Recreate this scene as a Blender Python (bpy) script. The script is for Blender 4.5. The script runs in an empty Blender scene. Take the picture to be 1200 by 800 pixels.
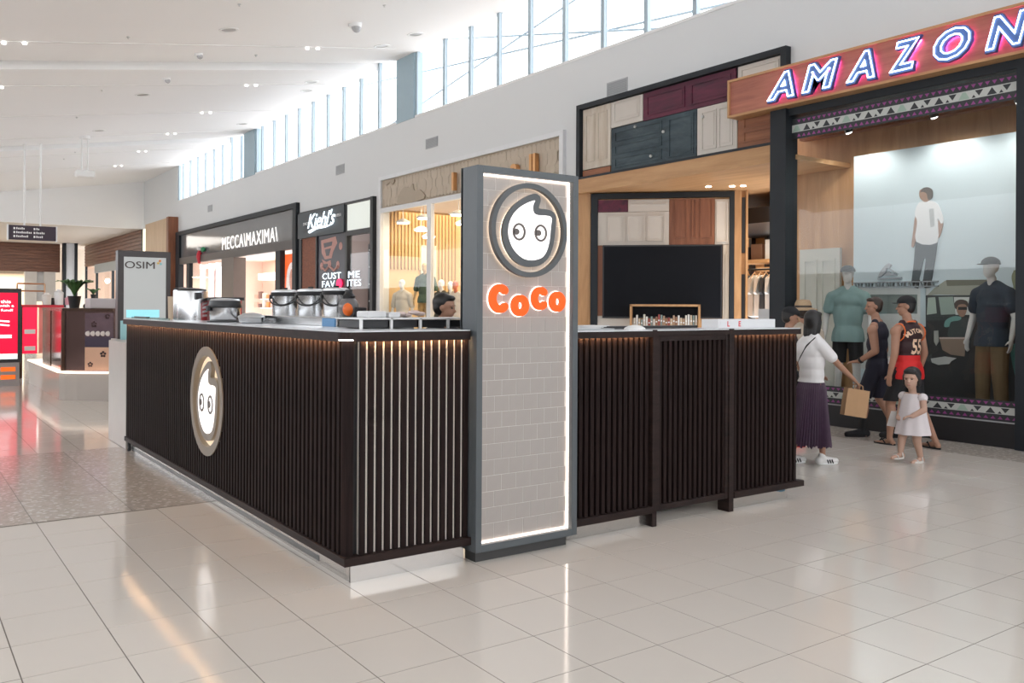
import bpy, bmesh, math, random
from mathutils import Vector, Matrix
from mathutils.bvhtree import BVHTree

scene = bpy.context.scene
COL = scene.collection
random.seed(7)
PI = math.pi

# ------------------------------------------------------------------ camera
YAW, ROLL, FPX, HORIZON = 0.6174, 0.005, 1028.0, 360.3
cam_data = bpy.data.cameras.new('camera')
cam = bpy.data.objects.new('camera', cam_data)
COL.objects.link(cam)
cam_data.sensor_width = 36.0
cam_data.lens = 36.0 * FPX / 1200.0
cam_data.shift_y = -(400.0 - HORIZON) / 1200.0
cam_data.clip_end = 300
fw = Vector((math.sin(YAW), math.cos(YAW), 0))
rt = Vector((math.cos(YAW), -math.sin(YAW), 0))
up = Vector((0, 0, 1))
r3 = rt * math.cos(ROLL) + up * math.sin(ROLL)
u3 = up * math.cos(ROLL) - rt * math.sin(ROLL)
cam.matrix_world = Matrix(((r3.x, u3.x, -fw.x, 0), (r3.y, u3.y, -fw.y, 0), (r3.z, u3.z, -fw.z, 1.65), (0, 0, 0, 1)))
scene.camera = cam

# ------------------------------------------------------------------ sky and exposure
world = bpy.data.worlds.new('world')
scene.world = world
world.use_nodes = True
bg = world.node_tree.nodes['Background']
bg.inputs[0].default_value = (0.93, 0.96, 1.0, 1)
bg.inputs[1].default_value = 2.8
scene.view_settings.view_transform = 'Standard'
scene.view_settings.look = 'None'
scene.view_settings.gamma = 1.0
scene.view_settings.use_curve_mapping = False
scene.view_settings.exposure = 0.55


def lamp(name, kind, loc, power, color=(1, 1, 1), size=0.1, size_y=None, aim=(0, 0, -1), spot=1.2, parent=None):
    d = bpy.data.lights.new(name, kind)
    d.energy = power
    d.color = color
    if kind == 'AREA':
        d.size = size
        if size_y:
            d.shape = 'RECTANGLE'
            d.size_y = size_y
    elif kind == 'SPOT':
        d.spot_size = spot
        d.spot_blend = 0.6
        d.shadow_soft_size = size
    else:
        d.shadow_soft_size = size
    o = bpy.data.objects.new(name, d)
    COL.objects.link(o)
    o.location = loc
    o.rotation_euler = Vector(aim).to_track_quat('-Z', 'Y').to_euler()
    return o


# ------------------------------------------------------------------ materials
MATS = {}


def _new(name):
    m = bpy.data.materials.new(name)
    m.use_nodes = True
    nt = m.node_tree
    return m, nt, nt.nodes['Principled BSDF']


def plain(name, col, rough=0.5, metal=0.0, spec=0.5, var=0.06, scale=6.0, bump=0.0, bscale=None, coat=0.0):
    if name in MATS:
        return MATS[name]
    m, nt, b = _new(name)
    tc = nt.nodes.new('ShaderNodeTexCoord')
    nz = nt.nodes.new('ShaderNodeTexNoise')
    nz.inputs['Scale'].default_value = scale
    nz.inputs['Detail'].default_value = 4
    nt.links.new(tc.outputs['Object'], nz.inputs['Vector'])
    mix = nt.nodes.new('ShaderNodeMix')
    mix.data_type = 'RGBA'
    c0 = [max(0, c * (1 - var)) for c in col]
    c1 = [min(1, c * (1 + var)) for c in col]
    mix.inputs['A'].default_value = (*c0, 1)
    mix.inputs['B'].default_value = (*c1, 1)
    nt.links.new(nz.outputs['Fac'], mix.inputs['Factor'])
    nt.links.new(mix.outputs['Result'], b.inputs['Base Color'])
    b.inputs['Roughness'].default_value = rough
    b.inputs['Metallic'].default_value = metal
    b.inputs['Specular IOR Level'].default_value = spec
    b.inputs['Coat Weight'].default_value = coat
    if bump:
        n2 = nt.nodes.new('ShaderNodeTexNoise')
        n2.inputs['Scale'].default_value = bscale or scale * 6
        n2.inputs['Detail'].default_value = 5
        nt.links.new(tc.outputs['Object'], n2.inputs['Vector'])
        bp = nt.nodes.new('ShaderNodeBump')
        bp.inputs['Strength'].default_value = bump
        bp.inputs['Distance'].default_value = 0.01
        nt.links.new(n2.outputs['Fac'], bp.inputs['Height'])
        nt.links.new(bp.outputs['Normal'], b.inputs['Normal'])
    MATS[name] = m
    return m


def wood(name, dark, light, grain=(1, 1, 14), scale=3.0, rough=0.45, spec=0.4, bump=0.12):
    """grain: stretch vector, small number along the grain"""
    if name in MATS:
        return MATS[name]
    m, nt, b = _new(name)
    tc = nt.nodes.new('ShaderNodeTexCoord')
    mp = nt.nodes.new('ShaderNodeMapping')
    mp.inputs['Scale'].default_value = grain
    nt.links.new(tc.outputs['Object'], mp.inputs['Vector'])
    nz = nt.nodes.new('ShaderNodeTexNoise')
    nz.inputs['Scale'].default_value = scale
    nz.inputs['Detail'].default_value = 8
    nz.inputs['Roughness'].default_value = 0.65
    nz.inputs['Distortion'].default_value = 0.6
    nt.links.new(mp.outputs['Vector'], nz.inputs['Vector'])
    rp = nt.nodes.new('ShaderNodeValToRGB')
    rp.color_ramp.elements[0].position = 0.3
    rp.color_ramp.elements[0].color = (*dark, 1)
    rp.color_ramp.elements[1].position = 0.72
    rp.color_ramp.elements[1].color = (*light, 1)
    nt.links.new(nz.outputs['Fac'], rp.inputs['Fac'])
    nt.links.new(rp.outputs['Color'], b.inputs['Base Color'])
    b.inputs['Roughness'].default_value = rough
    b.inputs['Specular IOR Level'].default_value = spec
    bp = nt.nodes.new('ShaderNodeBump')
    bp.inputs['Strength'].default_value = bump
    bp.inputs['Distance'].default_value = 0.004
    nt.links.new(nz.outputs['Fac'], bp.inputs['Height'])
    nt.links.new(bp.outputs['Normal'], b.inputs['Normal'])
    MATS[name] = m
    return m


def emis(name, col, strength, base=None):
    if name in MATS:
        return MATS[name]
    m, nt, b = _new(name)
    b.inputs['Base Color'].default_value = (*(base or col), 1)
    b.inputs['Emission Color'].default_value = (*col, 1)
    b.inputs['Emission Strength'].default_value = strength
    b.inputs['Roughness'].default_value = 0.5
    MATS[name] = m
    return m


def glass(name, tint=(1, 1, 1), refl=1.0, rough=0.0):
    """thin pane: transparent with a fresnel reflection"""
    if name in MATS:
        return MATS[name]
    m = bpy.data.materials.new(name)
    m.use_nodes = True
    nt = m.node_tree
    nt.nodes.clear()
    out = nt.nodes.new('ShaderNodeOutputMaterial')
    tr = nt.nodes.new('ShaderNodeBsdfTransparent')
    tr.inputs[0].default_value = (*tint, 1)
    gl = nt.nodes.new('ShaderNodeBsdfGlossy')
    gl.inputs['Roughness'].default_value = rough
    lw = nt.nodes.new('ShaderNodeLayerWeight')
    lw.inputs['Blend'].default_value = 0.5
    fr = nt.nodes.new('ShaderNodeMath')
    fr.operation = 'POWER'
    fr.inputs[1].default_value = 5.0
    nt.links.new(lw.outputs['Facing'], fr.inputs[0])
    mu = nt.nodes.new('ShaderNodeMath')
    mu.operation = 'MULTIPLY_ADD'
    mu.inputs[1].default_value = 0.55 * refl
    mu.inputs[2].default_value = 0.025 * refl
    mu.use_clamp = True
    mx = nt.nodes.new('ShaderNodeMixShader')
    nt.links.new(fr.outputs[0], mu.inputs[0])
    nt.links.new(mu.outputs[0], mx.inputs[0])
    nt.links.new(tr.outputs[0], mx.inputs[1])
    nt.links.new(gl.outputs[0], mx.inputs[2])
    nt.links.new(mx.outputs[0], out.inputs[0])
    MATS[name] = m
    return m


def speckle(name, cols, scale=40.0, rough=0.18):
    """terrazzo: cell chips of a few stone colours"""
    if name in MATS:
        return MATS[name]
    m, nt, b = _new(name)
    tc = nt.nodes.new('ShaderNodeTexCoord')
    vo = nt.nodes.new('ShaderNodeTexVoronoi')
    vo.inputs['Scale'].default_value = scale
    nt.links.new(tc.outputs['Object'], vo.inputs['Vector'])
    rp = nt.nodes.new('ShaderNodeValToRGB')
    rp.color_ramp.interpolation = 'CONSTANT'
    n = len(cols)
    while len(rp.color_ramp.elements) < n:
        rp.color_ramp.elements.new(0.5)
    for i, c in enumerate(cols):
        rp.color_ramp.elements[i].position = i / n
        rp.color_ramp.elements[i].color = (*c, 1)
    sp = nt.nodes.new('ShaderNodeSeparateColor')
    nt.links.new(vo.outputs['Color'], sp.inputs[0])
    nt.links.new(sp.outputs[0], rp.inputs['Fac'])
    nt.links.new(rp.outputs['Color'], b.inputs['Base Color'])
    b.inputs['Roughness'].default_value = rough
    MATS[name] = m
    return m


def bricks(name, c1, c2, mortar, scale=4.0):
    if name in MATS:
        return MATS[name]
    m, nt, b = _new(name)
    tc = nt.nodes.new('ShaderNodeTexCoord')
    sx = nt.nodes.new('ShaderNodeSeparateXYZ')
    mp = nt.nodes.new('ShaderNodeCombineXYZ')
    nt.links.new(tc.outputs['Object'], sx.inputs[0])
    nt.links.new(sx.outputs['Y'], mp.inputs['X'])
    nt.links.new(sx.outputs['Z'], mp.inputs['Y'])
    br = nt.nodes.new('ShaderNodeTexBrick')
    br.inputs['Scale'].default_value = scale
    br.inputs['Color1'].default_value = (*c1, 1)
    br.inputs['Color2'].default_value = (*c2, 1)
    br.inputs['Mortar'].default_value = (*mortar, 1)
    nt.links.new(mp.outputs['Vector'], br.inputs['Vector'])
    nt.links.new(br.outputs['Color'], b.inputs['Base Color'])
    b.inputs['Roughness'].default_value = 0.8
    MATS[name] = m
    return m


ORD = ('first', 'second', 'third', 'fourth', 'fifth', 'sixth', 'seventh', 'eighth', 'ninth', 'tenth', 'eleventh', 'twelfth', 'thirteenth', 'fourteenth', 'fifteenth', 'sixteenth', 'seventeenth',
       'eighteenth', 'nineteenth', 'twentieth', 'twenty-first', 'twenty-second', 'twenty-third', 'twenty-fourth', 'twenty-fifth', 'twenty-sixth')
# ------------------------------------------------------------------ mesh helpers
ORG = {}          # object name -> (origin, authored_in_world)


class MB:
    def __init__(self):
        self.v, self.f, self.smooth = [], [], False

    def add(self, vs, fs):
        n = len(self.v)
        self.v += [tuple(p) for p in vs]
        self.f += [tuple(i + n for i in q) for q in fs]
        return self

    def box(self, x0, x1, y0, y1, z0, z1):
        x0, x1 = min(x0, x1), max(x0, x1)
        y0, y1 = min(y0, y1), max(y0, y1)
        z0, z1 = min(z0, z1), max(z0, z1)
        return self.add([(x0, y0, z0), (x1, y0, z0), (x1, y1, z0), (x0, y1, z0), (x0, y0, z1), (x1, y0, z1), (x1, y1, z1), (x0, y1, z1)],
                        [(0, 3, 2, 1), (4, 5, 6, 7), (0, 1, 5, 4), (1, 2, 6, 5), (2, 3, 7, 6), (3, 0, 4, 7)])

    def prism(self, poly, axis, a, b):
        """poly: 2D loop; axis 'X' -> (y,z), 'Y' -> (x,z), 'Z' -> (x,y); extruded from a to b along the axis"""
        n = len(poly)
        def P(p, t):
            return (t, p[0], p[1]) if axis == 'X' else (p[0], t, p[1]) if axis == 'Y' else (p[0], p[1], t)
        vs = [P(p, a) for p in poly] + [P(p, b) for p in poly]
        fs = [tuple(range(n))[::-1], tuple(range(n, 2 * n))] + [(i, (i + 1) % n, n + (i + 1) % n, n + i) for i in range(n)]
        return self.add(vs, fs)

    def ring(self, outer, inner, axis, a, b):
        n = len(outer)
        def P(p, t):
            return (t, p[0], p[1]) if axis == 'X' else (p[0], t, p[1]) if axis == 'Y' else (p[0], p[1], t)
        vs = [P(p, a) for p in outer] + [P(p, a) for p in inner] + [P(p, b) for p in outer] + [P(p, b) for p in inner]
        fs = []
        for i in range(n):
            j = (i + 1) % n
            fs += [(i, j, n + j, n + i), (2 * n + i, 3 * n + i, 3 * n + j, 2 * n + j), (i, 2 * n + i, 2 * n + j, j), (n + i, n + j, 3 * n + j, 3 * n + i)]
        return self.add(vs, fs)

    def cyl(self, p0, p1, r0, r1=None, n=16, cap=True):
        r1 = r0 if r1 is None else r1
        p0, p1 = Vector(p0), Vector(p1)
        d = (p1 - p0).normalized()
        a = d.orthogonal().normalized()
        b = d.cross(a)
        vs = []
        for p, r in ((p0, r0), (p1, r1)):
            for i in range(n):
                t = 2 * PI * i / n
                vs.append(p + (a * math.cos(t) + b * math.sin(t)) * r)
        fs = [(i, (i + 1) % n, n + (i + 1) % n, n + i) for i in range(n)]
        if cap:
            fs += [tuple(range(n))[::-1], tuple(range(n, 2 * n))]
        return self.add(vs, fs)

    def lathe(self, prof, c=(0, 0, 0), n=24):
        vs, fs = [], []
        for r, z in prof:
            for i in range(n):
                t = 2 * PI * i / n
                vs.append((c[0] + r * math.cos(t), c[1] + r * math.sin(t), c[2] + z))
        for k in range(len(prof) - 1):
            for i in range(n):
                j = (i + 1) % n
                fs.append((k * n + i, k * n + j, (k + 1) * n + j, (k + 1) * n + i))
        fs.append(tuple(range(n))[::-1])
        fs.append(tuple(range((len(prof) - 1) * n, len(prof) * n)))
        return self.add(vs, fs)

    def tube(self, pts, r, n=8):
        pts = [Vector(p) for p in pts]
        rs = r if isinstance(r, (list, tuple)) else [r] * len(pts)
        vs, fs = [], []
        a = None
        for k, p in enumerate(pts):
            d = (pts[min(k + 1, len(pts) - 1)] - pts[max(k - 1, 0)]).normalized()
            if a is None:
                a = d.orthogonal().normalized()
            a = (a - d * a.dot(d)).normalized()
            b = d.cross(a)
            for i in range(n):
                t = 2 * PI * i / n
                vs.append(p + (a * math.cos(t) + b * math.sin(t)) * rs[k])
        for k in range(len(pts) - 1):
            for i in range(n):
                j = (i + 1) % n
                fs.append((k * n + i, k * n + j, (k + 1) * n + j, (k + 1) * n + i))
        fs.append(tuple(range(n))[::-1])
        fs.append(tuple(range((len(pts) - 1) * n, len(pts) * n)))
        return self.add(vs, fs)

    def ell(self, c, r, rot=None, nu=16, nv=10):
        c = Vector(c)
        if not isinstance(r, (list, tuple)):
            r = (r, r, r)
        vs = []
        R = rot or Matrix.Identity(3)
        vs.append(c + R @ Vector((0, 0, -r[2])))
        for k in range(1, nv):
            p = -PI / 2 + PI * k / nv
            for i in range(nu):
                t = 2 * PI * i / nu
                vs.append(c + R @ Vector((r[0] * math.cos(p) * math.cos(t), r[1] * math.cos(p) * math.sin(t), r[2] * math.sin(p))))
        vs.append(c + R @ Vector((0, 0, r[2])))
        fs = []
        for i in range(nu):
            j = (i + 1) % nu
            fs.append((0, 1 + j, 1 + i))
            for k in range(nv - 2):
                fs.append((1 + k * nu + i, 1 + k * nu + j, 1 + (k + 1) * nu + j, 1 + (k + 1) * nu + i))
            fs.append((len(vs) - 1, 1 + (nv - 2) * nu + i, 1 + (nv - 2) * nu + j))
        return self.add(vs, fs)

    def cap(self, p0, p1, r0, r1=None, n=12):
        r1 = r0 if r1 is None else r1
        self.cyl(p0, p1, r0, r1, n)
        self.ell(p0, r0, nu=n, nv=6)
        self.ell(p1, r1, nu=n, nv=6)
        return self

    def xf(self, M, start=0):
        self.v = self.v[:start] + [tuple(M @ Vector(p)) for p in self.v[start:]]
        return self

    def mesh(self, name, mat, off=(0, 0, 0), bevel=0, smooth=False, seg=1):
        me = bpy.data.meshes.new(name)
        me.from_pydata([(p[0] - off[0], p[1] - off[1], p[2] - off[2]) for p in self.v], [], self.f)
        bm = bmesh.new()
        bm.from_mesh(me)
        bmesh.ops.recalc_face_normals(bm, faces=bm.faces)
        if bevel:
            bmesh.ops.bevel(bm, geom=bm.edges[:], offset=bevel, segments=seg, affect='EDGES', profile=0.5, clamp_overlap=True)
        if smooth:
            for f in bm.faces:
                f.smooth = True
            for e in bm.edges:
                if len(e.link_faces) == 2 and e.calc_face_angle(0) > 0.7:
                    e.smooth = False
        bm.to_mesh(me)
        bm.free()
        if mat:
            me.materials.append(mat)
        return me

    def build(self, name, mat, parent=None, bevel=0, smooth=False, seg=1):
        off = (0, 0, 0)
        if parent is not None:
            o_, w_ = ORG[parent.name]
            if w_:
                off = o_
        me = self.mesh(name, mat, off, bevel, smooth, seg)
        return link(name, me, parent)


def link(name, me, parent=None, loc=None):
    o = bpy.data.objects.new(name, me)
    COL.objects.link(o)
    if loc:
        o.location = loc
    if parent is not None:
        o.parent = parent
        ORG[o.name] = ORG[parent.name]
    else:
        ORG[o.name] = (Vector((0, 0, 0)), True)
    return o


def tag(o, label, cat, group=None):
    o['label'] = label
    o['category'] = cat
    if group:
        o['group'] = group
    return o


def struct(o, label=None):
    o['kind'] = 'structure'
    if label:
        o['label'] = label
    return o


def thing(name, label, cat, loc=(0, 0, 0), rotz=0.0, group=None):
    """Empty at the base of a thing. With rotz None its parts are authored in world coordinates, else in local ones"""
    o = bpy.data.objects.new(name, None)
    o.empty_display_size = 0.1
    COL.objects.link(o)
    o.location = loc
    if rotz is None:
        ORG[o.name] = (Vector(loc), True)
    else:
        o.rotation_euler = (0, 0, rotz)
        ORG[o.name] = (Vector((0, 0, 0)), False)
    return tag(o, label, cat, group)


def sgroup(name, label=None, loc=(0, 0, 0)):
    o = bpy.data.objects.new(name, None)
    COL.objects.link(o)
    o.location = loc
    ORG[o.name] = (Vector(loc), True)
    return struct(o, label)


def copy_tree(o, parent=None):
    c = o.copy()
    COL.objects.link(c)
    c.parent = parent
    ORG[c.name] = ORG[o.name]
    for ch in list(o.children):
        copy_tree(ch, c)
    return c


def circle(cx, cy, rx, ry=None, n=40, a0=0.0):
    ry = rx if ry is None else ry
    return [(cx + rx * math.cos(a0 + 2 * PI * i / n), cy + ry * math.sin(a0 + 2 * PI * i / n)) for i in range(n)]


def smooth_loop(pts, per=4):
    """closed Catmull-Rom"""
    out, n = [], len(pts)
    for i in range(n):
        p0, p1, p2, p3 = pts[i - 1], pts[i], pts[(i + 1) % n], pts[(i + 2) % n]
        for k in range(per):
            t = k / per
            out.append(tuple(0.5 * ((2 * p1[c]) + (-p0[c] + p2[c]) * t + (2 * p0[c] - 5 * p1[c] + 4 * p2[c] - p3[c]) * t * t + (-p0[c] + 3 * p1[c] - 3 * p2[c] + p3[c]) * t ** 3) for c in (0, 1)))
    return out


AX = {'-Y': Matrix(((1, 0, 0), (0, 0, -1), (0, 1, 0))),       # reads left to right along +X, faces -Y
      '-X': Matrix(((0, 0, -1), (-1, 0, 0), (0, 1, 0)))}      # reads along -Y, faces -X


def text(name, s, mat, parent, pos, face, width=None, height=None, ext=0.004, bold=0.0, shear=0.0, tube=0.0, space=1.0):
    """text turned into a mesh; pos is the world (or local) centre; face '-X' or '-Y'. bold/tube are relative to the letter size 1"""
    cu = bpy.data.curves.new(name, 'FONT')
    cu.body = s
    cu.size = 1.0
    cu.shear = shear
    cu.offset = bold
    cu.resolution_u = 3
    cu.space_character = space
    if tube:
        cu.fill_mode = 'NONE'
        cu.bevel_depth = tube
        cu.bevel_resolution = 1
    else:
        cu.extrude = 0.02
    tmp = bpy.data.objects.new(name, cu)
    COL.objects.link(tmp)
    dg = bpy.context.evaluated_depsgraph_get()
    me = bpy.data.meshes.new_from_object(tmp.evaluated_get(dg))
    bpy.data.objects.remove(tmp)
    bpy.data.curves.remove(cu)
    xs = [v.co.x for v in me.vertices]
    ys = [v.co.y for v in me.vertices]
    x0, x1, y0, y1 = min(xs), max(xs), min(ys), max(ys)
    sx = width / (x1 - x0) if width else None
    sy = height / (y1 - y0) if height else None
    sx = sx or sy
    sy = sy or sx
    o_, w_ = ORG[parent.name]
    P = Vector(pos) - (o_ if w_ else Vector((0, 0, 0)))
    M = AX[face]
    for v in me.vertices:
        zz = v.co.z * (sy if tube else ext / 0.02)
        v.co = P + M @ Vector(((v.co.x - (x0 + x1) / 2) * sx, (v.co.y - (y0 + y1) / 2) * sy, zz))
    me.name = name
    me.materials.clear()
    me.materials.append(mat)
    return link(name, me, parent)


def remesh(mb, name, mat, parent, voxel=0.008, smooth=6, cuts=(), M=None, keep_cut_open=True):
    """one continuous surface grown from overlapping solids; cuts: (point, normal) removes the side the normal points to"""
    me = bpy.data.meshes.new(name)
    me.from_pydata(mb.v, [], mb.f)
    bm = bmesh.new()
    bm.from_mesh(me)
    bmesh.ops.recalc_face_normals(bm, faces=bm.faces)
    bm.to_mesh(me)
    bm.free()
    tmp = bpy.data.objects.new(name, me)
    COL.objects.link(tmp)
    md = tmp.modifiers.new('r', 'REMESH')
    md.mode = 'VOXEL'
    md.voxel_size = voxel
    if smooth:
        s = tmp.modifiers.new('s', 'SMOOTH')
        s.iterations = smooth
        s.factor = 0.5
    dg = bpy.context.evaluated_depsgraph_get()
    out = bpy.data.meshes.new_from_object(tmp.evaluated_get(dg))
    bpy.data.objects.remove(tmp)
    bpy.data.meshes.remove(me)
    out.name = name
    bm = bmesh.new()
    bm.from_mesh(out)
    for p, n in cuts:
        bmesh.ops.bisect_plane(bm, geom=bm.verts[:] + bm.edges[:] + bm.faces[:], plane_co=p, plane_no=n, clear_outer=True)
    if M is not None:
        bm.transform(M)
    for f in bm.faces:
        f.smooth = True
    bm.to_mesh(out)
    bm.free()
    out.materials.clear()
    out.materials.append(mat)
    return link(name, out, parent)

# ------------------------------------------------------------------ palette
M_tile = plain('polished cream tile', (0.66, 0.605, 0.545), rough=0.09, spec=0.55, var=0.03, scale=1.5)
M_joint = plain('tile joint', (0.15, 0.125, 0.105), rough=0.8)
M_terr = speckle('grey brown terrazzo', [(0.43, 0.38, 0.34), (0.47, 0.415, 0.37), (0.40, 0.355, 0.315), (0.45, 0.40, 0.355), (0.44, 0.39, 0.35), (0.60, 0.55, 0.50)], 34, 0.16)
M_wall = plain('painted wall', (0.69, 0.70, 0.70), rough=0.7, var=0.015, scale=0.7)
M_ceil = plain('white ceiling', (0.90, 0.90, 0.90), rough=0.75, var=0.01, scale=0.5)
M_white = plain('white paint', (0.82, 0.82, 0.81), rough=0.5, var=0.02)
M_mull = plain('pale blue mullion', (0.40, 0.49, 0.55), rough=0.5, var=0.03)
M_bluecol = plain('blue grey column', (0.36, 0.47, 0.53), rough=0.6, var=0.04)
M_clear = glass('clear pane', (0.98, 0.99, 1.0), 0.35)
M_black = plain('black metal', (0.018, 0.018, 0.02), rough=0.4, var=0.1)
M_char = plain('charcoal frame', (0.017, 0.021, 0.026), rough=0.5, var=0.15, scale=3, spec=0.3)
M_grey = plain('light grey metal', (0.42, 0.43, 0.44), rough=0.45)
M_timber = wood('dark timber lining', (0.07, 0.03, 0.02), (0.20, 0.09, 0.055), (0.5, 0.5, 9), 2.5)
M_soff = plain('beige soffit', (0.52, 0.47, 0.42), rough=0.7, var=0.02, scale=0.8)
M_lampw = emis('lamp white', (1.0, 0.97, 0.92), 3)
M_lampwarm = emis('lamp warm', (1.0, 0.86, 0.66), 14)

# ------------------------------------------------------------------ floor
TX, TY, X0, Y0 = 0.433, 0.4405, 2.215, 3.09
floor = struct(MB().box(-7, 11.2, -8, 80, -0.12, -0.0015).build('floor', M_joint), 'tiled mall floor of cream tiles with grey terrazzo bands')
BAND0, BAND1, BANDX, EDGEX = Y0 + 10 * TY + 0.03, Y0 + 18 * TY, 4.0, 2.215 + 0.433 * 18


def pix(X, Y, Z=0.0):
    d = X * fw.x + Y * fw.y
    return 600 + FPX * (X * rt.x + Y * rt.y) / d, HORIZON + FPX * (1.65 - Z) / d


def tile_mesh(name, sx, sy, mat, g=0.0055):
    mb = MB()
    c = 0.0002
    x0, x1, y0, y1 = g / 2, sx - g / 2, g / 2, sy - g / 2
    mb.add([(x0, y0, -0.01), (x1, y0, -0.01), (x1, y1, -0.01), (x0, y1, -0.01),
            (x0, y0, -c), (x1, y0, -c), (x1, y1, -c), (x0, y1, -c),
            (x0 + c, y0 + c, 0), (x1 - c, y0 + c, 0), (x1 - c, y1 - c, 0), (x0 + c, y1 - c, 0)],
           [(0, 1, 5, 4), (1, 2, 6, 5), (2, 3, 7, 6), (3, 0, 4, 7), (4, 5, 9, 8), (5, 6, 10, 9), (6, 7, 11, 10), (7, 4, 8, 11), (8, 9, 10, 11)])
    return mb, mb.mesh(name, mat)


mbt, me_tile = tile_mesh('tile', TX, TY, M_tile)
near, rest = [], []
for i in range(-21, 20):
    for j in range(-25, 175):
        x, y = X0 + i * TX, Y0 + j * TY
        if x < -7 or x > EDGEX - 0.2:
            continue
        if BAND0 - 0.1 < y < BAND1 - 0.1 and x < BANDX:
            continue
        d = x * fw.x + y * fw.y
        vis = False
        if d > 1:
            px, py = pix(x + TX / 2, y + TY / 2)
            vis = -25 < px < 1225 and py < 830
            if 2.3 < x < 6.2 and 4.9 < y < 10.5:
                vis = False
        (near if vis else rest).append((d, x, y))
near.sort()
rest += near[300:]
for d, x, y in near[:300]:
    link('tile', me_tile, floor, (x, y, 0))
mb = MB()
for d, x, y in rest:
    mb.add([(p[0] + x, p[1] + y, p[2]) for p in mbt.v[4:]], [tuple(k - 4 for k in f) for f in mbt.f[4:]])
o = mb.build('tiles', M_tile, floor)
o['kind'] = 'stuff'
# terrazzo band across the mall and along the shops
SX, SY = 0.705, (BAND1 - BAND0) / 4
_, me_terr = tile_mesh('terrazzo_tile', SX, SY, M_terr)
for i in range(-10, 4):
    for j in range(4):
        link('terrazzo_tile', me_terr, floor, (0.90 + i * SX, BAND0 + j * SY, 0))
_, me_edge = tile_mesh('terrazzo_edge_tile', 10.95 - EDGEX, 0.92, M_terr)
for j in range(-12, 70):
    link('terrazzo_edge_tile', me_edge, floor, (EDGEX, 3.9 + j * 0.92, 0))

# ------------------------------------------------------------------ right wall above and between the shops
WX = 10.95
mb = MB()
for y0, y1, z0 in ((42.25, 49.0, 0.0), (27.5, 42.25, 5.06), (27.32, 27.5, 0.0), (21.95, 27.32, 4.72), (21.62, 21.95, 0.0), (13.62, 21.62, 5.12), (13.2, 13.62, 0.0),
                   (8.45, 13.2, 4.14), (4.9, 8.45, 4.66), (-8.0, 4.9, 0.0)):
    mb.box(WX, WX + 0.25, y0, y1, z0, 6.5)
mb.box(WX, WX + 0.25, 42.4, 49.0, 6.5, 8.4)
wall = struct(mb.build('wall_right', M_wall), 'pale grey wall above the shopfronts')
# wall grilles
for (ya, yb, za, zb), where in (((11.82, 12.38, 5.6, 5.86), 'above the collage of old doors'), ((18.6, 19.18, 5.6, 5.85), 'above the beige boutique'),
                                ((24.0, 24.6, 5.6, 5.88), 'above the dark shop with the script sign'), ((37.0, 37.6, 5.6, 5.88), 'above the black-framed cosmetics shop')):
    t = thing('wall_grille', 'grey rectangular air grille in the wall ' + where, 'vent', (WX, (ya + yb) / 2, za), None, 'wall air grilles')
    MB().box(WX - 0.012, WX, ya, yb, za, zb).build('frame', M_grey, t)
    mb = MB()
    n = 7
    for k in range(n):
        z = za + 0.02 + (zb - za - 0.04) * (k + 0.5) / n
        mb.box(WX - 0.02, WX - 0.012, ya + 0.02, yb - 0.02, z - 0.008, z + 0.006)
    mb.build('louvre', plain('louvre grey', (0.33, 0.34, 0.35), 0.5), t)

# ------------------------------------------------------------------ clerestory windows
SILL, HEAD = 6.5, 8.2
def zc(x):
    return 8.17 + 0.158 * (x - 10.93)
bays = [(-7.6, 6.7), (7.7, 19.75), (20.78, 31.75), (33.05, 42.35)]
for n, (a, b) in enumerate(bays):
    w = sgroup('window_%d' % (n + 1), 'clerestory window band under the ceiling', (WX, a, SILL))
    MB().box(WX - 0.01, WX + 0.22, a, b, SILL, SILL + 0.05).build('window_sill', M_white, w)
    ys = [a]
    y = 10.23 - 12 * 1.165
    while y < b:
        if y > a + 0.35 and y < b - 0.3:
            ys.append(y)
        y += 1.165
    ys.append(b)
    for y in ys:
        MB().box(WX + 0.03, WX + 0.12, y - 0.05, y + 0.05, SILL + 0.05, HEAD + 0.25).build('mullion', M_mull, w)
    for k in range(len(ys) - 1):
        MB().box(WX + 0.08, WX + 0.09, ys[k] + 0.05, ys[k + 1] - 0.05, SILL + 0.05, HEAD + 0.25).build('pane', M_clear, w)
mb = MB()
for a, b in ((6.7, 7.7), (19.75, 20.78), (31.75, 33.05)):
    mb.box(WX - 0.02, WX + 0.25, a + 0.05, b - 0.05, SILL, HEAD + 0.3)
struct(mb.build('trim_1', M_bluecol), 'blue grey piers between the clerestory windows')
t = thing('bracing_cable', 'thin steel bracing cables crossing outside the clerestory glass', 'cable', (11.55, 14.0, 6.4), None)
MB().tube([(11.5, 19.26, 8.48), (11.5, 9.4, 6.3)], 0.024, 6).build('cable', M_mull, t)
MB().tube([(11.53, 24.2, 8.3), (11.53, 9.0, 6.7)], 0.024, 6).build('cable', M_mull, t)
MB().tube([(11.5, 23.67, 6.55), (11.5, 12.0, 8.3)], 0.024, 6).build('cable', M_mull, t)

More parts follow.
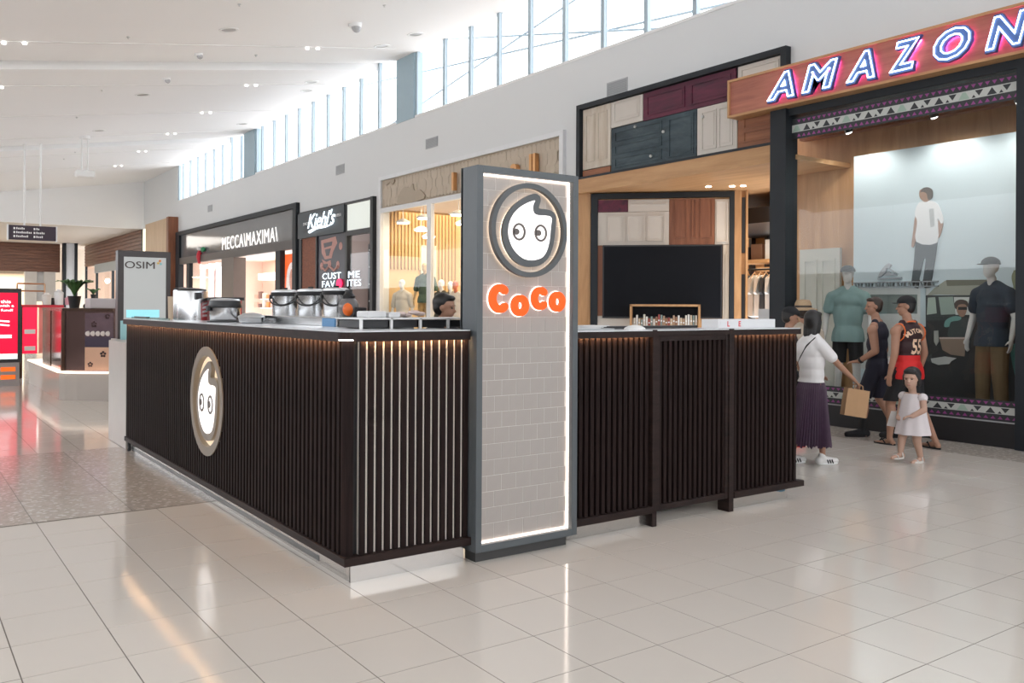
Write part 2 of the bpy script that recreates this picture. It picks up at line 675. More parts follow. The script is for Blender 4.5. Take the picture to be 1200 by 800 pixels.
# ------------------------------------------------------------------ ceiling, sloping up to the clerestory, with raised slots
mb = MB()
XL = -7.0
def slab(y0, y1, dz):
    mb.add([(XL, y0, zc(XL) + dz), (WX + 0.2, y0, zc(WX + 0.2) + dz), (WX + 0.2, y1, zc(WX + 0.2) + dz), (XL, y1, zc(XL) + dz),
            (XL, y0, zc(XL) + 0.45), (WX + 0.2, y0, zc(WX + 0.2) + 0.45), (WX + 0.2, y1, zc(WX + 0.2) + 0.45), (XL, y1, zc(XL) + 0.45)],
           [(0, 3, 2, 1), (4, 5, 6, 7), (0, 1, 5, 4), (1, 2, 6, 5), (2, 3, 7, 6), (3, 0, 4, 7)])
for y0, y1, dz in ((-8, 7.8, 0), (7.8, 8.95, 0.19), (8.95, 20.76, 0), (20.76, 21.9, 0.19), (21.9, 33.65, 0), (33.65, 34.8, 0.19), (34.8, 49.2, 0)):
    slab(y0, y1, dz)
ceiling = struct(mb.build('ceiling', M_ceil), 'white ceiling sloping up to the clerestory windows')
SL = math.atan(0.158)
RS = Matrix.Rotation(-SL, 4, 'Y')
# shallow lighting tracks across the ceiling, each with lamp pairs
for k, y in enumerate((19.45, 23.72, 27.9, 32.05, 36.4, 40.8)):
    t = thing('ceiling_track', 'thin white ceiling track with small lamps, %s from the camera' % ('first', 'second', 'third', 'fourth', 'fifth', 'sixth')[k], 'light', (8.0, y, zc(8.0)), None, 'ceiling lamp tracks')
    MB().add([(1.0, y - 0.04, zc(1.0) - 0.012), (10.2, y - 0.04, zc(10.2) - 0.012), (10.2, y + 0.04, zc(10.2) - 0.012), (1.0, y + 0.04, zc(1.0) - 0.012),
              (1.0, y - 0.04, zc(1.0) + 0.01), (10.2, y - 0.04, zc(10.2) + 0.01), (10.2, y + 0.04, zc(10.2) + 0.01), (1.0, y + 0.04, zc(1.0) + 0.01)],
             [(0, 3, 2, 1), (4, 5, 6, 7), (0, 1, 5, 4), (1, 2, 6, 5), (2, 3, 7, 6), (3, 0, 4, 7)]).build('rail', M_white, t)
    for x in (1.78, 2.13, 7.92, 8.18):
        MB().cyl((x, y, zc(x) - 0.02), (x, y, zc(x) - 0.05), 0.045, 0.04, 12).build('lamp', M_lampw, t)
for k, (x, y) in enumerate(((5.68, 18.13), (9.72, 19.2), (5.53, 24.98), (5.52, 30.94), (9.67, 23.42), (10.04, 24.65), (10.05, 30.51), (10.0, 18.03))):
    t = thing('downlight', 'dark round downlight recessed in the white ceiling, ' + ('left of the near track', 'at the right end of the near track', 'beyond the second track', 'farthest of the left row', 'at the right end of the second track', 'just beyond the second track near the clerestory', 'farthest one near the clerestory', 'nearest one to the clerestory glass')[k], 'light', (x, y, zc(x)), 0, 'recessed ceiling downlights')
    t.rotation_euler = (0, -SL, 0)
    MB().ring(circle(0, 0, 0.20, n=20), circle(0, 0, 0.15, n=20), 'Z', -0.012, 0.004).build('rim', M_white, t)
    MB().cyl((0, 0, -0.002), (0, 0, 0.004), 0.15, n=20).build('reflector', plain('downlight reflector', (0.33, 0.31, 0.29), 0.35), t)
for x, y, s, lab in ((8.14, 17.35, 1.5, 'nearest'), (5.67, 20.25, 1.0, 'middle'), (5.63, 22.9, 1.0, 'farthest')):
    t = thing('ceiling_camera', 'small white dome camera on the ceiling, %s of three' % lab, 'camera', (x, y, zc(x)), 0, 'ceiling dome cameras')
    MB().cyl((0, 0, 0.02), (0, 0, -0.05 * s), 0.10 * s, 0.09 * s, 16).build('base', M_white, t, smooth=True)
    MB().ell((0.02, -0.03, -0.06 * s), 0.065 * s).build('dome', plain('smoked dome', (0.45, 0.45, 0.46), 0.2), t, smooth=True)
for k, (x, y) in enumerate(((8.1, 15.9), (5.3, 16.3), (3.9, 18.88), (7.0, 20.3), (4.44, 28.23), (5.59, 35.85), (5.48, 37.67), (4.4, 24.3))):
    tag(MB().lathe([(0.04, 0.01), (0.036, -0.008), (0.014, -0.02), (0.012, -0.035), (0.02, -0.04)], (x, y, zc(x)), 10).build('sprinkler', plain('sprinkler grey', (0.6, 0.6, 0.6), 0.5)), 'tiny sprinkler head on the white ceiling, %s of eight counted away from the camera' % ('first', 'second', 'third', 'fourth', 'sixth', 'seventh', 'eighth', 'fifth')[k], 'sprinkler', 'ceiling sprinklers')
# hung projector unit
t = thing('hanging_projector', 'white box unit hung from the ceiling on a twin rod', 'projector', (5.3, 32.1, 5.9), None)
for dx in (-0.09, 0.09):
    MB().cyl((5.3 + dx, 32.1, zc(5.3)), (5.3 + dx, 32.1, 6.12), 0.025, n=8).build('rod', M_white, t)
MB().box(5.02, 5.58, 31.9, 32.3, 5.92, 6.14).build('housing', M_white, t, bevel=0.03)
MB().cyl((5.3, 32.1, zc(5.3) + 0.02), (5.3, 32.1, zc(5.3) - 0.08), 0.16, n=14).build('ceiling_plate', M_white, t)

# unseen low walls added left and behind to keep sky out of reflections
struct(MB().box(-7.3, -7.0, -8, 80, 0, 3.0).build('wall_left', plain('unseen light blocker', (0.20, 0.18, 0.17), 0.6, var=0.2, scale=0.6)), 'unseen low dark wall added on the opposite side to block low light')
struct(MB().box(-7.0, 11.2, -8.3, -8.0, 0, 3.0).build('wall_behind', plain('unseen light blocker', (0.20, 0.18, 0.17))), 'unseen low dark wall added behind the viewer to block low light')

# ------------------------------------------------------------------ far end of the mall
mb = MB()
mb.box(-7, WX + 0.3, 49.0, 49.3, 5.70, 8.6)
struct(mb.build('wall_far', M_ceil), 'white bulkhead closing the high ceiling at the far end')
struct(MB().box(-7, 14, 49.3, 82, 5.72, 6.0).build('ceiling_low', M_soff), 'beige low ceiling beyond the bulkhead')
back = sgroup('wall_back', 'timber lined wall at the far end', (0, 66, 0))
MB().box(-6, 9.25, 65.0, 65.3, 3.85, 5.72).build('timber_panel', M_timber, back)
for k in range(9):
    z = 3.9 + k * 0.2
    MB().box(-6, 9.25, 64.96, 65.0, z, z + 0.14).build('batten', M_timber, back)
MB().box(-6, 14, 70.0, 70.3, 0, 5.72).build('back_panel', plain('cream far wall', (0.62, 0.55, 0.46), 0.7), back)
mb = MB()
for x0, x1, m in ((9.25, 9.42, 0), (9.92, 10.1, 0)):
    mb.box(x0, x1, 63.6, 64.2, 0, 5.72)
struct(mb.build('trim_2', M_char), 'dark edges of the far column')
struct(MB().box(9.42, 9.92, 63.7, 64.2, 0, 5.72).build('trim_3', plain('pale column', (0.55, 0.58, 0.62), 0.5)), 'pale far column')
sideb = sgroup('wall_side', 'timber lined bulkhead over the far shops', (10.9, 50, 0))
MB().box(10.95, 11.2, 49.3, 66, 4.3, 5.72).build('timber_panel', M_timber, sideb)
for k in range(7):
    z = 4.33 + k * 0.2
    MB().box(10.91, 10.95, 49.35, 66, z, z + 0.15).build('batten', M_timber, sideb)
struct(MB().box(10.9, 11.2, 49.02, 49.35, 0, 5.72).build('trim_4', plain('dark green trim', (0.03, 0.06, 0.05), 0.5)), 'dark green corner post')
# far shop along the side: pale glazed boxes with lit fronts
t = thing('far_shopfront', 'distant glazed shopfront with pale lit interior under timber bulkhead', 'shopfront', (10.95, 57, 0), None)
MB().box(13.5, 13.6, 49.5, 66, 0, 4.3).build('back_wall', plain('pale green grey', (0.55, 0.60, 0.58), 0.6), t)
MB().box(10.97, 13.5, 65.8, 66, 0, 4.3).build('side_wall', plain('warm plaster', (0.70, 0.48, 0.36), 0.6), t)
for y in (49.6, 52.6, 55.4, 57.0, 62.0, 65.8):
    MB().box(10.92, 11.05, y - 0.09, y + 0.09, 0, 4.3).build('post', M_char, t)
for y0, y1 in ((49.7, 52.5), (52.7, 55.3), (57.1, 61.9), (62.1, 65.7)):
    MB().box(10.97, 10.98, y0, y1, 0.1, 4.1).build('pane', M_clear, t)
MB().box(10.85, 11.0, 55.3, 62.1, 3.75, 4.3).build('fascia', plain('grey fascia', (0.25, 0.27, 0.27), 0.5), t)
MB().box(11.6, 11.9, 58.0, 60.2, 0, 3.4).build('display_panel', plain('peach panel', (0.80, 0.55, 0.42), 0.6), t)
for y, z in ((53.2, 3.2), (54.0, 3.0), (54.7, 3.3)):
    MB().box(11.2, 11.25, y - 0.25, y + 0.25, z - 0.35, z + 0.35).build('hanging_card', M_white, t)
for y in (51.5, 59.0, 63.5):
    MB().ell((11.9, y, 3.3), 0.16, nu=10, nv=6).build('lamp', M_lampwarm, t)
lamp('far_shop_light', 'AREA', (12.2, 57, 4.2), 220, (1, 0.93, 0.85), 2.0, 12, (0, 0, -1))
# far store on the end wall
t = thing('end_shopfront', 'distant cream shop on the end wall below timber battens', 'shopfront', (6, 66, 0), None)
MB().box(-2, 9.2, 69.6, 69.9, 0, 3.85).build('back_wall', plain('cream plaster', (0.78, 0.66, 0.50), 0.6), t)
for x0, x1 in ((7.2, 7.9), (8.3, 9.0)):
    MB().box(x0, x1, 65.0, 65.5, 0, 3.85).build('pier', plain('stone grey pier', (0.45, 0.43, 0.41), 0.6), t)
MB().box(7.9, 8.3, 65.2, 65.4, 1.9, 3.85).build('transom_panel', M_grey, t)
lamp('end_shop_light', 'AREA', (5, 67.5, 3.8), 420, (1, 0.88, 0.72), 6, 3, (0, 0, -1))
lamp('far_fill_light', 'AREA', (6.5, 57, 5.68), 260, (1, 0.95, 0.88), 4, 10, (0, 0, -1))  # fill lamp added to brighten the dim zone under the low ceiling

# ------------------------------------------------------------------ the kiosk counter
M_slat = wood('dark walnut slat', (0.009, 0.006, 0.006), (0.030, 0.017, 0.015), (9, 9, 0.5), 3.0, 0.6, 0.10)
M_slatd = wood('dark walnut rail', (0.012, 0.008, 0.008), (0.034, 0.019, 0.016), (2, 2, 9), 2.0, 0.5, 0.2)
M_backd = plain('black backing', (0.012, 0.010, 0.010), 0.6)
M_cream = plain('cream backing', (0.90, 0.82, 0.72), 0.5)
M_mirror = plain('polished steel kick', (0.50, 0.475, 0.45), 0.16, 0.85, var=0.03)
M_steel = plain('brushed steel', (0.68, 0.69, 0.70), 0.22, 1.0, var=0.10, scale=12)
M_ledwarm = emis('warm led strip', (1.0, 0.58, 0.28), 60)
M_ledwhite = emis('white led strip', (1.0, 0.90, 0.82), 10)
M_counter = plain('pale stone worktop', (0.74, 0.75, 0.77), 0.2, var=0.05)

KX, KY, KYE, KXE = 2.20, 4.80, 10.70, 6.47      # outer faces of the slats
kiosk = thing('kiosk_counter', 'tea kiosk counter clad in dark vertical timber slats', 'counter', (KX, KY, 0), None)
ZT0, ZT1 = 1.455, 1.505


def rounded_l(x0, y0, x1, y1, r=0.10, n=8):
    """strip corner: returns the outer corner arc points from the long side to the short side"""
    return [(x0 + r - r * math.cos(t), y0 + r - r * math.sin(t)) for t in [PI / 2 * k / n for k in range(n + 1)]]


# worktop: L shape with rounded outer corner, long run + short run + right run
def worktop(z0, z1, o, w, name, mat):
    arc = rounded_l(KX - o, KY - o, 0, 0, 0.07)
    poly = [(KX - o, KYE)] + arc + [(3.06, KY - o), (3.06, KY + w), (KX + w, KY + w), (KX + w, KYE)]
    MB().prism(poly, 'Z', z0, z1).build(name, mat, kiosk)


worktop(ZT0, ZT1 - 0.006, 0.03, 0.42, 'counter_fascia', M_slatd)
worktop(ZT1 - 0.006, ZT1, 0.026, 0.42, 'worktop', M_counter)
MB().box(3.92, KXE + 0.02, KY - 0.02, KY + 0.45, 1.443, 1.479).build('counter_fascia', M_slatd, kiosk)
MB().box(3.92, KXE + 0.015, KY - 0.015, KY + 0.45, 1.479, 1.486).build('worktop', M_counter, kiosk)
# bodies behind the slats
MB().box(KX + 0.045, KX + 0.10, KY + 0.045, KYE - 0.02, 0.14, ZT0).build('back_panel', M_backd, kiosk)
MB().box(KX + 0.10, 3.06, KY + 0.0215, KY + 0.10, 0.14, ZT0).build('back_panel', M_cream, kiosk)
for a, b in ((3.92, 4.66), (4.75, 5.56), (5.62, KXE - 0.02)):
    MB().box(a, b, KY + 0.045, KY + 0.10, 0.14, 1.44).build('back_panel', M_backd, kiosk)
# inner carcass
MB().box(KX + 0.10, KX + 0.36, KY + 0.40, KYE - 0.05, 0.14, 1.40).build('carcass', M_backd, kiosk)
MB().box(4.0, 4.6, KY + 0.10, KY + 0.40, 0.14, 1.40).build('carcass', M_backd, kiosk)
MB().box(5.66, KXE - 0.04, KY + 0.10, KY + 0.40, 0.14, 1.40).build('carcass', M_backd, kiosk)
MB().box(KXE - 0.05, KXE, KY + 0.1, KYE - 0.2, 0.12, 1.44).build('side_panel', M_slatd, kiosk)
MB().box(KX + 0.40, KXE - 0.05, KYE - 0.15, KYE - 0.05, 0.12, 1.10).build('rear_panel', M_backd, kiosk)
# slats
def slat_mesh(w, d, z0, z1, mat, nm='slat'):
    return MB().box(-w / 2, w / 2, 0, d, z0, z1).mesh(nm, mat, bevel=0.003)
me_s = slat_mesh(0.038, 0.042, 0.165, ZT0 - 0.012, M_slat)
n_long = 84
for k in range(n_long):
    y = KY + 0.10 + (KYE - 0.06 - KY - 0.10) * k / (n_long - 1)
    h2 = 0.437 ** 2 - (y - 7.56) ** 2
    if h2 <= 0.0004:
        link('slat', me_s, kiosk, (0, y - KY, 0)).rotation_euler = (0, 0, -PI / 2)
        continue
    # cut around the round emblem that is let into the slats
    h = math.sqrt(h2)
    for za, zb in ((0.165, 0.845 - h), (0.845 + h, ZT0 - 0.012)):
        link('slat', slat_mesh(0.038, 0.042, za, zb, M_slat), kiosk, (0, y - KY, 0)).rotation_euler = (0, 0, -PI / 2)
# rounded corner post
MB().prism(rounded_l(KX, KY, 0, 0, 0.055, 6) + [(KX + 0.055, KY + 0.045), (KX + 0.045, KY + 0.045), (KX + 0.045, KY + 0.055)], 'Z', 0.165, ZT0 - 0.012).build('corner_post', M_slat, kiosk)
n_short = 14
me_s2 = slat_mesh(0.0365, 0.021, 0.165, ZT0 - 0.012, M_slat)
for k in range(n_short):
    x = 2.318 + 0.0560 * k
    link('slat', me_s2, kiosk, (x - KX, 0, 0))
MB().box(3.055, 3.068, KY + 0.01, KY + 0.04, 0.16, ZT0).build('end_strip', M_cream, kiosk)
# right run: slatted panel, slatted gate between posts, slatted panel
me_r = slat_mesh(0.034, 0.042, 0.155, 1.432, M_slat)
for a, b, n in ((3.96, 4.66, 14), (4.80, 5.52, 14), (5.66, 6.44, 15)):
    for k in range(n):
        link('slat', me_r, kiosk, (a + (b - a) * k / (n - 1) - KX, 0.0, 0))
for a, b in ((4.70, 4.748), (5.56, 5.618)):
    MB().box(a, b, KY - 0.022, KY + 0.10, 0.0, 1.487).build('post', M_slatd, kiosk, bevel=0.003)
MB().box(4.75, 4.785, KY - 0.012, KY + 0.03, 0.11, 1.443).build('gate_stile', M_slatd, kiosk, bevel=0.003)
MB().box(5.525, 5.558, KY - 0.012, KY + 0.03, 0.11, 1.443).build('gate_stile', M_slatd, kiosk, bevel=0.003)
MB().box(4.785, 5.525, KY - 0.012, KY + 0.03, 1.40, 1.443).build('gate_rail', M_slatd, kiosk, bevel=0.003)
MB().box(4.785, 5.525, KY - 0.012, KY + 0.03, 0.11, 0.155).build('gate_rail', M_slatd, kiosk, bevel=0.003)
# bottom skirting boards
MB().prism([(KX - 0.012, KYE), (KX - 0.012, KY - 0.03), (3.08, KY - 0.03), (3.08, KY + 0.05), (KX + 0.05, KY + 0.05), (KX + 0.05, KYE)], 'Z', 0.115, 0.165).build('skirting', M_slatd, kiosk, bevel=0.003)
MB().box(3.95, 4.70, KY - 0.03, KY + 0.05, 0.105, 0.155).build('skirting', M_slatd, kiosk, bevel=0.003)
MB().box(5.62, 6.53, KY - 0.03, KY + 0.05, 0.105, 0.155).build('skirting', M_slatd, kiosk, bevel=0.003)
# mirrored kick plates
mk = MB()
MB().box(KX + 0.055, KX + 0.07, KY + 0.035, KYE - 0.05, 0.0, 0.116).build('kick_plate', M_mirror, kiosk)
MB().box(KX + 0.055, 3.05, KY + 0.03, KY + 0.045, 0.0, 0.116).build('kick_plate', M_mirror, kiosk)
MB().box(3.93, 4.70, KY + 0.05, KY + 0.065, 0.0, 0.106).build('kick_plate', M_mirror, kiosk)
MB().box(5.62, 6.40, KY + 0.05, KY + 0.065, 0.0, 0.106).build('kick_plate', M_mirror, kiosk)
MB().box(KX + 0.052, KX + 0.056, KY + 0.5, KYE - 0.05, 0.02, 0.055).build('kick_groove', plain('steel groove', (0.18, 0.18, 0.18), 0.3, 1.0), kiosk)
MB().box(6.26, 6.33, KY + 0.02, KY + 0.05, 0.075, 0.105).build('tape', plain('blue tape', (0.06, 0.16, 0.24), 0.6), kiosk)
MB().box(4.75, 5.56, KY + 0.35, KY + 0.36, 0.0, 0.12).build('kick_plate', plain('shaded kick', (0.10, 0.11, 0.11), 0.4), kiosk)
MB().cyl((KX + 0.03, KYE - 0.06, 0), (KX + 0.03, KYE - 0.06, 0.12), 0.018, n=10).build('foot', M_black, kiosk)
# led strips tucked under the counter edge, lighting the slats from above
MB().box(KX - 0.0235, KX - 0.0165, KY + 0.08, KYE - 0.02, ZT0 - 0.006, ZT0 - 0.001).build('led_strip', M_ledwarm, kiosk)
MB().box(KX - 0.030, KX - 0.024, KY + 0.04, KYE, ZT0 - 0.013, ZT0).build('fascia_lip', M_slatd, kiosk)
MB().box(KX + 0.04, 3.06, KY - 0.030, KY - 0.024, ZT0 - 0.013, ZT0).build('fascia_lip', M_slatd, kiosk)
MB().box(3.92, 4.70, KY - 0.02, KY - 0.016, 1.432, 1.443).build('fascia_lip', M_slatd, kiosk)
MB().box(5.618, KXE + 0.02, KY - 0.02, KY - 0.016, 1.432, 1.443).build('fascia_lip', M_slatd, kiosk)
MB().box(KX + 0.10, 3.04, KY - 0.0235, KY - 0.0165, ZT0 - 0.006, ZT0 - 0.001).build('led_strip', M_ledwarm, kiosk)
MB().prism(rounded_l(KX - 0.020, KY - 0.020, 0, 0, 0.075, 6) + rounded_l(KX - 0.010, KY - 0.010, 0, 0, 0.065, 6)[::-1], 'Z', ZT0 - 0.006, ZT0 - 0.001).build('led_strip', M_ledwhite, kiosk)
MB().box(3.95, 4.66, KY - 0.0155, KY - 0.009, 1.437, 1.442).build('led_strip', M_ledwarm, kiosk)
MB().box(5.64, 6.44, KY - 0.0155, KY - 0.009, 1.437, 1.442).build('led_strip', M_ledwarm, kiosk)

# ------------------------------------------------------------------ round face emblem (same drawing on counter and pylon)
M_face = emis('lit white acrylic', (1.0, 0.95, 0.93), 0.6)
M_ringm = plain('grey painted metal', (0.09, 0.097, 0.102), 0.45)
M_gold = plain('pale gold return', (0.62, 0.52, 0.38), 0.35, 0.6)
OUT = [(510, 283), (548, 305), (556, 345), (545, 385), (545, 410), (600, 416), (655, 432), (688, 472), (690, 530), (683, 620), (676, 680), (665, 740), (640, 814), (600, 869), (545, 905), (480, 916), (410, 904), (340, 859), (290, 794), (255, 714), (241, 640), (243, 570), (262, 500), (292, 440), (335, 385), (395, 337), (455, 300)]
INN = [(503, 343), (493, 372), (488, 410), (498, 452), (535, 470), (590, 472), (635, 480), (649, 505), (642, 570), (637, 640), (628, 705), (610, 774), (580, 824), (540, 849), (480, 858), (420, 846), (370, 809), (325, 754), (300, 694), (287, 640), (286, 585), (297, 525), (325, 465), (372, 410), (436, 368)]


def norm(pts):
    return [((x - 467) / 318.5, -(((y / 7.27) - 82.5) / 55.7) + 0.055 * (x - 467) / 318.5) for x, y in pts]


def emblem(parent, place, face, R, ring_d, m_ring, m_field):
    """place(u, v, t): world point for drawing coordinates u right, v up, t out of the sign"""
    def lay(mb):
        return MB().add([place(p[0] * R, p[2] * R, -p[1]) for p in mb.v], mb.f)
    lay(MB().ring(circle(0, 0, 1, n=56), circle(0, 0, 0.895, n=56), 'Y', 0.0, -ring_d)).build('ring', m_ring, parent)
    if m_field:
        lay(MB().prism(circle(0, 0, 0.9, n=48), 'Y', 0.0, -0.008)).build('field_disc', m_field, parent)
    out, inn = smooth_loop(norm(OUT), 3), smooth_loop(norm(INN), 3)
    fb = lay(MB().prism(out, 'Y', -0.009, -ring_d * 0.85)).build('face_outline', m_ring, parent)
    lay(MB().prism(inn, 'Y', -0.012, -ring_d * 0.85 - 0.004)).build('face_panel', M_face, parent)
    d = ring_d * 0.85 + 0.004
    M_eye = plain('eye grey', (0.13, 0.11, 0.10), 0.5)
    for cx, cy, pxo in ((371, 613, -22), (553, 625, -20)):
        (ex, ey), = norm([(cx, cy)])
        rx, ry = 54 / 318.5, 75 / 7.27 / 55.7
        e = lay(MB().ring(circle(ex, ey, rx, ry, 28), circle(ex, ey, rx * 0.70, ry * 0.76, 28), 'Y', -d, -d - 0.004)).build('eye', M_eye, parent)
        lay(MB().prism(circle(ex + pxo / 318.5, ey, rx * 0.45, ry * 0.36, 20), 'Y', -d, -d - 0.004)).build('pupil', M_eye, e)


sg = thing('round_sign', 'lit oval-looking round face emblem mounted on the long slatted side of the kiosk', 'sign', (KX, 7.5, 0.41), None)
emblem(sg, lambda u, v, t: (KX + 0.043 - t, 7.56 - u, 0.845 + v), '-X', 0.43, 0.052, plain('taupe metal ring', (0.26, 0.215, 0.17), 0.4, 0.3), emis('warm lit field', (1.0, 0.80, 0.56), 0.45, (0.7, 0.58, 0.42)))
MB().ring(circle(7.56, 0.845, 0.462, n=56), circle(7.56, 0.845, 0.40, n=56), 'X', KX - 0.011, KX - 0.002).build('flange', plain('taupe metal ring', (0.26, 0.215, 0.17)), sg)

# ------------------------------------------------------------------ pylon sign
PX0, PX1, PY0, PY1, PZ0, PZ1 = 3.072, 3.912, 4.715, 4.91, 0.072, 2.566
M_pyl = plain('pylon grey', (0.092, 0.104, 0.112), 0.42, var=0.04)
M_pyltile = plain('glazed cream tile', (0.39, 0.355, 0.33), 0.25, var=0.05, scale=9)
M_grout = plain('white grout', (0.56, 0.52, 0.49), 0.6)
py = thing('pylon_sign', 'tall grey pylon sign with lit tile panel, face emblem and orange letters', 'sign', (PX0, PY0, 0), None)
fwid = 0.046
MB().box(PX0, PX0 + fwid, PY0, PY1, PZ0, PZ1).build('frame', M_pyl, py, bevel=0.002)
MB().box(PX1 - fwid, PX1, PY0, PY1, PZ0, PZ1).build('frame', M_pyl, py, bevel=0.002)
MB().box(PX0 + fwid, PX1 - fwid, PY0, PY1, PZ1 - fwid, PZ1).build('frame', M_pyl, py)
MB().box(PX0 + fwid, PX1 - fwid, PY0, PY1, PZ0, PZ0 + fwid).build('frame', M_pyl, py)
MB().box(PX0, PX1, PY1 - 0.02, PY1 + 0.005, PZ0, PZ1).build('rear_panel', M_pyl, py)
MB().box(PX0 + 0.03, PX1 - 0.06, PY0 + 0.05, PY1 - 0.02, 0.0, PZ0).build('plinth', plain('pylon plinth', (0.05, 0.05, 0.05), 0.4), py)
FY = PY0 + 0.055                       # tile face
MB().box(PX0 + fwid, PX1 - fwid, FY + 0.0012, FY + 0.03, PZ0 + fwid, PZ1 - fwid).build('tile_backing', M_grout, py)
ia, ib, iz0, iz1 = PX0 + fwid, PX1 - fwid, PZ0 + fwid, PZ1 - fwid
th = 0.104
z, row = iz0 + 0.014, 0
tw = 0.118
me_cache = {}
while z < iz1 - 0.02:
    zt = min(z + th, iz1 - 0.014)
    x = ia + 0.014 + (0 if row % 2 == 0 else -tw / 2)
    while x < ib - 0.02:
        xa, xb = max(x, ia + 0.014), min(x + tw, ib - 0.014)
        if xb - xa > 0.02:
            key = (round(xb - xa, 3), round(zt - z, 3))
            if key not in me_cache:
                me_cache[key] = MB().box(0.0015, key[0] - 0.0015, 0, 0.006, 0.0015, key[1] - 0.0015).mesh('tile', M_pyltile, bevel=0.001)
            o = link('tile', me_cache[key], py, (xa - PX0, FY - PY0, z))
            o.location.y += random.uniform(-0.0008, 0.0006)
        x += tw
    z += th
    row += 1
# led strips hidden in the frame reveal
for a, b, c, d in ((ia, ia + 0.008, iz0, iz1), (ib - 0.008, ib, iz0, iz1), (ia + 0.008, ib - 0.008, iz0, iz0 + 0.008), (ia + 0.008, ib - 0.008, iz1 - 0.008, iz1)):
    MB().box(a, b, FY - 0.012, FY - 0.002, c, d).build('led_strip', emis('pylon led', (1.0, 0.86, 0.76), 3.2), py)
emblem(py, lambda u, v, t: (3.497 + u, FY - 0.02 - t, 2.168 + v), '-Y', 0.315, 0.035, M_ringm, None)
# glow pieces behind the emblem (halo lighting)
MB().ring([(3.497 + a, 2.168 + b) for a, b in circle(0, 0, 0.306, n=48)], [(3.497 + a, 2.168 + b) for a, b in circle(0, 0, 0.290, n=48)], 'Y', FY - 0.016, FY - 0.010).build('halo_strip', emis('halo led', (1.0, 0.84, 0.66), 2.6), py)
fo = [(3.497 + a * 0.305, 2.168 + b * 0.305) for a, b in smooth_loop(norm(OUT), 3)]
MB().prism(fo, 'Y', FY - 0.024, FY - 0.012).build('halo_panel', emis('halo led soft', (1.0, 0.86, 0.70), 1.6), py)
# CoCo letters
M_orange = emis('orange acrylic', (1.0, 0.075, 0.0), 0.55, (0.75, 0.075, 0.0))
M_halo = emis('letter halo', (1.0, 0.86, 0.78), 1.3)


def big_c(cx, cz, rx, rz, w, gap=0.86, n=22):
    pts = [(cx + rx * math.cos(t), cz + rz * math.sin(t)) for t in [gap + (2 * PI - 2 * gap) * k / n for k in range(n + 1)]]
    out, inn = [], []
    for k, p in enumerate(pts):
        a, b = pts[max(k - 1, 0)], pts[min(k + 1, n)]
        dx, dz = b[0] - a[0], b[1] - a[1]
        L = math.hypot(dx, dz)
        nx, nz = dz / L, -dx / L
        out.append((p[0] + nx * w, p[1] + nz * w))
        inn.append((p[0] - nx * w, p[1] - nz * w))
    e = pts[-1]; s = pts[0]
    d0 = (pts[-1][0] - pts[-2][0], pts[-1][1] - pts[-2][1]); L = math.hypot(*d0); d0 = (d0[0] / L, d0[1] / L)
    tip = []
    for k in range(1, 6):
        t = PI * k / 6
        ox = (out[-1][0] - e[0]) * math.cos(t) + d0[0] * w * math.sin(t)
        oz = (out[-1][1] - e[1]) * math.cos(t) + d0[1] * w * math.sin(t)
        tip.append((e[0] + ox, e[1] + oz))
    d1 = (pts[0][0] - pts[1][0], pts[0][1] - pts[1][1]); L = math.hypot(*d1); d1 = (d1[0] / L, d1[1] / L)
    tip2 = []
    for k in range(1, 6):
        t = PI * k / 6
        ox = (inn[0][0] - s[0]) * math.cos(t) + d1[0] * w * math.sin(t)
        oz = (inn[0][1] - s[1]) * math.cos(t) + d1[1] * w * math.sin(t)
        tip2.append((s[0] + ox, s[1] + oz))
    return out + tip + inn[::-1] + tip2


LY = FY - 0.014
for kind, cx, cz, rx, rz, w in (('C', 3.268, 1.709, 0.058, 0.0695, 0.026), ('o', 3.432, 1.664, 0.0465, 0.048, 0.024), ('C', 3.601, 1.713, 0.049, 0.055, 0.024), ('o', 3.748, 1.692, 0.045, 0.047, 0.0225)):
    for nm, g, m, ya, yb in (('letter', 0.0, M_orange, LY - 0.024, LY), ('letter_halo', 0.005, M_halo, LY + 0.001, LY + 0.008)):
        if kind == 'C':
            mbx = MB().prism(big_c(cx, cz, rx, rz, w + g), 'Y', ya, yb)
        else:
            mbx = MB().ring(circle(cx, cz, rx + w + g, rz + w + g, 30), circle(cx, cz, max(rx - w - g, .006), max(rz - w - g, .012), 30), 'Y', ya, yb)
        if nm == 'letter':
            par = mbx.build(nm, m, py)
        else:
            mbx.build(nm, m, par)

# ------------------------------------------------------------------ equipment standing on the kiosk
ZW = ZT1
M_blackpl = plain('black plastic', (0.016, 0.016, 0.018), 0.4)
M_lid = plain('steel lid', (0.62, 0.63, 0.64), 0.3, 0.8)
# steel bench behind the counter that carries the buckets
bench = thing('steel_bench', 'low stainless steel bench box with a blue sticker on the kiosk', 'bench', (2.75, 7, ZW), None)
MB().box(2.66, 3.3, 5.95, 7.85, 1.02, 1.572).build('body', M_steel, bench, bevel=0.004)
MB().box(2.652, 2.66, 5.98, 6.20, 1.495, 1.565).build('sticker', plain('blue sticker', (0.12, 0.30, 0.55), 0.5), bench)


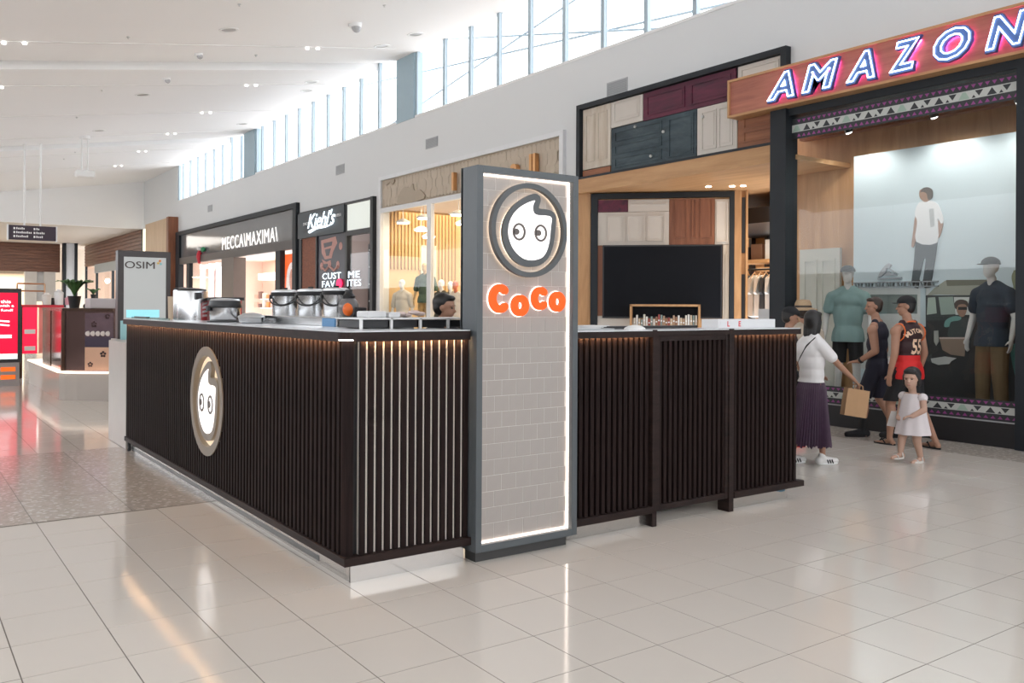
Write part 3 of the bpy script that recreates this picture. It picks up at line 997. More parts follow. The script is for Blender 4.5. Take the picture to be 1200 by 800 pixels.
def bucket(y, x, z, r, h, k):
    t = thing('lidded_bucket', 'stainless bucket with black rim and bail handle, %s of three on the steel bench' % ('farthest', 'middle', 'nearest')[k], 'bucket', (x, y, z), 0, 'steel buckets on the bench')
    MB().lathe([(r * 0.90, 0), (r * 0.92, 0.004), (r * 0.98, h - 0.03), (r, h - 0.03)], n=28).build('body', M_steel, t, smooth=True)
    MB().lathe([(r * 1.03, h - 0.035), (r * 1.06, h - 0.03), (r * 1.06, h - 0.004), (r * 1.0, h)], n=28).build('rim', M_blackpl, t, smooth=True)
    ld = MB().lathe([(r * 1.02, h), (r * 1.0, h + 0.012), (r * 0.7, h + 0.022), (0.02, h + 0.026)], n=28).build('lid', M_lid, t, smooth=True)
    MB().cyl((0, 0, h + 0.02), (0, 0, h + 0.04), 0.02, 0.024, 12).build('knob', M_blackpl, ld, smooth=True)
    # bail handle hanging on the camera side
    ax = Vector((0.80, -0.60, 0))
    fr = Vector((-0.60, -0.80, 0))
    pts = []
    for q in range(17):
        s = PI * q / 16
        p = ax * (r * 1.08 * math.cos(s)) + fr * (r * 1.10 * math.sin(s) ** 0.7)
        pts.append((p.x, p.y, h - 0.035 - 0.085 * math.sin(s)))
    MB().tube(pts, 0.0065, 8).build('handle', M_blackpl, t, smooth=True)
    for s in (1, -1):
        MB().box(s * ax.x * r * 1.04 - 0.016, s * ax.x * r * 1.04 + 0.016, s * ax.y * r * 1.04 - 0.016, s * ax.y * r * 1.04 + 0.016, h - 0.06, h - 0.02).build('handle_bracket', M_blackpl, t, bevel=0.003)


for k, (px_, zb) in enumerate(((7.61, 1.572), (7.02, 1.572), (6.50, 1.572))):
    bucket(px_, 2.90, zb, (0.118, 0.112, 0.106)[k], 0.205, k)
# tall urn
t = thing('tall_urn', 'tall twin stainless steel urn with black lids at the far end of the counter', 'urn', (2.5, 9.2, ZW), None)
for y, r, h in ((9.18, 0.145, 0.30), (9.42, 0.095, 0.31)):
    b = MB().lathe([(r, 0), (r, h - 0.01), (r * 0.97, h)], (2.52 - (0.03 if y > 9.3 else 0), y, ZW), 24).build('body', M_steel, t, smooth=True)
    MB().lathe([(r * 0.98, h), (r * 0.9, h + 0.018), (r * 0.4, h + 0.026), (0.02, h + 0.03)], (2.52 - (0.03 if y > 9.3 else 0), y, ZW), 24).build('lid', M_blackpl, b, smooth=True)
MB().box(2.50, 2.56, 8.98, 9.04, ZW + 0.22, ZW + 0.28).build('side_handle', M_blackpl, t, bevel=0.006)
t = tag(MB().lathe([(0.055, 0), (0.06, 0.24), (0.062, 0.245)], (2.45, 9.62, ZW), 16).build('cup_stack', plain('kraft cup', (0.55, 0.42, 0.30), 0.7)), 'slim stack of kraft paper cups beside the tall urn', 'cups')
t = thing('red_carton', 'red carton with white lettering behind the low pot', 'carton', (2.75, 9.1, ZW), None)
MB().box(2.70, 2.95, 8.95, 9.35, ZW - 0.4, ZW + 0.205).build('box', plain('red card', (0.55, 0.02, 0.03), 0.5), t)
MB().box(2.68, 2.97, 8.93, 9.37, ZW + 0.205, ZW + 0.235).build('lid', M_blackpl, t)
for z in (0.04, 0.085, 0.13, 0.17):
    MB().box(2.698, 2.70, 9.0, 9.2, ZW + z, ZW + z + 0.022).build('print', M_white, t)
# low pot
t = thing('rice_cooker', 'squat steel pot with thick black lid band on the counter', 'pot', (2.48, 7.98, ZW), 0)
r = 0.135
MB().lathe([(r * 0.92, 0), (r * 0.97, 0.01), (r, 0.13), (r, 0.135)], n=28).build('body', M_steel, t, smooth=True)
MB().lathe([(r * 1.06, 0.130), (r * 1.09, 0.145), (r * 1.02, 0.175), (r * 1.0, 0.195)], n=28).build('band', M_blackpl, t, smooth=True)
MB().lathe([(r * 0.99, 0.195), (r * 0.9, 0.21), (r * 0.4, 0.215), (0.02, 0.216)], n=28).build('lid', M_lid, t, smooth=True)
MB().box(-0.165, -0.135, -0.03, 0.03, 0.10, 0.15).build('handle', M_blackpl, t, bevel=0.006)
MB().cyl((0, 0, -0.0), (0, 0, 0.012), 0.155, n=24).build('base', M_blackpl, t)
# shallow lidded pan
t = thing('lidded_pan', 'shallow steel pan with domed lid between pot and bench', 'pan', (2.50, 7.33, ZW), 0)
MB().lathe([(0.08, 0.0), (0.10, 0.012), (0.108, 0.05), (0.11, 0.052)], n=26).build('body', M_steel, t, smooth=True)
MB().lathe([(0.115, 0.052), (0.11, 0.062), (0.07, 0.085), (0.02, 0.092)], n=26).build('lid', M_lid, t, smooth=True)
MB().box(0.10, 0.22, -0.02, 0.02, 0.045, 0.065).build('handle', M_blackpl, t, bevel=0.004)
# orange and black device
t = thing('orange_dispenser', 'orange ball-shaped dispenser with black top on the kiosk shelf', 'dispenser', (2.80, 6.05, 1.556), 0)
MB().ell((0, 0, 0.085), (0.078, 0.09, 0.085)).build('body', plain('smoked body', (0.16, 0.15, 0.15), 0.3), t, smooth=True)
MB().ell((-0.03, -0.055, 0.075), (0.042, 0.040, 0.050)).build('dial', plain('orange plastic', (0.85, 0.16, 0.02), 0.4), t, smooth=True)
MB().lathe([(0.045, 0.15), (0.05, 0.175), (0.03, 0.195), (0.028, 0.22), (0.01, 0.225)], n=16).build('cap', M_blackpl, t, smooth=True)
MB().box(0.01, 0.10, -0.10, -0.04, 0.0, 0.09).build('base_unit', M_blackpl, t, bevel=0.006)
# white wire-frame racks along the near end
xs = [2.45, 2.62, 2.80, 2.98, 3.20]
rk = thing('cup_rack', 'white open cup rack with dark compartments on the near counter corner', 'rack', (2.5, 5.3, ZW), None)
RY = 5.22
for k in range(5):
    MB().box(2.50 + k * 0.22, 2.515 + k * 0.22, RY, RY + 0.02, ZW, ZW + 0.062).build('upright', M_white, rk)
for k in range(4):
    MB().box(2.50 + k * 0.22, 2.735 + k * 0.22, RY, RY + 0.40, ZW + 0.062, ZW + 0.072).build('shelf', M_white, rk)
    MB().box(2.52 + k * 0.22, 2.715 + k * 0.22, RY + 0.03, RY + 0.38, ZW + 0.008, ZW + 0.055).build('compartment', M_blackpl, rk)
for k in range(2):
    o = MB().box((2.62, 2.79)[k], (2.765, 2.875)[k], 5.37, 5.54, ZW + 0.072, ZW + 0.072 + (0.045, 0.038)[k]).build('white_tub', plain('white plastic', (0.75, 0.75, 0.76), 0.4), None, bevel=0.008)
    tag(o, 'white plastic tub on the cup rack, %s from the kiosk corner' % ('first', 'second')[k], 'tub', 'white tubs on the rack')
for k in range(4):
    o = MB().ell((2.91 + 0.055 * k, 5.45 + 0.02 * (k % 2), ZW + 0.088 + 0.010 * ((4 - k) % 3)), (0.045, 0.045, 0.016), Matrix.Rotation(k * 0.7, 3, 'Z')).build('folded_cloth', plain('pink white cloth', (0.72, 0.58, 0.54), 0.8), None, smooth=True)
    tag(o, 'crumpled pale pink cloth on the cup rack, %s from the white tubs' % ('first', 'second', 'third', 'fourth')[k], 'cloth', 'pale cloths on the rack')
# glass screen at the far end of the counter
t = thing('sneeze_guard', 'low clear glass guard with black clip at the far counter end', 'screen', (2.3, 10.2, ZW), None)
MB().box(2.25, 2.258, 9.0, 10.65, ZW, ZW + 0.022).build('pane', glass('guard glass', (0.75, 0.85, 0.84), 1.0), t)
MB().box(2.235, 2.275, 9.9, 10.45, ZW + 0.012, ZW + 0.026).build('clip', M_blackpl, t)
# right counter: white box, tray, dome, dark rail
zr = 1.486
t = thing('white_carton', 'long white carton with red printed marks on the right counter', 'carton', (5.9, 5.02, zr), None)
MB().box(5.60, 6.33, 4.93, 5.12, zr, zr + 0.075).build('box', plain('white card', (0.74, 0.74, 0.75), 0.6), t, bevel=0.003)
for a in (5.72, 5.86):
    text('print', 'E' if a > 5.8 else 'L', plain('red print', (0.75, 0.04, 0.05), 0.5), t, (a, 4.929, zr + 0.037), '-Y', height=0.045, ext=0.001, bold=0.02)
t = thing('paper_tray', 'flat tray of white papers on the right counter beside the pylon', 'tray', (4.2, 5.0, zr), None)
MB().box(3.98, 4.42, 4.90, 5.15, zr, zr + 0.012).build('tray', M_grey, t)
for k in range(4):
    MB().box(4.0 + 0.05 * k, 4.3 + 0.03 * k, 4.92, 5.12, zr + 0.012 + 0.006 * k, zr + 0.016 + 0.006 * k).build('sheet', M_white, t)
tag(MB().lathe([(0.085, 0), (0.08, 0.012), (0.05, 0.028), (0.01, 0.034)], (4.72, 5.0, zr), 20).build('dome_lid', M_white, smooth=True), 'small white dome lid on the right counter', 'lid')
tag(MB().box(4.40, 5.60, 5.16, 5.22, zr, zr + 0.022).build('dark_rail', M_blackpl, bevel=0.003), 'thin black rail lying along the right counter', 'rail')

# ================================================================== shops along the right wall
M_oak = wood('golden oak', (0.42, 0.22, 0.095), (0.60, 0.35, 0.17), (4, 0.4, 4), 2.0, 0.45)
M_oakv = wood('golden oak upright', (0.40, 0.21, 0.09), (0.60, 0.35, 0.17), (4, 4, 0.4), 2.0, 0.45)
M_redwood = wood('red brown wood', (0.20, 0.07, 0.03), (0.38, 0.15, 0.07), (4, 0.5, 4), 2.0, 0.45)
M_redwoodv = wood('red brown wood upright', (0.17, 0.06, 0.03), (0.33, 0.13, 0.065), (5, 5, 0.4), 2.0, 0.45)
M_creamdoor = wood('weathered cream paint', (0.52, 0.43, 0.33), (0.68, 0.62, 0.54), (5, 5, 0.7), 1.6, 0.6)
M_creamdoor2 = plain('cream paint', (0.62, 0.57, 0.51), 0.6, var=0.05, scale=3)
M_maroon = wood('maroon worn paint', (0.045, 0.010, 0.025), (0.17, 0.022, 0.055), (3, 0.6, 4), 2.4, 0.5)
M_teal = wood('dark teal worn paint', (0.018, 0.032, 0.042), (0.085, 0.12, 0.135), (3, 0.8, 3), 2.2, 0.6)
M_shopglass = glass('shop glass', (0.96, 0.97, 0.97), 0.9)
M_shopceil = plain('shop ceiling', (0.55, 0.45, 0.36), 0.7)

FX = 10.93


def door_leaf(parent, y0, y1, z0, z1, mat, panels, x=FX - 0.03, name='door_leaf', t=0.035):
    """old door laid into the collage: board with raised stiles and recessed panels (fractions u0,u1,v0,v1)"""
    o = MB().box(x, x + t, y0 + 0.004, y1 - 0.004, z0 + 0.004, z1 - 0.004).build(name, mat, parent)
    for (a, b, c, d) in panels:
        ya, yb = y0 + (y1 - y0) * a, y0 + (y1 - y0) * b
        za, zb = z0 + (z1 - z0) * c, z0 + (z1 - z0) * d
        m = 0.022
        MB().ring([(ya, za), (yb, za), (yb, zb), (ya, zb)], [(ya + m, za + m), (yb - m, za + m), (yb - m, zb - m), (ya + m, zb - m)], 'X', x - 0.014, x + 0.001).build('moulding', mat, o)
        MB().box(x - 0.006, x + 0.001, ya + 2.4 * m, yb - 2.4 * m, za + 2.4 * m, zb - 2.4 * m).build('raised_panel', mat, o)
    return o


# ---------------- surf shop: collage of doors above the entrance
co = thing('door_collage', 'collage of salvaged painted doors in a dark frame above the shop entrance', 'facade panel', (FX, 10.7, 4.13), None)
fw_ = 0.085
MB().box(FX - 0.10, FX + 0.03, 8.27, 13.14, 5.47, 5.56).build('frame', M_char, co)
MB().box(FX - 0.10, FX + 0.03, 8.27, 13.14, 4.125, 4.165).build('frame', M_char, co)
MB().box(FX - 0.10, FX + 0.03, 13.04, 13.14, 4.165, 5.47).build('frame', M_char, co)
MB().box(FX - 0.10, FX + 0.03, 8.27, 8.37, 4.165, 5.47).build('frame', M_char, co)
MB().box(FX, FX + 0.02, 8.37, 13.04, 4.165, 5.47).build('backing', M_char, co)
door_leaf(co, 12.22, 13.02, 4.30, 5.46, M_creamdoor, [(0.12, 0.45, 0.12, 0.9), (0.55, 0.88, 0.12, 0.9)])
door_leaf(co, 12.22, 13.02, 4.17, 4.29, M_redwood, [])
door_leaf(co, 11.37, 12.21, 4.98, 5.46, M_creamdoor2, [(0.1, 0.9, 0.2, 0.95)])
door_leaf(co, 9.27, 11.36, 4.965, 5.46, M_maroon, [(0.05, 0.45, 0.15, 0.85), (0.52, 0.95, 0.15, 0.85)])
door_leaf(co, 10.09, 12.20, 4.17, 4.96, M_teal, [(0.03, 0.30, 0.08, 0.92), (0.38, 0.95, 0.08, 0.30), (0.38, 0.95, 0.38, 0.60), (0.38, 0.95, 0.68, 0.92)])
door_leaf(co, 9.24, 10.08, 4.17, 4.96, M_creamdoor2, [(0.50, 0.88, 0.1, 0.9), (0.10, 0.44, 0.1, 0.9)])
door_leaf(co, 8.38, 9.23, 4.93, 5.46, M_creamdoor2, [(0.08, 0.92, 0.1, 0.9)])
door_leaf(co, 8.38, 9.23, 4.17, 4.92, M_redwood, [(0.1, 0.85, 0.1, 0.33), (0.1, 0.85, 0.38, 0.61), (0.1, 0.85, 0.66, 0.92)])
for y, z in ((11.55, 4.9), (11.15, 4.32), (10.85, 4.70), (9.95, 4.80)):
    MB().cyl((FX - 0.03, y, z), (FX - 0.06, y, z), 0.028, 0.024, 10).build('door_knob', plain('pale knob', (0.55, 0.55, 0.52), 0.4), co)
# timber fascia and soffit over the entrance
t = struct(MB().box(FX - 0.09, FX + 0.07, 8.42, 13.18, 3.86, 4.125).build('trim_5', M_oak), 'oak fascia beam over the shop entrance')
struct(MB().prism([(FX + 0.07, 8.2), (FX + 0.07, 13.2), (17.0, 13.2), (17.0, 8.2)], 'Z', 3.88, 3.95).build('ceiling_entrance', M_oak), 'oak soffit over the recessed entrance')
for k, (x, y) in enumerate(((12.5, 10.7), (12.62, 10.55), (13.3, 9.72), (13.45, 9.6), (12.2, 11.0))):
    o = MB().cyl((x, y, 3.87), (x, y, 3.882), 0.05, n=14).build('soffit_spot', M_lampwarm)
    tag(o, 'small round spot lamp glowing in the oak soffit, ' + ('second from the left', 'third from the left', 'fourth from the left', 'rightmost of five', 'leftmost of five')[k], 'light', 'oak soffit spot lamps')
lamp('entrance_light', 'SPOT', (12.0, 10.2, 3.82), 22, (1, 0.84, 0.62), 0.06, None, (0.1, 0.1, -1), 2.4)
lamp('entrance_light', 'SPOT', (13.0, 9.3, 3.82), 30, (1, 0.84, 0.62), 0.06, None, (0.1, 0.1, -1), 2.4)
# ---------------- splayed wall with the big screen (local x runs along the wall, local y away from the viewer)
AO, AROT = (10.93, 13.15, 0.0), math.atan2(-0.714, 0.70)
sw = thing('splayed_wall', 'oak entrance wall set at an angle with salvaged doors in a black frame', 'wall panel', AO, AROT)
MB().box(-0.03, 3.16, 0.06, 0.2, 0, 3.88).build('oak_board', M_oakv, sw)
MB().box(-0.03, 0.22, 0.0, 0.06, 0, 3.88).build('oak_pilaster', M_oakv, sw)
MB().box(2.93, 3.06, 0.0, 0.06, 0, 3.88).build('oak_pilaster', M_oakv, sw)
MB().box(3.14, 3.18, 0.0, 0.2, 0, 3.88).build('oak_pilaster', M_oakv, sw)
for a, b in ((1.0, 2.3), (2.7, 3.75)):
    MB().box(3.07, 3.13, 0.04, 0.06, a, b).build('black_slot', M_black, sw)
for a, b, c, d in ((0.23, 0.36, 0.3, 3.86), (2.84, 2.93, 0.3, 3.86), (0.36, 2.84, 3.76, 3.86)):
    MB().box(a, b, -0.04, 0.06, c, d).build('black_frame', M_char, sw)


def leaf2(x0, x1, z0, z1, mat, panels):
    o = MB().box(x0 + 0.004, x1 - 0.004, 0.0, 0.05, z0 + 0.004, z1 - 0.004).build('door_leaf', mat, sw)
    for a, b, c, d in panels:
        xa, xb, za, zb = x0 + (x1 - x0) * a, x0 + (x1 - x0) * b, z0 + (z1 - z0) * c, z0 + (z1 - z0) * d
        m = 0.018
        MB().ring([(xa, za), (xb, za), (xb, zb), (xa, zb)], [(xa + m, za + m), (xb - m, za + m), (xb - m, zb - m), (xa + m, zb - m)], 'Y', -0.024, 0.001).build('moulding', mat, o)


leaf2(0.36, 0.94, 3.50, 3.74, M_maroon, [])
leaf2(0.94, 1.72, 3.50, 3.74, M_creamdoor2, [(0.05, 0.95, 0.55, 0.9)])
leaf2(0.36, 1.72, 2.86, 3.50, M_creamdoor2, [(0.14, 0.38, 0.12, 0.88), (0.42, 0.66, 0.12, 0.88), (0.70, 0.94, 0.12, 0.88)])
leaf2(1.72, 2.57, 2.86, 3.74, M_redwoodv, [(0.13, 0.40, 0.15, 1.0), (0.50, 0.60, 0.15, 1.0), (0.68, 0.95, 0.15, 1.0)])
leaf2(2.57, 2.84, 2.86, 3.72, M_creamdoor2, [(0.12, 0.88, 0.05, 0.95)])
leaf2(0.36, 0.47, 1.5, 2.86, M_redwoodv, [])
leaf2(2.72, 2.84, 1.0, 2.86, M_creamdoor, [(0.45, 0.9, 0.1, 0.9)])
leaf2(0.36, 1.05, 1.0, 1.50, M_creamdoor2, [(0.1, 0.9, 0.1, 0.9)])
leaf2(1.05, 2.72, 0.9, 1.48, M_oak, [(0.6, 0.98, 0.1, 0.9)])
tv = thing('wall_screen', 'very large dark television screen hung on the oak splayed wall', 'screen', AO, AROT)
MB().box(0.46, 2.71, -0.07, 0.0, 1.46, 2.86).build('housing', M_black, tv, bevel=0.006)
MB().box(0.49, 2.68, -0.073, -0.07, 1.49, 2.83).build('panel', plain('dark glossy screen', (0.006, 0.007, 0.010), 0.5, spec=0.12, var=0.02), tv)
# box shelf with sleeves in front of it
bs = thing('display_box', 'open oak display box with rows of leaning sleeves below the screen', 'display box', AO, AROT)
MB().box(1.00, 2.30, -0.42, -0.38, 1.685, 1.725).build('top_rail', M_oak, bs)
MB().box(1.00, 1.04, -0.42, -0.10, 0.9, 1.725).build('side', M_oakv, bs)
MB().box(2.26, 2.30, -0.42, -0.10, 0.9, 1.725).build('side', M_oakv, bs)
MB().box(1.04, 2.26, -0.42, -0.10, 1.20, 1.24).build('base', M_oak, bs)
cols = [(0.70, 0.66, 0.58), (0.45, 0.30, 0.20), (0.25, 0.32, 0.30), (0.62, 0.50, 0.36), (0.35, 0.08, 0.07), (0.75, 0.73, 0.70), (0.30, 0.16, 0.10)]
for k in range(26):
    x = 1.07 + k * 0.0455
    o = thing('sleeve', '%s sleeve, %s from the left in the oak display box' % (('cream', 'tan', 'grey green', 'sand', 'dark red', 'white', 'brown')[(k * 5 + k // 3) % 7], ORD[k]), 'sleeve', AO, AROT, 'sleeves in the oak display box')
    c = cols[(k * 5 + k // 3) % 7]
    h = random.uniform(0.20, 0.30)
    o2 = MB().box(x, x + 0.032, -0.36, -0.14, 1.24, 1.24 + h).build('card', plain('sleeve %d' % cols.index(c), c, 0.7), o, bevel=0.003)
    MB().box(x + 0.002, x + 0.030, -0.364, -0.36, 1.26 + h * 0.5, 1.26 + h * 0.6).build('label_strip', M_white, o)

# ---------------- shop interior seen through the entrance
inn = sgroup('wall_shop_interior', 'inner walls of the surf shop', (16, 11, 0))
MB().box(16.6, 16.8, 3.0, 16.0, 0, 3.9).build('rear_wall', M_oakv, inn)
MB().box(13.45, 16.6, 16.0, 16.2, 0, 3.9).build('side_wall', M_oakv, inn)
MB().box(13.6, 16.6, 9.0, 13.5, 3.30, 3.60).build('dark_bulkhead', M_black, inn)
sh = thing('shelf_unit', 'oak wall shelf unit with boxes and bags in the shop interior', 'shelf', (16.4, 12.4, 0), None)
MB().box(15.9, 16.6, 12.6, 13.9, 2.68, 2.76).build('shelf', M_oak, sh)
MB().box(15.9, 16.6, 11.9, 12.9, 2.50, 2.58).build('shelf', M_oak, sh)
for y in (12.0, 13.05, 13.5):
    MB().box(16.45, 16.6, y, y + 0.08, 1.0, 3.3).build('upright', M_black, sh)
for y0, y1, h, m, lab in ((13.22, 13.50, 0.30, 'dark', 'dark storage box on the left of the oak wall shelf'), (12.85, 13.15, 0.36, 'brown', 'brown storage box in the middle of the oak wall shelf')):
    o = MB().box(16.0, 16.4, y0, y1, 2.76, 2.76 + h).build('storage_box', plain(m + ' box', (0.05, 0.035, 0.03) if m == 'dark' else (0.20, 0.10, 0.06), 0.6), None, bevel=0.01)
    tag(o, lab, 'box')
o = MB().box(16.0, 16.05, 12.35, 12.75, 2.76, 3.2).build('poster_card', M_white)
tag(o, 'white printed card standing on the lower oak shelf', 'card')
ra = thing('clothes_rail', 'black clothes rail with shirts in the shop interior', 'rail', (13.9, 11.2, 0), None)
MB().cyl((13.9, 10.3, 2.42), (13.9, 12.0, 2.42), 0.02, n=8).build('bar', M_black, ra)
for y in (10.32, 11.98):
    MB().cyl((13.9, y, 0), (13.9, y, 2.42), 0.02, n=8).build('leg', M_black, ra)


def garment(y, col, name, lab, x=13.9, s=1.0, z=2.345):
    g = thing('hanging_shirt', lab, 'shirt', (x, y, z), 0.35, 'shirts on the clothes rail')
    hg = MB().tube([(-0.22 * s, 0, -0.10), (0, 0, 0.02), (0.22 * s, 0, -0.10)], 0.012, 6)
    hg.tube([(0, 0, 0.02), (0, 0, 0.06), (0.02, 0, 0.075)], 0.006, 6)
    hg.build('hanger', M_oak, g)
    p = [(-0.06, -0.03), (-0.24, -0.10), (-0.34, -0.36), (-0.25, -0.40), (-0.21, -0.28), (-0.23, -0.80), (0.0, -0.83), (0.23, -0.80), (0.21, -0.28), (0.25, -0.40), (0.34, -0.36), (0.24, -0.10), (0.06, -0.03), (0, -0.06)]
    mb = MB()
    n = len(p)
    for sgn in (-1, 1):
        for q in p:
            mb.v.append((q[0] * s, sgn * (0.035 + 0.02 * math.sin(q[0] * 25)), q[1] * s))
    mb.f.append(tuple(range(n)))
    mb.f.append(tuple(range(n, 2 * n))[::-1])
    for i in range(n):
        j = (i + 1) % n
        mb.f.append((i, j, n + j, n + i))
    mb.build('fabric', plain(name, col, 0.85, bump=0.2, bscale=20), g, smooth=True)


for k, (y, c, nm, lab) in enumerate(((11.50, (0.03, 0.03, 0.035), 'black cotton', 'black shirt at the left end of the clothes rail'), (11.33, (0.66, 0.62, 0.56), 'ivory cotton', 'ivory shirt second on the clothes rail'), (11.18, (0.70, 0.68, 0.64), 'white cotton', 'white shirt in the middle of the clothes rail'),
                                     (11.05, (0.05, 0.05, 0.055), 'charcoal cotton', 'charcoal shirt right of the white one on the rail'), (10.92, (0.62, 0.60, 0.57), 'light grey cotton', 'light grey shirt near the right end of the rail'), (10.77, (0.04, 0.05, 0.07), 'navy cotton', 'navy shirt at the right end of the clothes rail'))):
    garment(y, c, nm, lab, s=1.05)
tb = thing('display_table', 'low dark table with green patterned goods under the clothes rail', 'table', (14.6, 11.8, 0), None)
MB().box(14.3, 14.9, 11.0, 12.6, 0.85, 0.92).build('top', M_black, tb)
for y in (11.1, 12.5):
    MB().box(14.4, 14.8, y - 0.04, y + 0.04, 0, 0.85).build('leg', M_black, tb)
for k in range(5):
    o = MB().box(14.4, 14.7, 11.2 + k * 0.27, 11.4 + k * 0.27, 0.92, 1.08 + 0.03 * (k % 2)).build('folded_goods', plain('green print', (0.16, 0.25, 0.15), 0.8, var=0.6, scale=30), None, bevel=0.02)
    tag(o, 'small green patterned folded item on the dark display table, %s from the right' % ORD[k], 'clothes', 'folded goods on the display table')
nb = tag(MB().box(11.2, 11.24, 8.72, 9.05, 1.05, 1.65).build('notice_board', plain('notice white', (0.70, 0.70, 0.70), 0.5)), 'white notice card standing beside the black shop column', 'notice')
lamp('shop_inside_light', 'AREA', (14.9, 10.6, 3.25), 75, (1, 0.86, 0.66), 1.6, 3.0, (0, 0, -1))

# ---------------- surf shop window
sf = thing('window_shopfront', 'black framed display window of the surf shop with patterned bands on the glass', 'shopfront', (FX, 6.6, 0), None)
MB().box(FX - 0.16, FX + 0.12, 8.22, 8.50, 0, 4.66).build('column', M_char, sf)
MB().box(FX - 0.10, FX + 0.12, 4.55, 5.0, 0, 4.66).build('column', M_char, sf)
MB().box(FX - 0.10, FX + 0.10, 5.0, 8.22, 4.50, 4.66).build('head', M_char, sf)
MB().box(FX - 0.04, FX + 0.9, 4.9, 8.22, 0, 0.30).build('stall_riser', M_black, sf)
MB().box(FX - 0.045, FX - 0.03, 5.0, 8.22, 0.295, 0.31).build('sill_bead', M_grey, sf)
MB().box(FX - 0.005, FX + 0.005, 5.0, 6.612, 0.30, 4.50).build('pane', M_shopglass, sf)
MB().box(FX - 0.005, FX + 0.005, 6.618, 8.22, 0.30, 4.50).build('pane', M_shopglass, sf)
# patterned vinyl bands
M_band = plain('vinyl black', (0.03, 0.032, 0.036), 0.5)
M_bandw = plain('vinyl pale', (0.55, 0.57, 0.54), 0.6)
M_bandp = plain('vinyl purple', (0.30, 0.06, 0.24), 0.6)
M_bandg = plain('vinyl green', (0.36, 0.48, 0.40), 0.6)
for za, zb, nm in ((4.16, 4.47, 'upper'), (0.31, 0.56, 'lower')):
    bd = MB().box(FX - 0.008, FX - 0.005, 5.0, 8.22, za, zb).build('patterned_band', M_band, sf)
    h = zb - za
    MB().box(FX - 0.010, FX - 0.008, 5.0, 8.22, za + h * 0.33, za + h * 0.68).build('band_stripe', M_bandw, bd)
    p1, p2, p3 = MB(), MB(), MB()
    y = 5.04
    k = 0
    while y < 8.18:
        s = h * 0.13
        for zz, d in ((za + h * 0.84, -1), (za + h * 0.16, 1)):
            p1.prism([(y - 0.030, zz - d * s * 0.5), (y + 0.030, zz - d * s * 0.5), (y, zz + d * s * 0.6)][:: d], 'X', FX - 0.011, FX - 0.008)
        y += 0.085
    y = 5.10
    while y < 8.1:
        zc0, zc1 = za + h * 0.36, za + h * 0.64
        if k % 5 == 3:
            p3.prism([(y, zc0), (y + 0.14, zc0), (y + 0.09, zc1), (y + 0.05, zc1)], 'X', FX - 0.012, FX - 0.010)
        elif k % 2:
            p2.prism([(y, zc0), (y + 0.12, zc0), (y + 0.06, zc1)], 'X', FX - 0.012, FX - 0.010)
        else:
            p2.prism([(y, zc1), (y + 0.10, zc1), (y + 0.05, zc0 + h * 0.05)], 'X', FX - 0.012, FX - 0.010)
            p2.prism([(y + 0.09, zc0), (y + 0.14, zc0), (y + 0.115, zc0 + h * 0.12)], 'X', FX - 0.012, FX - 0.010)
        y += 0.165
        k += 1
    for p, m, nn in ((p1, M_bandp, 'purple_zigzag'), (p2, M_band, 'black_triangles'), (p3, M_bandg, 'green_trapezoids')):
        o = p.build(nn, m, bd)
        o['kind'] = 'stuff'
# window box behind
wb = sgroup('wall_display', 'inside of the display window', (11.9, 6.6, 0))
MB().box(11.0, 13.2, 4.6, 9.2, 0.24, 0.30).build('display_floor', plain('display floor', (0.05, 0.045, 0.04), 0.5), wb)
MB().box(12.35, 12.45, 4.6, 9.2, 0.3, 4.6).build('display_back', M_oakv, wb)
MB().box(11.05, 12.45, 4.5, 4.6, 0.3, 4.6).build('display_side', M_oakv, wb)
MB().box(11.05, 12.45, 4.6, 9.2, 4.62, 4.7).build('display_ceiling', M_redwood, wb)
for k in range(3):
    MB().box(11.35 + 0.4 * k, 11.5 + 0.4 * k, 4.6, 9.0, 4.40, 4.62).build('ceiling_beam', M_redwood, wb)
pd = thing('leaning_door', 'old pale green panelled door standing inside the shop window', 'door', (12.2, 8.3, 0.3), None)
MB().box(12.20, 12.26, 8.28, 9.02, 0.3, 2.62).build('leaf', plain('pale sage paint', (0.52, 0.52, 0.46), 0.6, var=0.08), pd)
for a, b, c, d in ((8.36, 8.61, 1.5, 2.45), (8.69, 8.94, 1.5, 2.45), (8.36, 8.61, 0.5, 1.35), (8.69, 8.94, 0.5, 1.35)):
    MB().ring([(a, c), (b, c), (b, d), (a, d)], [(a + 0.03, c + 0.03), (b - 0.03, c + 0.03), (b - 0.03, d - 0.03), (a + 0.03, d - 0.03)], 'X', 12.18, 12.201).build('moulding', plain('pale sage paint', (0.52, 0.52, 0.46)), pd)
# track spots that light the display
for k, (y, x) in enumerate(((7.7, 11.5), (6.4, 11.5), (5.3, 11.5))):
    t = thing('window_spot', 'small black spot lamp in the display window ceiling, %s' % ('left one', 'middle one', 'right one')[k], 'light', (x, y, 4.40), None, 'display window spots')
    MB().cyl((x, y, 4.40), (x + 0.06, y, 4.27), 0.05, 0.06, 12).build('can', M_black, t)
    MB().cyl((x + 0.055, y, 4.272), (x + 0.066, y, 4.258), 0.045, n=12).build('lens', M_lampw, t)
    lamp('window_spot_light', 'SPOT', (x + 0.07, y, 4.24), 34, (1, 0.96, 0.92), 0.06, None, (0.32, 0, -1), 2.3)

# ---------------- poster in the window (flat print, figures as print layers)
PX_ = 12.10
po = thing('window_poster', 'huge poster of a man standing on a white off-road car under pale sky', 'poster', (PX_, 6.2, 0.4), None)
MB().box(PX_, PX_ + 0.03, 4.62, 7.97, 0.35, 4.0).build('sheet', plain('poster sky print', (0.56, 0.66, 0.69), 0.6, var=0.10, scale=0.9), po)
_l = [0]


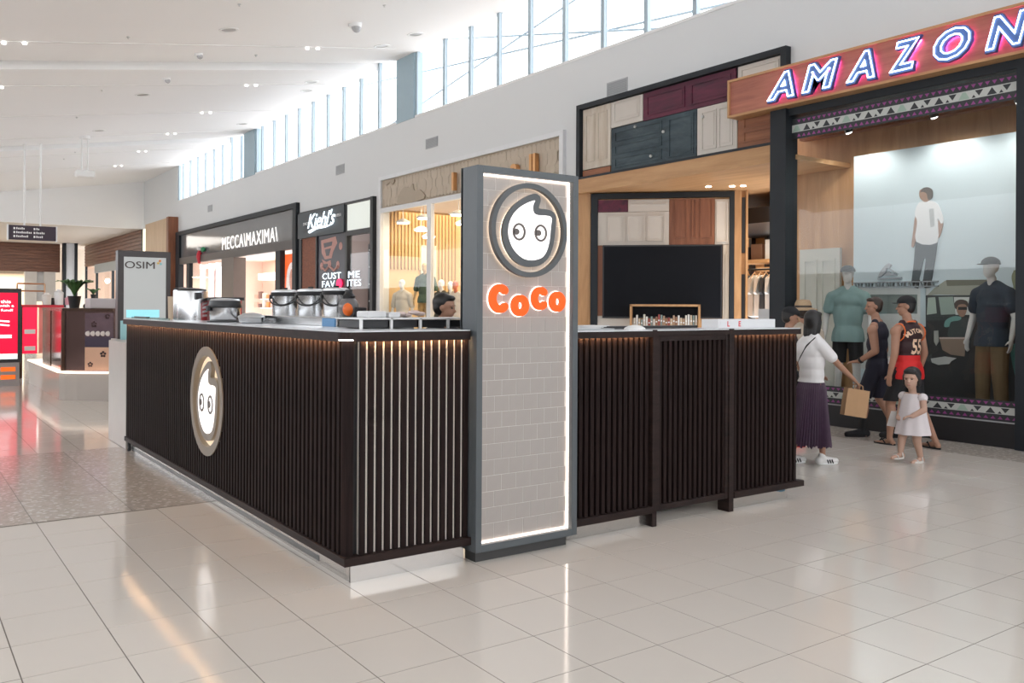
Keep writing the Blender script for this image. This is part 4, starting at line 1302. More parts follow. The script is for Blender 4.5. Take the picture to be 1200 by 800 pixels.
def prt(poly, col, name='print', smooth=True):
    _l[0] += 1
    x = PX_ - 0.0006 * _l[0]
    p = smooth_loop(poly, 3) if smooth else poly
    return MB().prism(p, 'X', x - 0.0005, PX_).build(name, plain('print %.2f %.2f %.2f' % col, col, 0.6, var=0.05), po)


def PR(nm, col, pts, sm=False):
    prt(pts, col, nm, sm)


PR('printed_car_side', (0.58, 0.60, 0.58), [(7.965, 1.98), (6.748, 1.96), (6.788, 0.586), (7.128, 0.685), (7.963, 0.76)])
PR('printed_car_window', (0.16, 0.20, 0.19), [(7.68, 1.875), (6.938, 1.868), (6.937, 1.591), (7.679, 1.584)])
PR('printed_dark_cabin', (0.022, 0.024, 0.025), [(6.872, 1.585), (4.63, 1.6), (4.63, 0.36), (7.394, 0.36), (7.397, 0.794), (6.869, 0.886)])
PR('printed_tree', (0.20, 0.22, 0.13), [(5.538, 2.191), (5.613, 2.151), (5.634, 2.081), (5.612, 1.968), (5.537, 1.7), (5.0, 1.6), (4.9, 2.3)], True)
PR('printed_roof', (0.33, 0.34, 0.28), [(6.794, 1.851), (6.685, 1.956), (6.531, 2.059), (5.916, 2.051), (5.831, 2.0), (5.858, 1.829), (6.143, 1.846), (6.622, 1.865)])
PR('printed_roof_rim', (0.16, 0.16, 0.12), [(6.516, 2.068), (5.916, 2.06), (5.91, 1.988), (6.5, 1.983)])
PR('printed_window_frame', (0.035, 0.045, 0.045), [(6.826, 1.857), (6.028, 1.851), (5.858, 1.829), (5.857, 1.514), (6.824, 1.5)])
PR('printed_window', (0.36, 0.44, 0.38), [(6.778, 1.821), (6.669, 1.829), (6.646, 1.599), (6.793, 1.577)])
PR('printed_window', (0.30, 0.38, 0.33), [(6.622, 1.829), (6.415, 1.833), (6.378, 1.589), (6.584, 1.579)])
PR('printed_window', (0.62, 0.65, 0.62), [(6.403, 1.827), (6.128, 1.825), (6.119, 1.583), (6.377, 1.581)])
PR('painted_joint_reflection', (0.46, 0.55, 0.58), [(6.89, 1.959), (6.811, 1.958), (6.808, 1.408), (6.887, 1.407)])  # reflection at the glass joint, painted on the poster as a pale strip
PR('printed_chest', (0.045, 0.06, 0.06), [(6.467, 1.415), (6.431, 1.491), (6.303, 1.531), (6.2, 1.532), (6.155, 1.422), (6.169, 1.261), (6.466, 1.251)], True)
PR('printed_face', (0.33, 0.20, 0.14), [(6.36, 1.699), (6.319, 1.726), (6.23, 1.72), (6.224, 1.632), (6.259, 1.561), (6.312, 1.56), (6.354, 1.619)], True)
PR('printed_hair', (0.07, 0.05, 0.04), [(6.393, 1.738), (6.349, 1.785), (6.274, 1.791), (6.207, 1.758), (6.206, 1.685), (6.245, 1.726), (6.333, 1.72), (6.372, 1.655)], True)
PR('printed_sunglasses', (0.02, 0.02, 0.02), [(6.339, 1.69), (6.218, 1.691), (6.218, 1.65), (6.339, 1.649)])
PR('printed_arm', (0.16, 0.34, 0.30), [(6.534, 1.414), (6.513, 1.504), (6.407, 1.559), (6.303, 1.552), (6.317, 1.507), (6.437, 1.482), (6.467, 1.415)], True)
PR('printed_table', (0.26, 0.19, 0.14), [(6.604, 1.253), (6.228, 1.265), (6.25, 1.008), (6.435, 1.023), (6.557, 1.083)])
PR('printed_table_edge', (0.55, 0.45, 0.38), [(6.604, 1.262), (6.222, 1.274), (6.222, 1.25), (6.604, 1.238)])
PR('printed_papers', (0.50, 0.52, 0.50), [(6.727, 0.955), (6.526, 0.995), (6.359, 0.979), (6.434, 0.933), (6.464, 0.893), (6.617, 0.87), (6.711, 0.901)])
PR('printed_gear', (0.35, 0.36, 0.33), [(6.682, 1.35), (6.62, 1.358), (6.613, 1.201), (6.65, 1.14), (6.681, 1.199)])
PR('printed_gear', (0.03, 0.035, 0.035), [(7.084, 1.838), (6.97, 1.822), (6.969, 1.714), (7.051, 1.667)])
PR('printed_bush', (0.05, 0.16, 0.15), [(5.635, 1.15), (5.542, 1.182), (5.531, 0.679), (5.607, 0.898)], True)
PR('printed_arm', (0.36, 0.23, 0.17), [(6.967, 3.01), (6.918, 2.913), (6.946, 2.731), (6.984, 2.571), (7.023, 2.573), (6.999, 2.78)], True)
PR('printed_arm', (0.36, 0.23, 0.17), [(6.62, 2.913), (6.56, 2.895), (6.587, 2.73), (6.633, 2.656), (6.643, 2.756)], True)
PR('printed_trousers', (0.075, 0.095, 0.105), [(6.96, 2.65), (6.637, 2.63), (6.664, 2.395), (6.723, 2.056), (6.846, 2.068), (6.805, 2.378), (6.838, 2.379), (6.913, 2.06), (7.02, 2.062), (6.987, 2.316)])
PR('printed_shirt', (0.72, 0.73, 0.73), [(6.976, 3.033), (6.929, 3.168), (6.857, 3.207), (6.715, 3.194), (6.621, 3.117), (6.551, 2.908), (6.587, 2.865), (6.634, 2.937), (6.642, 2.598), (6.95, 2.629), (6.937, 2.915)], True)
PR('printed_head', (0.36, 0.24, 0.18), [(6.896, 3.257), (6.906, 3.35), (6.872, 3.379), (6.763, 3.367), (6.729, 3.286), (6.762, 3.212), (6.824, 3.19)], True)
PR('printed_hair', (0.13, 0.12, 0.11), [(6.891, 3.335), (6.858, 3.391), (6.777, 3.396), (6.716, 3.344), (6.72, 3.24), (6.776, 3.222), (6.796, 3.307), (6.858, 3.34)], True)
PR('printed_back_motif', (0.45, 0.47, 0.47), [(6.761, 3.084), (6.691, 3.087), (6.676, 2.84), (6.736, 2.817)])
PR('printed_shoe', (0.05, 0.05, 0.05), [(7.02, 2.07), (6.899, 2.08), (6.922, 1.954), (7.01, 1.983)])
PR('printed_shoe', (0.05, 0.05, 0.05), [(6.85, 2.08), (6.72, 2.07), (6.73, 1.97), (6.82, 1.96)])
# roof rack: thin dark bars with uprights and blocks above the car
for k in range(22):
    y = 7.94 - k * 0.058
    PR('printed_roof_rack', (0.22, 0.25, 0.26), [(y, 2.05), (y - 0.02, 2.05), (y - 0.045 + 0.03 * (k % 3), 1.985), (y - 0.01, 1.985)])
PR('printed_roof_rack', (0.30, 0.33, 0.34), [(7.96, 2.062), (6.62, 2.062), (6.62, 2.045), (7.96, 2.045)])
PR('printed_roof_rack', (0.30, 0.33, 0.34), [(7.96, 1.992), (6.62, 1.992), (6.62, 1.975), (7.96, 1.975)])
LG = (0.40, 0.43, 0.46)
PR('printed_wave_logo', LG, [(7.545, 2.125), (7.50, 2.22), (7.43, 2.30), (7.37, 2.335), (7.33, 2.31), (7.36, 2.26), (7.30, 2.215), (7.22, 2.175), (7.34, 2.245), (7.40, 2.27), (7.42, 2.20), (7.48, 2.15)])
PR('printed_wave_logo', LG, [(7.43, 2.155), (7.375, 2.215), (7.33, 2.175), (7.29, 2.19), (7.24, 2.15)])
PR('printed_wave_logo', LG, [(7.545, 2.115), (7.17, 2.125), (7.17, 2.105), (7.545, 2.095)])
# ---------------- sign box with neon letters
sb = thing('neon_sign', 'timber sign box with blue-white neon letters above the display window', 'sign', (10.7, 6.5, 4.6), None)
SXF = 10.62
M_signwood = wood('pinkish sign timber', (0.30, 0.10, 0.07), (0.52, 0.20, 0.13), (4, 0.4, 4), 2.2, 0.5)
MB().box(SXF + 0.03, SXF + 0.30, 3.2, 9.20, 4.62, 5.18).build('box', M_signwood, sb)
MB().box(SXF, SXF + 0.30, 3.2, 9.20, 5.16, 5.195).build('frame', M_oak, sb)
MB().box(SXF, SXF + 0.30, 3.2, 9.20, 4.61, 4.645).build('frame', M_oak, sb)
MB().box(SXF, SXF + 0.30, 9.165, 9.20, 4.645, 5.16).build('frame', M_oakv, sb)
M_neon = emis('neon blue white', (0.62, 0.80, 1.0), 5.5)
M_neonp = emis('neon pink', (1.0, 0.12, 0.65), 22.0)
M_lback = plain('letter blue', (0.05, 0.09, 0.22), 0.5)
for ch, yl, yr in (('A', 8.40, 7.90), ('M', 7.80, 7.19), ('A', 7.09, 6.64), ('Z', 6.46, 6.02), ('O', 5.87, 5.39), ('N', 5.24, 4.72), ('I', 4.55, 4.35), ('A', 4.25, 3.80)):
    yc, w = (yl + yr) / 2, yl - yr
    if ch == 'I':
        continue
    if yl < 4.3:
        continue
    lt = text('letter', ch, M_lback, sb, (SXF - 0.03, yc, 4.895), '-X', width=w, height=0.43, ext=0.03, bold=0.075, shear=0.25)
    text('neon_tube', ch, M_neon, lt, (SXF - 0.075, yc, 4.895), '-X', width=w * 0.95, height=0.375, bold=0.03, shear=0.25, tube=0.017)
    text('glow_tube', ch, M_neonp, lt, (SXF + 0.012, yc, 4.895), '-X', width=w * 0.86, height=0.33, bold=0.02, shear=0.25, tube=0.014)

# ================================================================== beige boutique
bq = thing('boutique_shopfront', 'beige boutique front with hexagon tile fascia and white-framed glazing', 'shopfront', (FX, 17.6, 0), None)
M_hex = plain('sand hexagon tile', (0.50, 0.42, 0.33), 0.6, var=0.08, scale=5)
M_hexb = plain('sand backing', (0.42, 0.35, 0.27), 0.7)
M_wframe = plain('white frame', (0.72, 0.73, 0.74), 0.4)
M_gold2 = plain('brushed copper gold', (0.75, 0.42, 0.20), 0.3, 1.0)
MB().box(FX - 0.06, FX + 0.05, 13.60, 13.72, 0, 5.18).build('frame', M_wframe, bq)
MB().box(FX - 0.06, FX + 0.05, 21.52, 21.64, 0, 5.18).build('frame', M_wframe, bq)
MB().box(FX - 0.06, FX + 0.05, 13.72, 21.52, 5.08, 5.18).build('frame', M_wframe, bq)
MB().box(FX - 0.05, FX + 0.05, 13.72, 21.52, 4.20, 4.32).build('transom', M_wframe, bq)
MB().box(FX, FX + 0.08, 13.72, 21.52, 4.32, 5.08).build('fascia_backing', M_hexb, bq)
hw, hh = 0.155, 0.235
hexp = [(0, hh / 2 + 0.06), (hw / 2, hh / 2 - 0.0), (hw / 2, -hh / 2), (0, -hh / 2 - 0.06), (-hw / 2, -hh / 2), (-hw / 2, hh / 2)]
hexm = MB().prism([(a * 0.96, b * 0.97) for a, b in hexp], 'X', -0.012, 0.0).mesh('hex_tile', M_hex)
random.seed(3)
for r_ in range(3):
    k = 0
    while True:
        y = 13.83 + (hw / 2 if r_ % 2 else 0) + k * hw
        if y > 21.42:
            break
        z = 4.485 + r_ * 0.215
        o = link('hex_tile', hexm, bq, (FX - bq.location.x - random.uniform(0, 0.012), y - bq.location.y, z))
        if r_ != 1:
            o.scale = (1, 1, 0.78)
        k += 1
# wavy relief edge on the fascia at its far end
for pts in ([(21.4, 5.03), (21.2, 4.93), (21.0, 4.98), (20.85, 4.90), (20.75, 5.03)], [(20.5, 4.34), (20.45, 4.6), (20.2, 4.76), (19.9, 4.72), (19.75, 4.80), (19.65, 4.62), (19.35, 4.60), (19.15, 4.36)]):
    MB().prism(smooth_loop(pts, 3), 'X', FX - 0.05, FX - 0.012).build('relief', M_hexb, bq)
for y in (18.9, 16.2):
    MB().box(FX - 0.05, FX + 0.05, y - 0.10, y + 0.10, 0, 4.2).build('mullion', M_wframe, bq)
MB().box(FX - 0.03, FX + 0.05, 13.72, 21.52, 0, 0.12).build('bottom_rail', M_wframe, bq)
for a, b in ((13.72, 16.1), (16.3, 18.8), (19.0, 21.52)):
    MB().box(FX - 0.005, FX + 0.005, a, b, 0.12, 4.2).build('pane', M_shopglass, bq)
for s, y, h in (('l', 17.63, 0.42), ('a', 15.15, 0.30), ('ll', 14.5, 0.42)):
    text('gold_letter', s, M_gold2, bq, (FX - 0.10, y, 4.40 + h / 2 + (0.0 if s == 'a' else 0)), '-X', height=h, ext=0.05, bold=0.03)
bi = sgroup('wall_boutique_interior', 'warm interior of the beige boutique', (13, 17.5, 0))
M_warmw = plain('warm honey wall', (0.62, 0.43, 0.22), 0.6, var=0.08, scale=2)
MB().box(15.2, 15.4, 13.3, 21.9, 0, 4.4).build('rear_wall', M_warmw, bi)
MB().box(11.05, 15.2, 21.78, 21.9, 0, 4.4).build('side_wall', M_warmw, bi)
MB().box(11.1, 15.2, 13.3, 13.4, 0, 4.4).build('side_wall', M_warmw, bi)
MB().box(11.0, 15.2, 13.4, 21.78, 4.36, 4.45).build('shop_ceiling', M_shopceil, bi)
MB().box(12.25, 12.75, 21.70, 21.78, 0, 3.4).build('pale_panel', plain('pale timber screen', (0.60, 0.52, 0.42), 0.6), bi)
for k in range(22):
    MB().box(11.1 + 0.11 * k, 11.155 + 0.11 * k, 21.72, 21.78, 2.7 if k < 12 else 0.0, 4.3).build('batten', plain('honey batten', (0.55, 0.36, 0.17), 0.6), bi)
MB().box(11.1, 12.7, 14.2, 21.7, 0.0, 0.45).build('display_platform', M_wframe, bi)
for k, (x, y, z, r) in enumerate(((11.4, 21.2, 3.95, 0.20), (11.8, 20.9, 3.75, 0.22), (11.5, 20.2, 4.0, 0.22), (12.2, 21.2, 3.6, 0.2), (11.5, 18.5, 3.95, 0.24), (11.9, 18.6, 3.65, 0.24), (12.3, 19.6, 3.85, 0.2))):
    t = thing('pendant_lamp', 'flat disc pendant lamp inside the boutique, ' + ('at the far left corner', 'low one left of the tan mannequin', 'high one over the tan mannequin', 'low one by the pale panel', 'high one nearest the pylon', 'low one nearest the pylon', 'high one over the olive mannequin')[k], 'lamp', (x, y, z), 0, 'boutique pendant lamps')
    MB().cyl((0, 0, 0), (0, 0, 4.36 - z), 0.012, n=6).build('stem', M_wframe, t)
    MB().lathe([(r * 0.3, 0.10), (r, 0.02), (r, 0.0), (r * 0.9, -0.012)], n=20).build('shade', M_wframe, t)
    MB().cyl((0, 0, -0.014), (0, 0, -0.03), r * 0.8, n=20).build('diffuser', M_lampwarm, t)
lamp('boutique_light', 'AREA', (12.8, 18.0, 4.30), 200, (1, 0.80, 0.52), 2.5, 8, (0, 0, -1))

# ================================================================== dark shop with script sign
ks = thing('dark_shopfront', 'dark grey shopfront with white script neon sign and brick pier', 'shopfront', (FX, 24.6, 0), None)
M_kgrey = plain('slate panel', (0.060, 0.072, 0.080), 0.5, var=0.05)
MB().box(FX - 0.10, FX + 0.1, 21.90, 22.06, 0, 4.70).build('frame', M_black, ks)
MB().box(FX - 0.06, FX + 0.1, 22.06, 27.32, 4.64, 4.70).build('frame', M_black, ks)
MB().box(FX - 0.06, FX + 0.1, 23.64, 23.78, 0, 4.64).build('frame', M_black, ks)
MB().box(FX - 0.06, FX + 0.1, 27.1, 27.32, 0, 3.82).build('frame', M_black, ks)
MB().box(FX - 0.10, FX + 0.06, 23.78, 27.32, 3.84, 4.639).build('sign_panel', M_kgrey, ks)
MB().box(FX - 0.05, FX - 0.03, 22.06, 23.64, 3.86, 4.62).build('frosted_panel', emis('frosted lightbox', (0.80, 0.84, 0.78), 0.35, (0.55, 0.58, 0.54)), ks)
MB().box(FX - 0.06, FX + 0.1, 22.06, 23.64, 3.72, 3.86).build('transom', M_black, ks)
MB().box(FX - 0.03, FX + 0.12, 25.93, 27.1, 0, 3.84).build('brick_pier', bricks('red brick', (0.33, 0.12, 0.07), (0.24, 0.085, 0.05), (0.16, 0.11, 0.09), 7), ks)
MB().box(FX - 0.02, FX + 0.03, 23.78, 25.85, 0, 3.84).build('dark_poster', plain('inky purple', (0.018, 0.014, 0.028), 0.3), ks)
MB().box(FX - 0.06, FX + 0.05, 25.85, 25.95, 0, 3.84).build('frame', M_black, ks)
MB().box(FX - 0.005, FX + 0.005, 22.06, 23.64, 0.3, 3.72).build('pane', M_shopglass, ks)
M_nw = emis('neon white', (0.80, 0.92, 1.0), 1.3)
text('script_letters', "Kiehl's", M_nw, ks, (FX - 0.14, 25.35, 4.34), '-X', width=2.1, height=0.46, ext=0.005, bold=0.006, shear=0.4)
MB().tube([(FX - 0.14, 26.25, 4.0), (FX - 0.14, 25.7, 4.09), (FX - 0.14, 25.0, 4.08), (FX - 0.14, 24.5, 4.12)], [0.045, 0.04, 0.03, 0.01], 8).build('swoosh', M_nw, ks)
text('small_letters', 'SINCE', M_wframe, ks, (FX - 0.12, 26.6, 4.28), '-X', width=0.42, height=0.09, ext=0.008)
text('small_letters', '1851', M_wframe, ks, (FX - 0.12, 24.12, 4.36), '-X', width=0.36, height=0.09, ext=0.008)
M_rose = plain('rose print', (0.55, 0.30, 0.26), 0.6)
dp = [o for o in ks.children if o.name.startswith('dark_poster')][0]
for poly in ([(25.6, 3.70), (24.5, 3.76), (24.4, 3.55), (24.7, 3.30), (24.8, 3.12), (25.3, 3.10), (25.55, 3.3)], [(25.55, 3.12), (25.2, 3.02), (24.85, 3.06), (24.9, 2.96), (25.4, 2.96)]):
    MB().prism(poly, 'X', FX - 0.024, FX - 0.02).build('print', M_rose, dp)
MB().prism([(25.4, 3.60), (24.75, 3.62), (24.8, 3.5), (25.35, 3.46)], 'X', FX - 0.027, FX - 0.024).build('print', plain('inky purple', (0.018, 0.014, 0.028)), dp)
MB().prism([(25.3, 3.40), (24.85, 3.42), (25.0, 3.2), (25.2, 3.2)], 'X', FX - 0.027, FX - 0.024).build('print', plain('inky purple', (0.018, 0.014, 0.028)), dp)
MB().tube([(FX - 0.03, 25.5, 2.86), (FX - 0.03, 25.25, 2.76), (FX - 0.03, 24.95, 2.88), (FX - 0.03, 24.6, 2.74), (FX - 0.03, 24.3, 2.86)], 0.04, 6).build('print', M_rose, dp)
for y, z in ((25.55, 2.9), (24.95, 2.94), (24.35, 2.9), (24.15, 3.45)):
    MB().prism(circle(y, z, 0.12, n=14), 'X', FX - 0.026, FX - 0.02).build('print', M_rose, dp)
for s, y, z, w in (('CUST', 24.72, 2.58, 1.35), ('ME', 23.16, 2.58, 0.75), ('FAV', 24.95, 2.34, 0.95), ('ITES', 23.14, 2.34, 0.9)):
    text('neon_words', s, M_nw, ks, (FX - 0.06, y, z), '-X', width=w, height=0.19, ext=0.004, bold=0.0, space=1.08)
MB().prism(circle(24.15, 2.34, 0.20, 0.14, 20), 'X', FX - 0.07, FX - 0.05).build('red_disc', emis('red disc', (1.0, 0.02, 0.10), 1.2), ks)
ki = sgroup('wall_dark_shop_interior', 'interior of the dark shop', (13, 24, 0))
MB().box(13.6, 13.8, 21.9, 27.3, 0, 4.5).build('rear_wall', plain('brown interior', (0.14, 0.10, 0.09), 0.6), ki)
MB().box(11.15, 13.6, 27.2, 27.3, 0, 4.5).build('side_wall', plain('brown interior', (0.14, 0.10, 0.09), 0.6), ki)
for k, z in enumerate((1.4, 1.9, 2.4, 2.9, 3.4)):
    MB().box(13.2, 13.6, 23.5, 27.0, z, z + 0.04).build('shelf', M_wframe, ki)
dr = thing('display_rack', 'white shelf rack with small pots behind the narrow pane of the dark shop', 'rack', (11.7, 22.9, 0), None)
for z in (1.3, 1.8, 2.3, 2.8, 3.3):
    MB().box(11.5, 11.9, 22.2, 23.5, z, z + 0.04).build('shelf', M_wframe, dr)
for y in (22.2, 23.5):
    MB().box(11.5, 11.9, y - 0.03, y + 0.03, 0, 3.5).build('upright', M_char, dr)
for k in range(20):
    y, z = 22.35 + (k % 5) * 0.24, 1.34 + 0.5 * (k // 5)
    o = MB().lathe([(0.07, 0), (0.075, 0.18), (0.05, 0.20), (0.05, 0.24)], (11.65, y, z), 10).build('small_pot', plain('pot %d' % (k % 4), ((0.5, 0.15, 0.2), (0.65, 0.6, 0.55), (0.1, 0.1, 0.12), (0.4, 0.25, 0.2))[k % 4], 0.4), None, smooth=True)
    tag(o, '%s pot on the %s shelf of the white rack, %s from the right' % (('crimson', 'cream', 'black', 'tan')[k % 4], ('lowest', 'second lowest', 'second highest', 'highest')[k // 5], ORD[k % 5]), 'pot', 'pots on the white rack')
lamp('dark_shop_light', 'AREA', (12.3, 24.5, 4.3), 60, (1, 0.92, 0.86), 1.5, 4, (0, 0, -1))

# ================================================================== black-framed cosmetics shop
mc = thing('cosmetics_shopfront', 'long black framed cosmetics shopfront with white block letters', 'shopfront', (FX, 35, 0), None)
M_band2 = plain('smoked sign glass', (0.17, 0.175, 0.18), 0.08, spec=1.0, var=0.03)
MB().box(FX - 0.12, FX + 0.1, 27.45, 27.75, 0, 5.05).build('frame', M_char, mc)
MB().box(FX - 0.12, FX + 0.1, 41.6, 42.2, 0, 5.05).build('frame', M_char, mc)
MB().box(FX - 0.12, FX + 0.1, 27.75, 41.6, 4.88, 5.05).build('frame', M_char, mc)
MB().box(FX - 0.02, FX + 0.1, 27.75, 41.6, 3.84, 4.88).build('sign_band', M_band2, mc)
MB().box(FX - 0.10, FX + 0.1, 27.75, 41.6, 3.55, 3.84).build('transom', plain('dark brown transom', (0.055, 0.045, 0.04), 0.4), mc)
text('block_letters', 'MECCA\\MAXIMA\\', emis('white letters', (1.0, 0.97, 0.94), 0.55), mc, (FX - 0.10, 32.2, 4.13), '-X', width=6.1, height=0.50, ext=0.008, bold=0.0, space=1.12)
MB().box(FX - 0.08, FX + 0.4, 33.9, 35.4, 0, 3.55).build('pier', plain('taupe pier', (0.13, 0.10, 0.085), 0.4), mc)
MB().box(FX - 0.08, FX + 0.1, 28.95, 29.4, 0, 3.6).build('mullion', M_char, mc)
MB().box(FX - 0.08, FX + 0.1, 40.1, 40.5, 0, 3.6).build('mullion', M_char, mc)
MB().box(FX - 0.005, FX + 0.005, 27.75, 28.95, 0.1, 3.55).build('pane', M_shopglass, mc)
MB().box(FX - 0.005, FX + 0.005, 35.4, 40.1, 0.1, 3.55).build('pane', M_shopglass, mc)
ps = thing('portrait_poster', 'orange lightbox poster with a white hooded portrait in the cosmetics window', 'poster', (FX + 0.1, 28.3, 1.0), None)
MB().box(FX + 0.08, FX + 0.13, 27.78, 28.9, 0.9, 3.42).build('sheet', emis('orange print', (1.0, 0.12, 0.02), 0.7), ps)
MB().prism(smooth_loop([(28.75, 1.0), (28.75, 2.6), (28.5, 3.05), (28.2, 3.12), (27.95, 2.9), (27.85, 2.3), (27.85, 1.0)], 3), 'X', FX + 0.075, FX + 0.08).build('printed_hood', emis('hood print', (0.80, 0.68, 0.66), 0.5), ps)
MB().prism(circle(28.25, 2.55, 0.22, 0.36, 20), 'X', FX + 0.07, FX + 0.075).build('printed_face', emis('face print', (0.62, 0.28, 0.20), 0.45), ps)
MB().prism(circle(28.25, 1.95, 0.20, 0.25, 20), 'X', FX + 0.07, FX + 0.075).build('printed_hands', emis('hand print', (0.78, 0.60, 0.55), 0.5), ps)
mi = sgroup('wall_cosmetics_interior', 'interior of the cosmetics shop', (14, 35, 0))
MB().box(15.0, 15.2, 26.5, 43, 0, 4.0).build('rear_wall', plain('blush wall', (0.80, 0.60, 0.50), 0.6, var=0.04), mi)
MB().box(11.1, 15.0, 42.4, 42.6, 0, 4.0).build('side_wall', plain('blush wall', (0.80, 0.60, 0.50)), mi)
MB().box(11.1, 15.0, 27.5, 42.4, 3.84, 3.9).build('shop_ceiling', plain('blush ceiling', (0.80, 0.68, 0.58), 0.6), mi)
MB().box(14.3, 15.0, 29.0, 41.0, 2.9, 3.2).build('light_shelf', emis('pink light shelf', (1.0, 0.86, 0.80), 1.1), mi)
for k in range(4):
    MB().box(14.4, 15.0, 29.0, 41.0, 0.7 + 0.42 * k, 0.76 + 0.42 * k).build('shelf', M_wframe, mi)
for k in range(16):
    y = 37.8 + (k % 8) * 0.55
    z = (1.60, 2.02)[k // 8]
    c = ((0.75, 0.30, 0.10), (0.80, 0.72, 0.62), (0.20, 0.12, 0.10), (0.70, 0.45, 0.35))[k % 4]
    o = MB().box(14.45, 14.6, y, y + 0.32, z, z + 0.18 + 0.08 * (k % 3)).build('product_box', plain('product %d' % (k % 4), c, 0.5), None, bevel=0.01)
    tag(o, '%s product box, %s from the right on the %s cosmetics shelf' % (('orange', 'cream', 'dark brown', 'rose')[k % 4], ORD[k % 8], ('lower', 'upper')[k // 8]), 'box', 'product boxes in the cosmetics shop')
rd = thing('display_stand', 'red and white framed display stand inside the cosmetics window', 'display', (11.5, 38, 0), None)
for y in (36.2, 37.6, 38.6, 39.9):
    MB().box(11.3, 11.5, y - 0.10, y + 0.10, 0, 3.5).build('post', emis('white display post', (1, 0.95, 0.93), 0.7), rd)
MB().box(11.3, 11.5, 35.6, 40.0, 3.3, 3.48).build('header', emis('white display post', (1, 0.95, 0.93), 0.7), rd)
for a, b in ((37.75, 38.45), (38.75, 39.75)):
    MB().box(11.6, 11.7, a, b, 1.9, 3.2).build('red_panel', plain('deep red', (0.35, 0.05, 0.06), 0.5), rd)
    MB().box(11.55, 11.72, a, b, 1.7, 1.9).build('pale_panel', M_wframe, rd)
MB().tube([(11.4, 36.9, 2.5), (11.4, 36.5, 1.7)], 0.06, 6).build('brace', M_wframe, rd)
MB().box(11.4, 11.44, 36.0, 37.1, 2.45, 2.6).build('cross_bar', M_wframe, rd)
# red and green cone ornament hanging at the far end of the window
t = thing('hanging_ornament', 'small red and green ornament hanging behind the cosmetics sign glass', 'ornament', (10.85, 38.6, 3.9), None)
MB().lathe([(0.02, 0.62), (0.10, 0.45), (0.13, 0.30), (0.05, 0.02)], (10.82, 38.4, 3.45), 12).build('red_cone', plain('ornament red', (0.6, 0.02, 0.04), 0.4), t, smooth=True)
MB().ell((10.82, 38.42, 4.10), (0.09, 0.12, 0.09)).build('white_cap', M_white, t, smooth=True)
MB().ell((10.84, 37.9, 4.05), (0.08, 0.22, 0.11)).build('green_leaf', plain('ornament green', (0.02, 0.25, 0.10), 0.5), t, smooth=True)
lamp('cosmetics_light', 'AREA', (13.0, 35, 3.80), 140, (1, 0.86, 0.76), 3.0, 13, (0, 0, -1))

# ================================================================== timber portal panel left of the cosmetics shop
tp = thing('timber_portal', 'tall honey timber portal panel with a light slot on the far wall', 'panel', (10.8, 44.5, 0), None)
MB().box(10.55, 10.94, 42.3, 46.9, 0, 5.75).build('panel', wood('pale honey timber', (0.50, 0.34, 0.20), (0.64, 0.46, 0.29), (4, 4, 0.4), 1.5), tp)
MB().box(10.50, 10.94, 42.24, 42.6, 0, 5.78).build('edge', M_redwoodv, tp)
MB().box(10.7, 10.94, 47.1, 48.1, 1.5, 5.6).build('light_slot', emis('warm slot', (1.0, 0.90, 0.70), 0.9), tp)
MB().box(10.80, 10.94, 46.9, 47.1, 0, 5.7).build('post', M_wframe, tp)

# ================================================================== things at the left end of the mall
# white low wall and poster light box beyond the kiosk
bk = tag(MB().box(2.22, 3.6, 10.78, 11.75, 0.0, 1.225).build('low_partition', plain('pale stone laminate', (0.50, 0.46, 0.42), 0.35), bevel=0.004), 'pale laminate low partition at the far end of the kiosk', 'partition')
os_ = thing('poster_lightbox', 'freestanding grey poster light box with dark frame and small brand lettering', 'sign', (2.6, 11.95, 0), None)
BX0, BX1, BY, BZ0, BZ1 = 2.35, 2.99, 11.9, 1.23, 2.35
MB().box(BX0, BX1, BY, BY + 0.14, BZ0, BZ1).build('case', plain('dark bronze case', (0.05, 0.04, 0.038), 0.4), os_, bevel=0.004)
MB().box(BX0 + 0.07, BX1 - 0.06, BY - 0.004, BY, BZ0 + 0.1, BZ1 - 0.08).build('sheet', emis('grey poster', (0.50, 0.51, 0.50), 0.30, (0.36, 0.37, 0.36)), os_)
MB().box(BX0 + 0.10, BX1 - 0.14, BY - 0.007, BY - 0.004, 1.50, 1.60).build('aqua_band', emis('aqua band', (0.30, 0.68, 0.74), 0.45), os_)
MB().box(BX0 + 0.03, BX0 + 0.10, BY - 0.03, BY - 0.004, 1.0, 1.46).build('aqua_edge', plain('aqua edge', (0.36, 0.62, 0.64), 0.4), os_)
MB().box(BX0 - 0.02, BX1, BY, BY + 0.3, 0.0, BZ0).build('base', plain('pale stone laminate', (0.50, 0.46, 0.42)), os_)
text('brand_letters', 'OSIM', plain('dark brown lettering', (0.05, 0.03, 0.025), 0.4), os_, (BX0 + 0.26, BY - 0.010, 2.17), '-Y', width=0.36, height=0.09, ext=0.004, bold=0.0)
for a, b, c in ((0.0, 0.022, (0.85, 0.25, 0.04)), (-0.03, -0.02, (0.80, 0.55, 0.15)), (0.015, -0.035, (0.25, 0.55, 0.55))):
    MB().prism(circle(BX0 + 0.505 + a * 0.7, 2.215 + b * 0.7, 0.015, n=12), 'Y', BY - 0.010, BY - 0.004).build('logo_dot', plain('logo %.2f' % c[0], c, 0.5), os_)

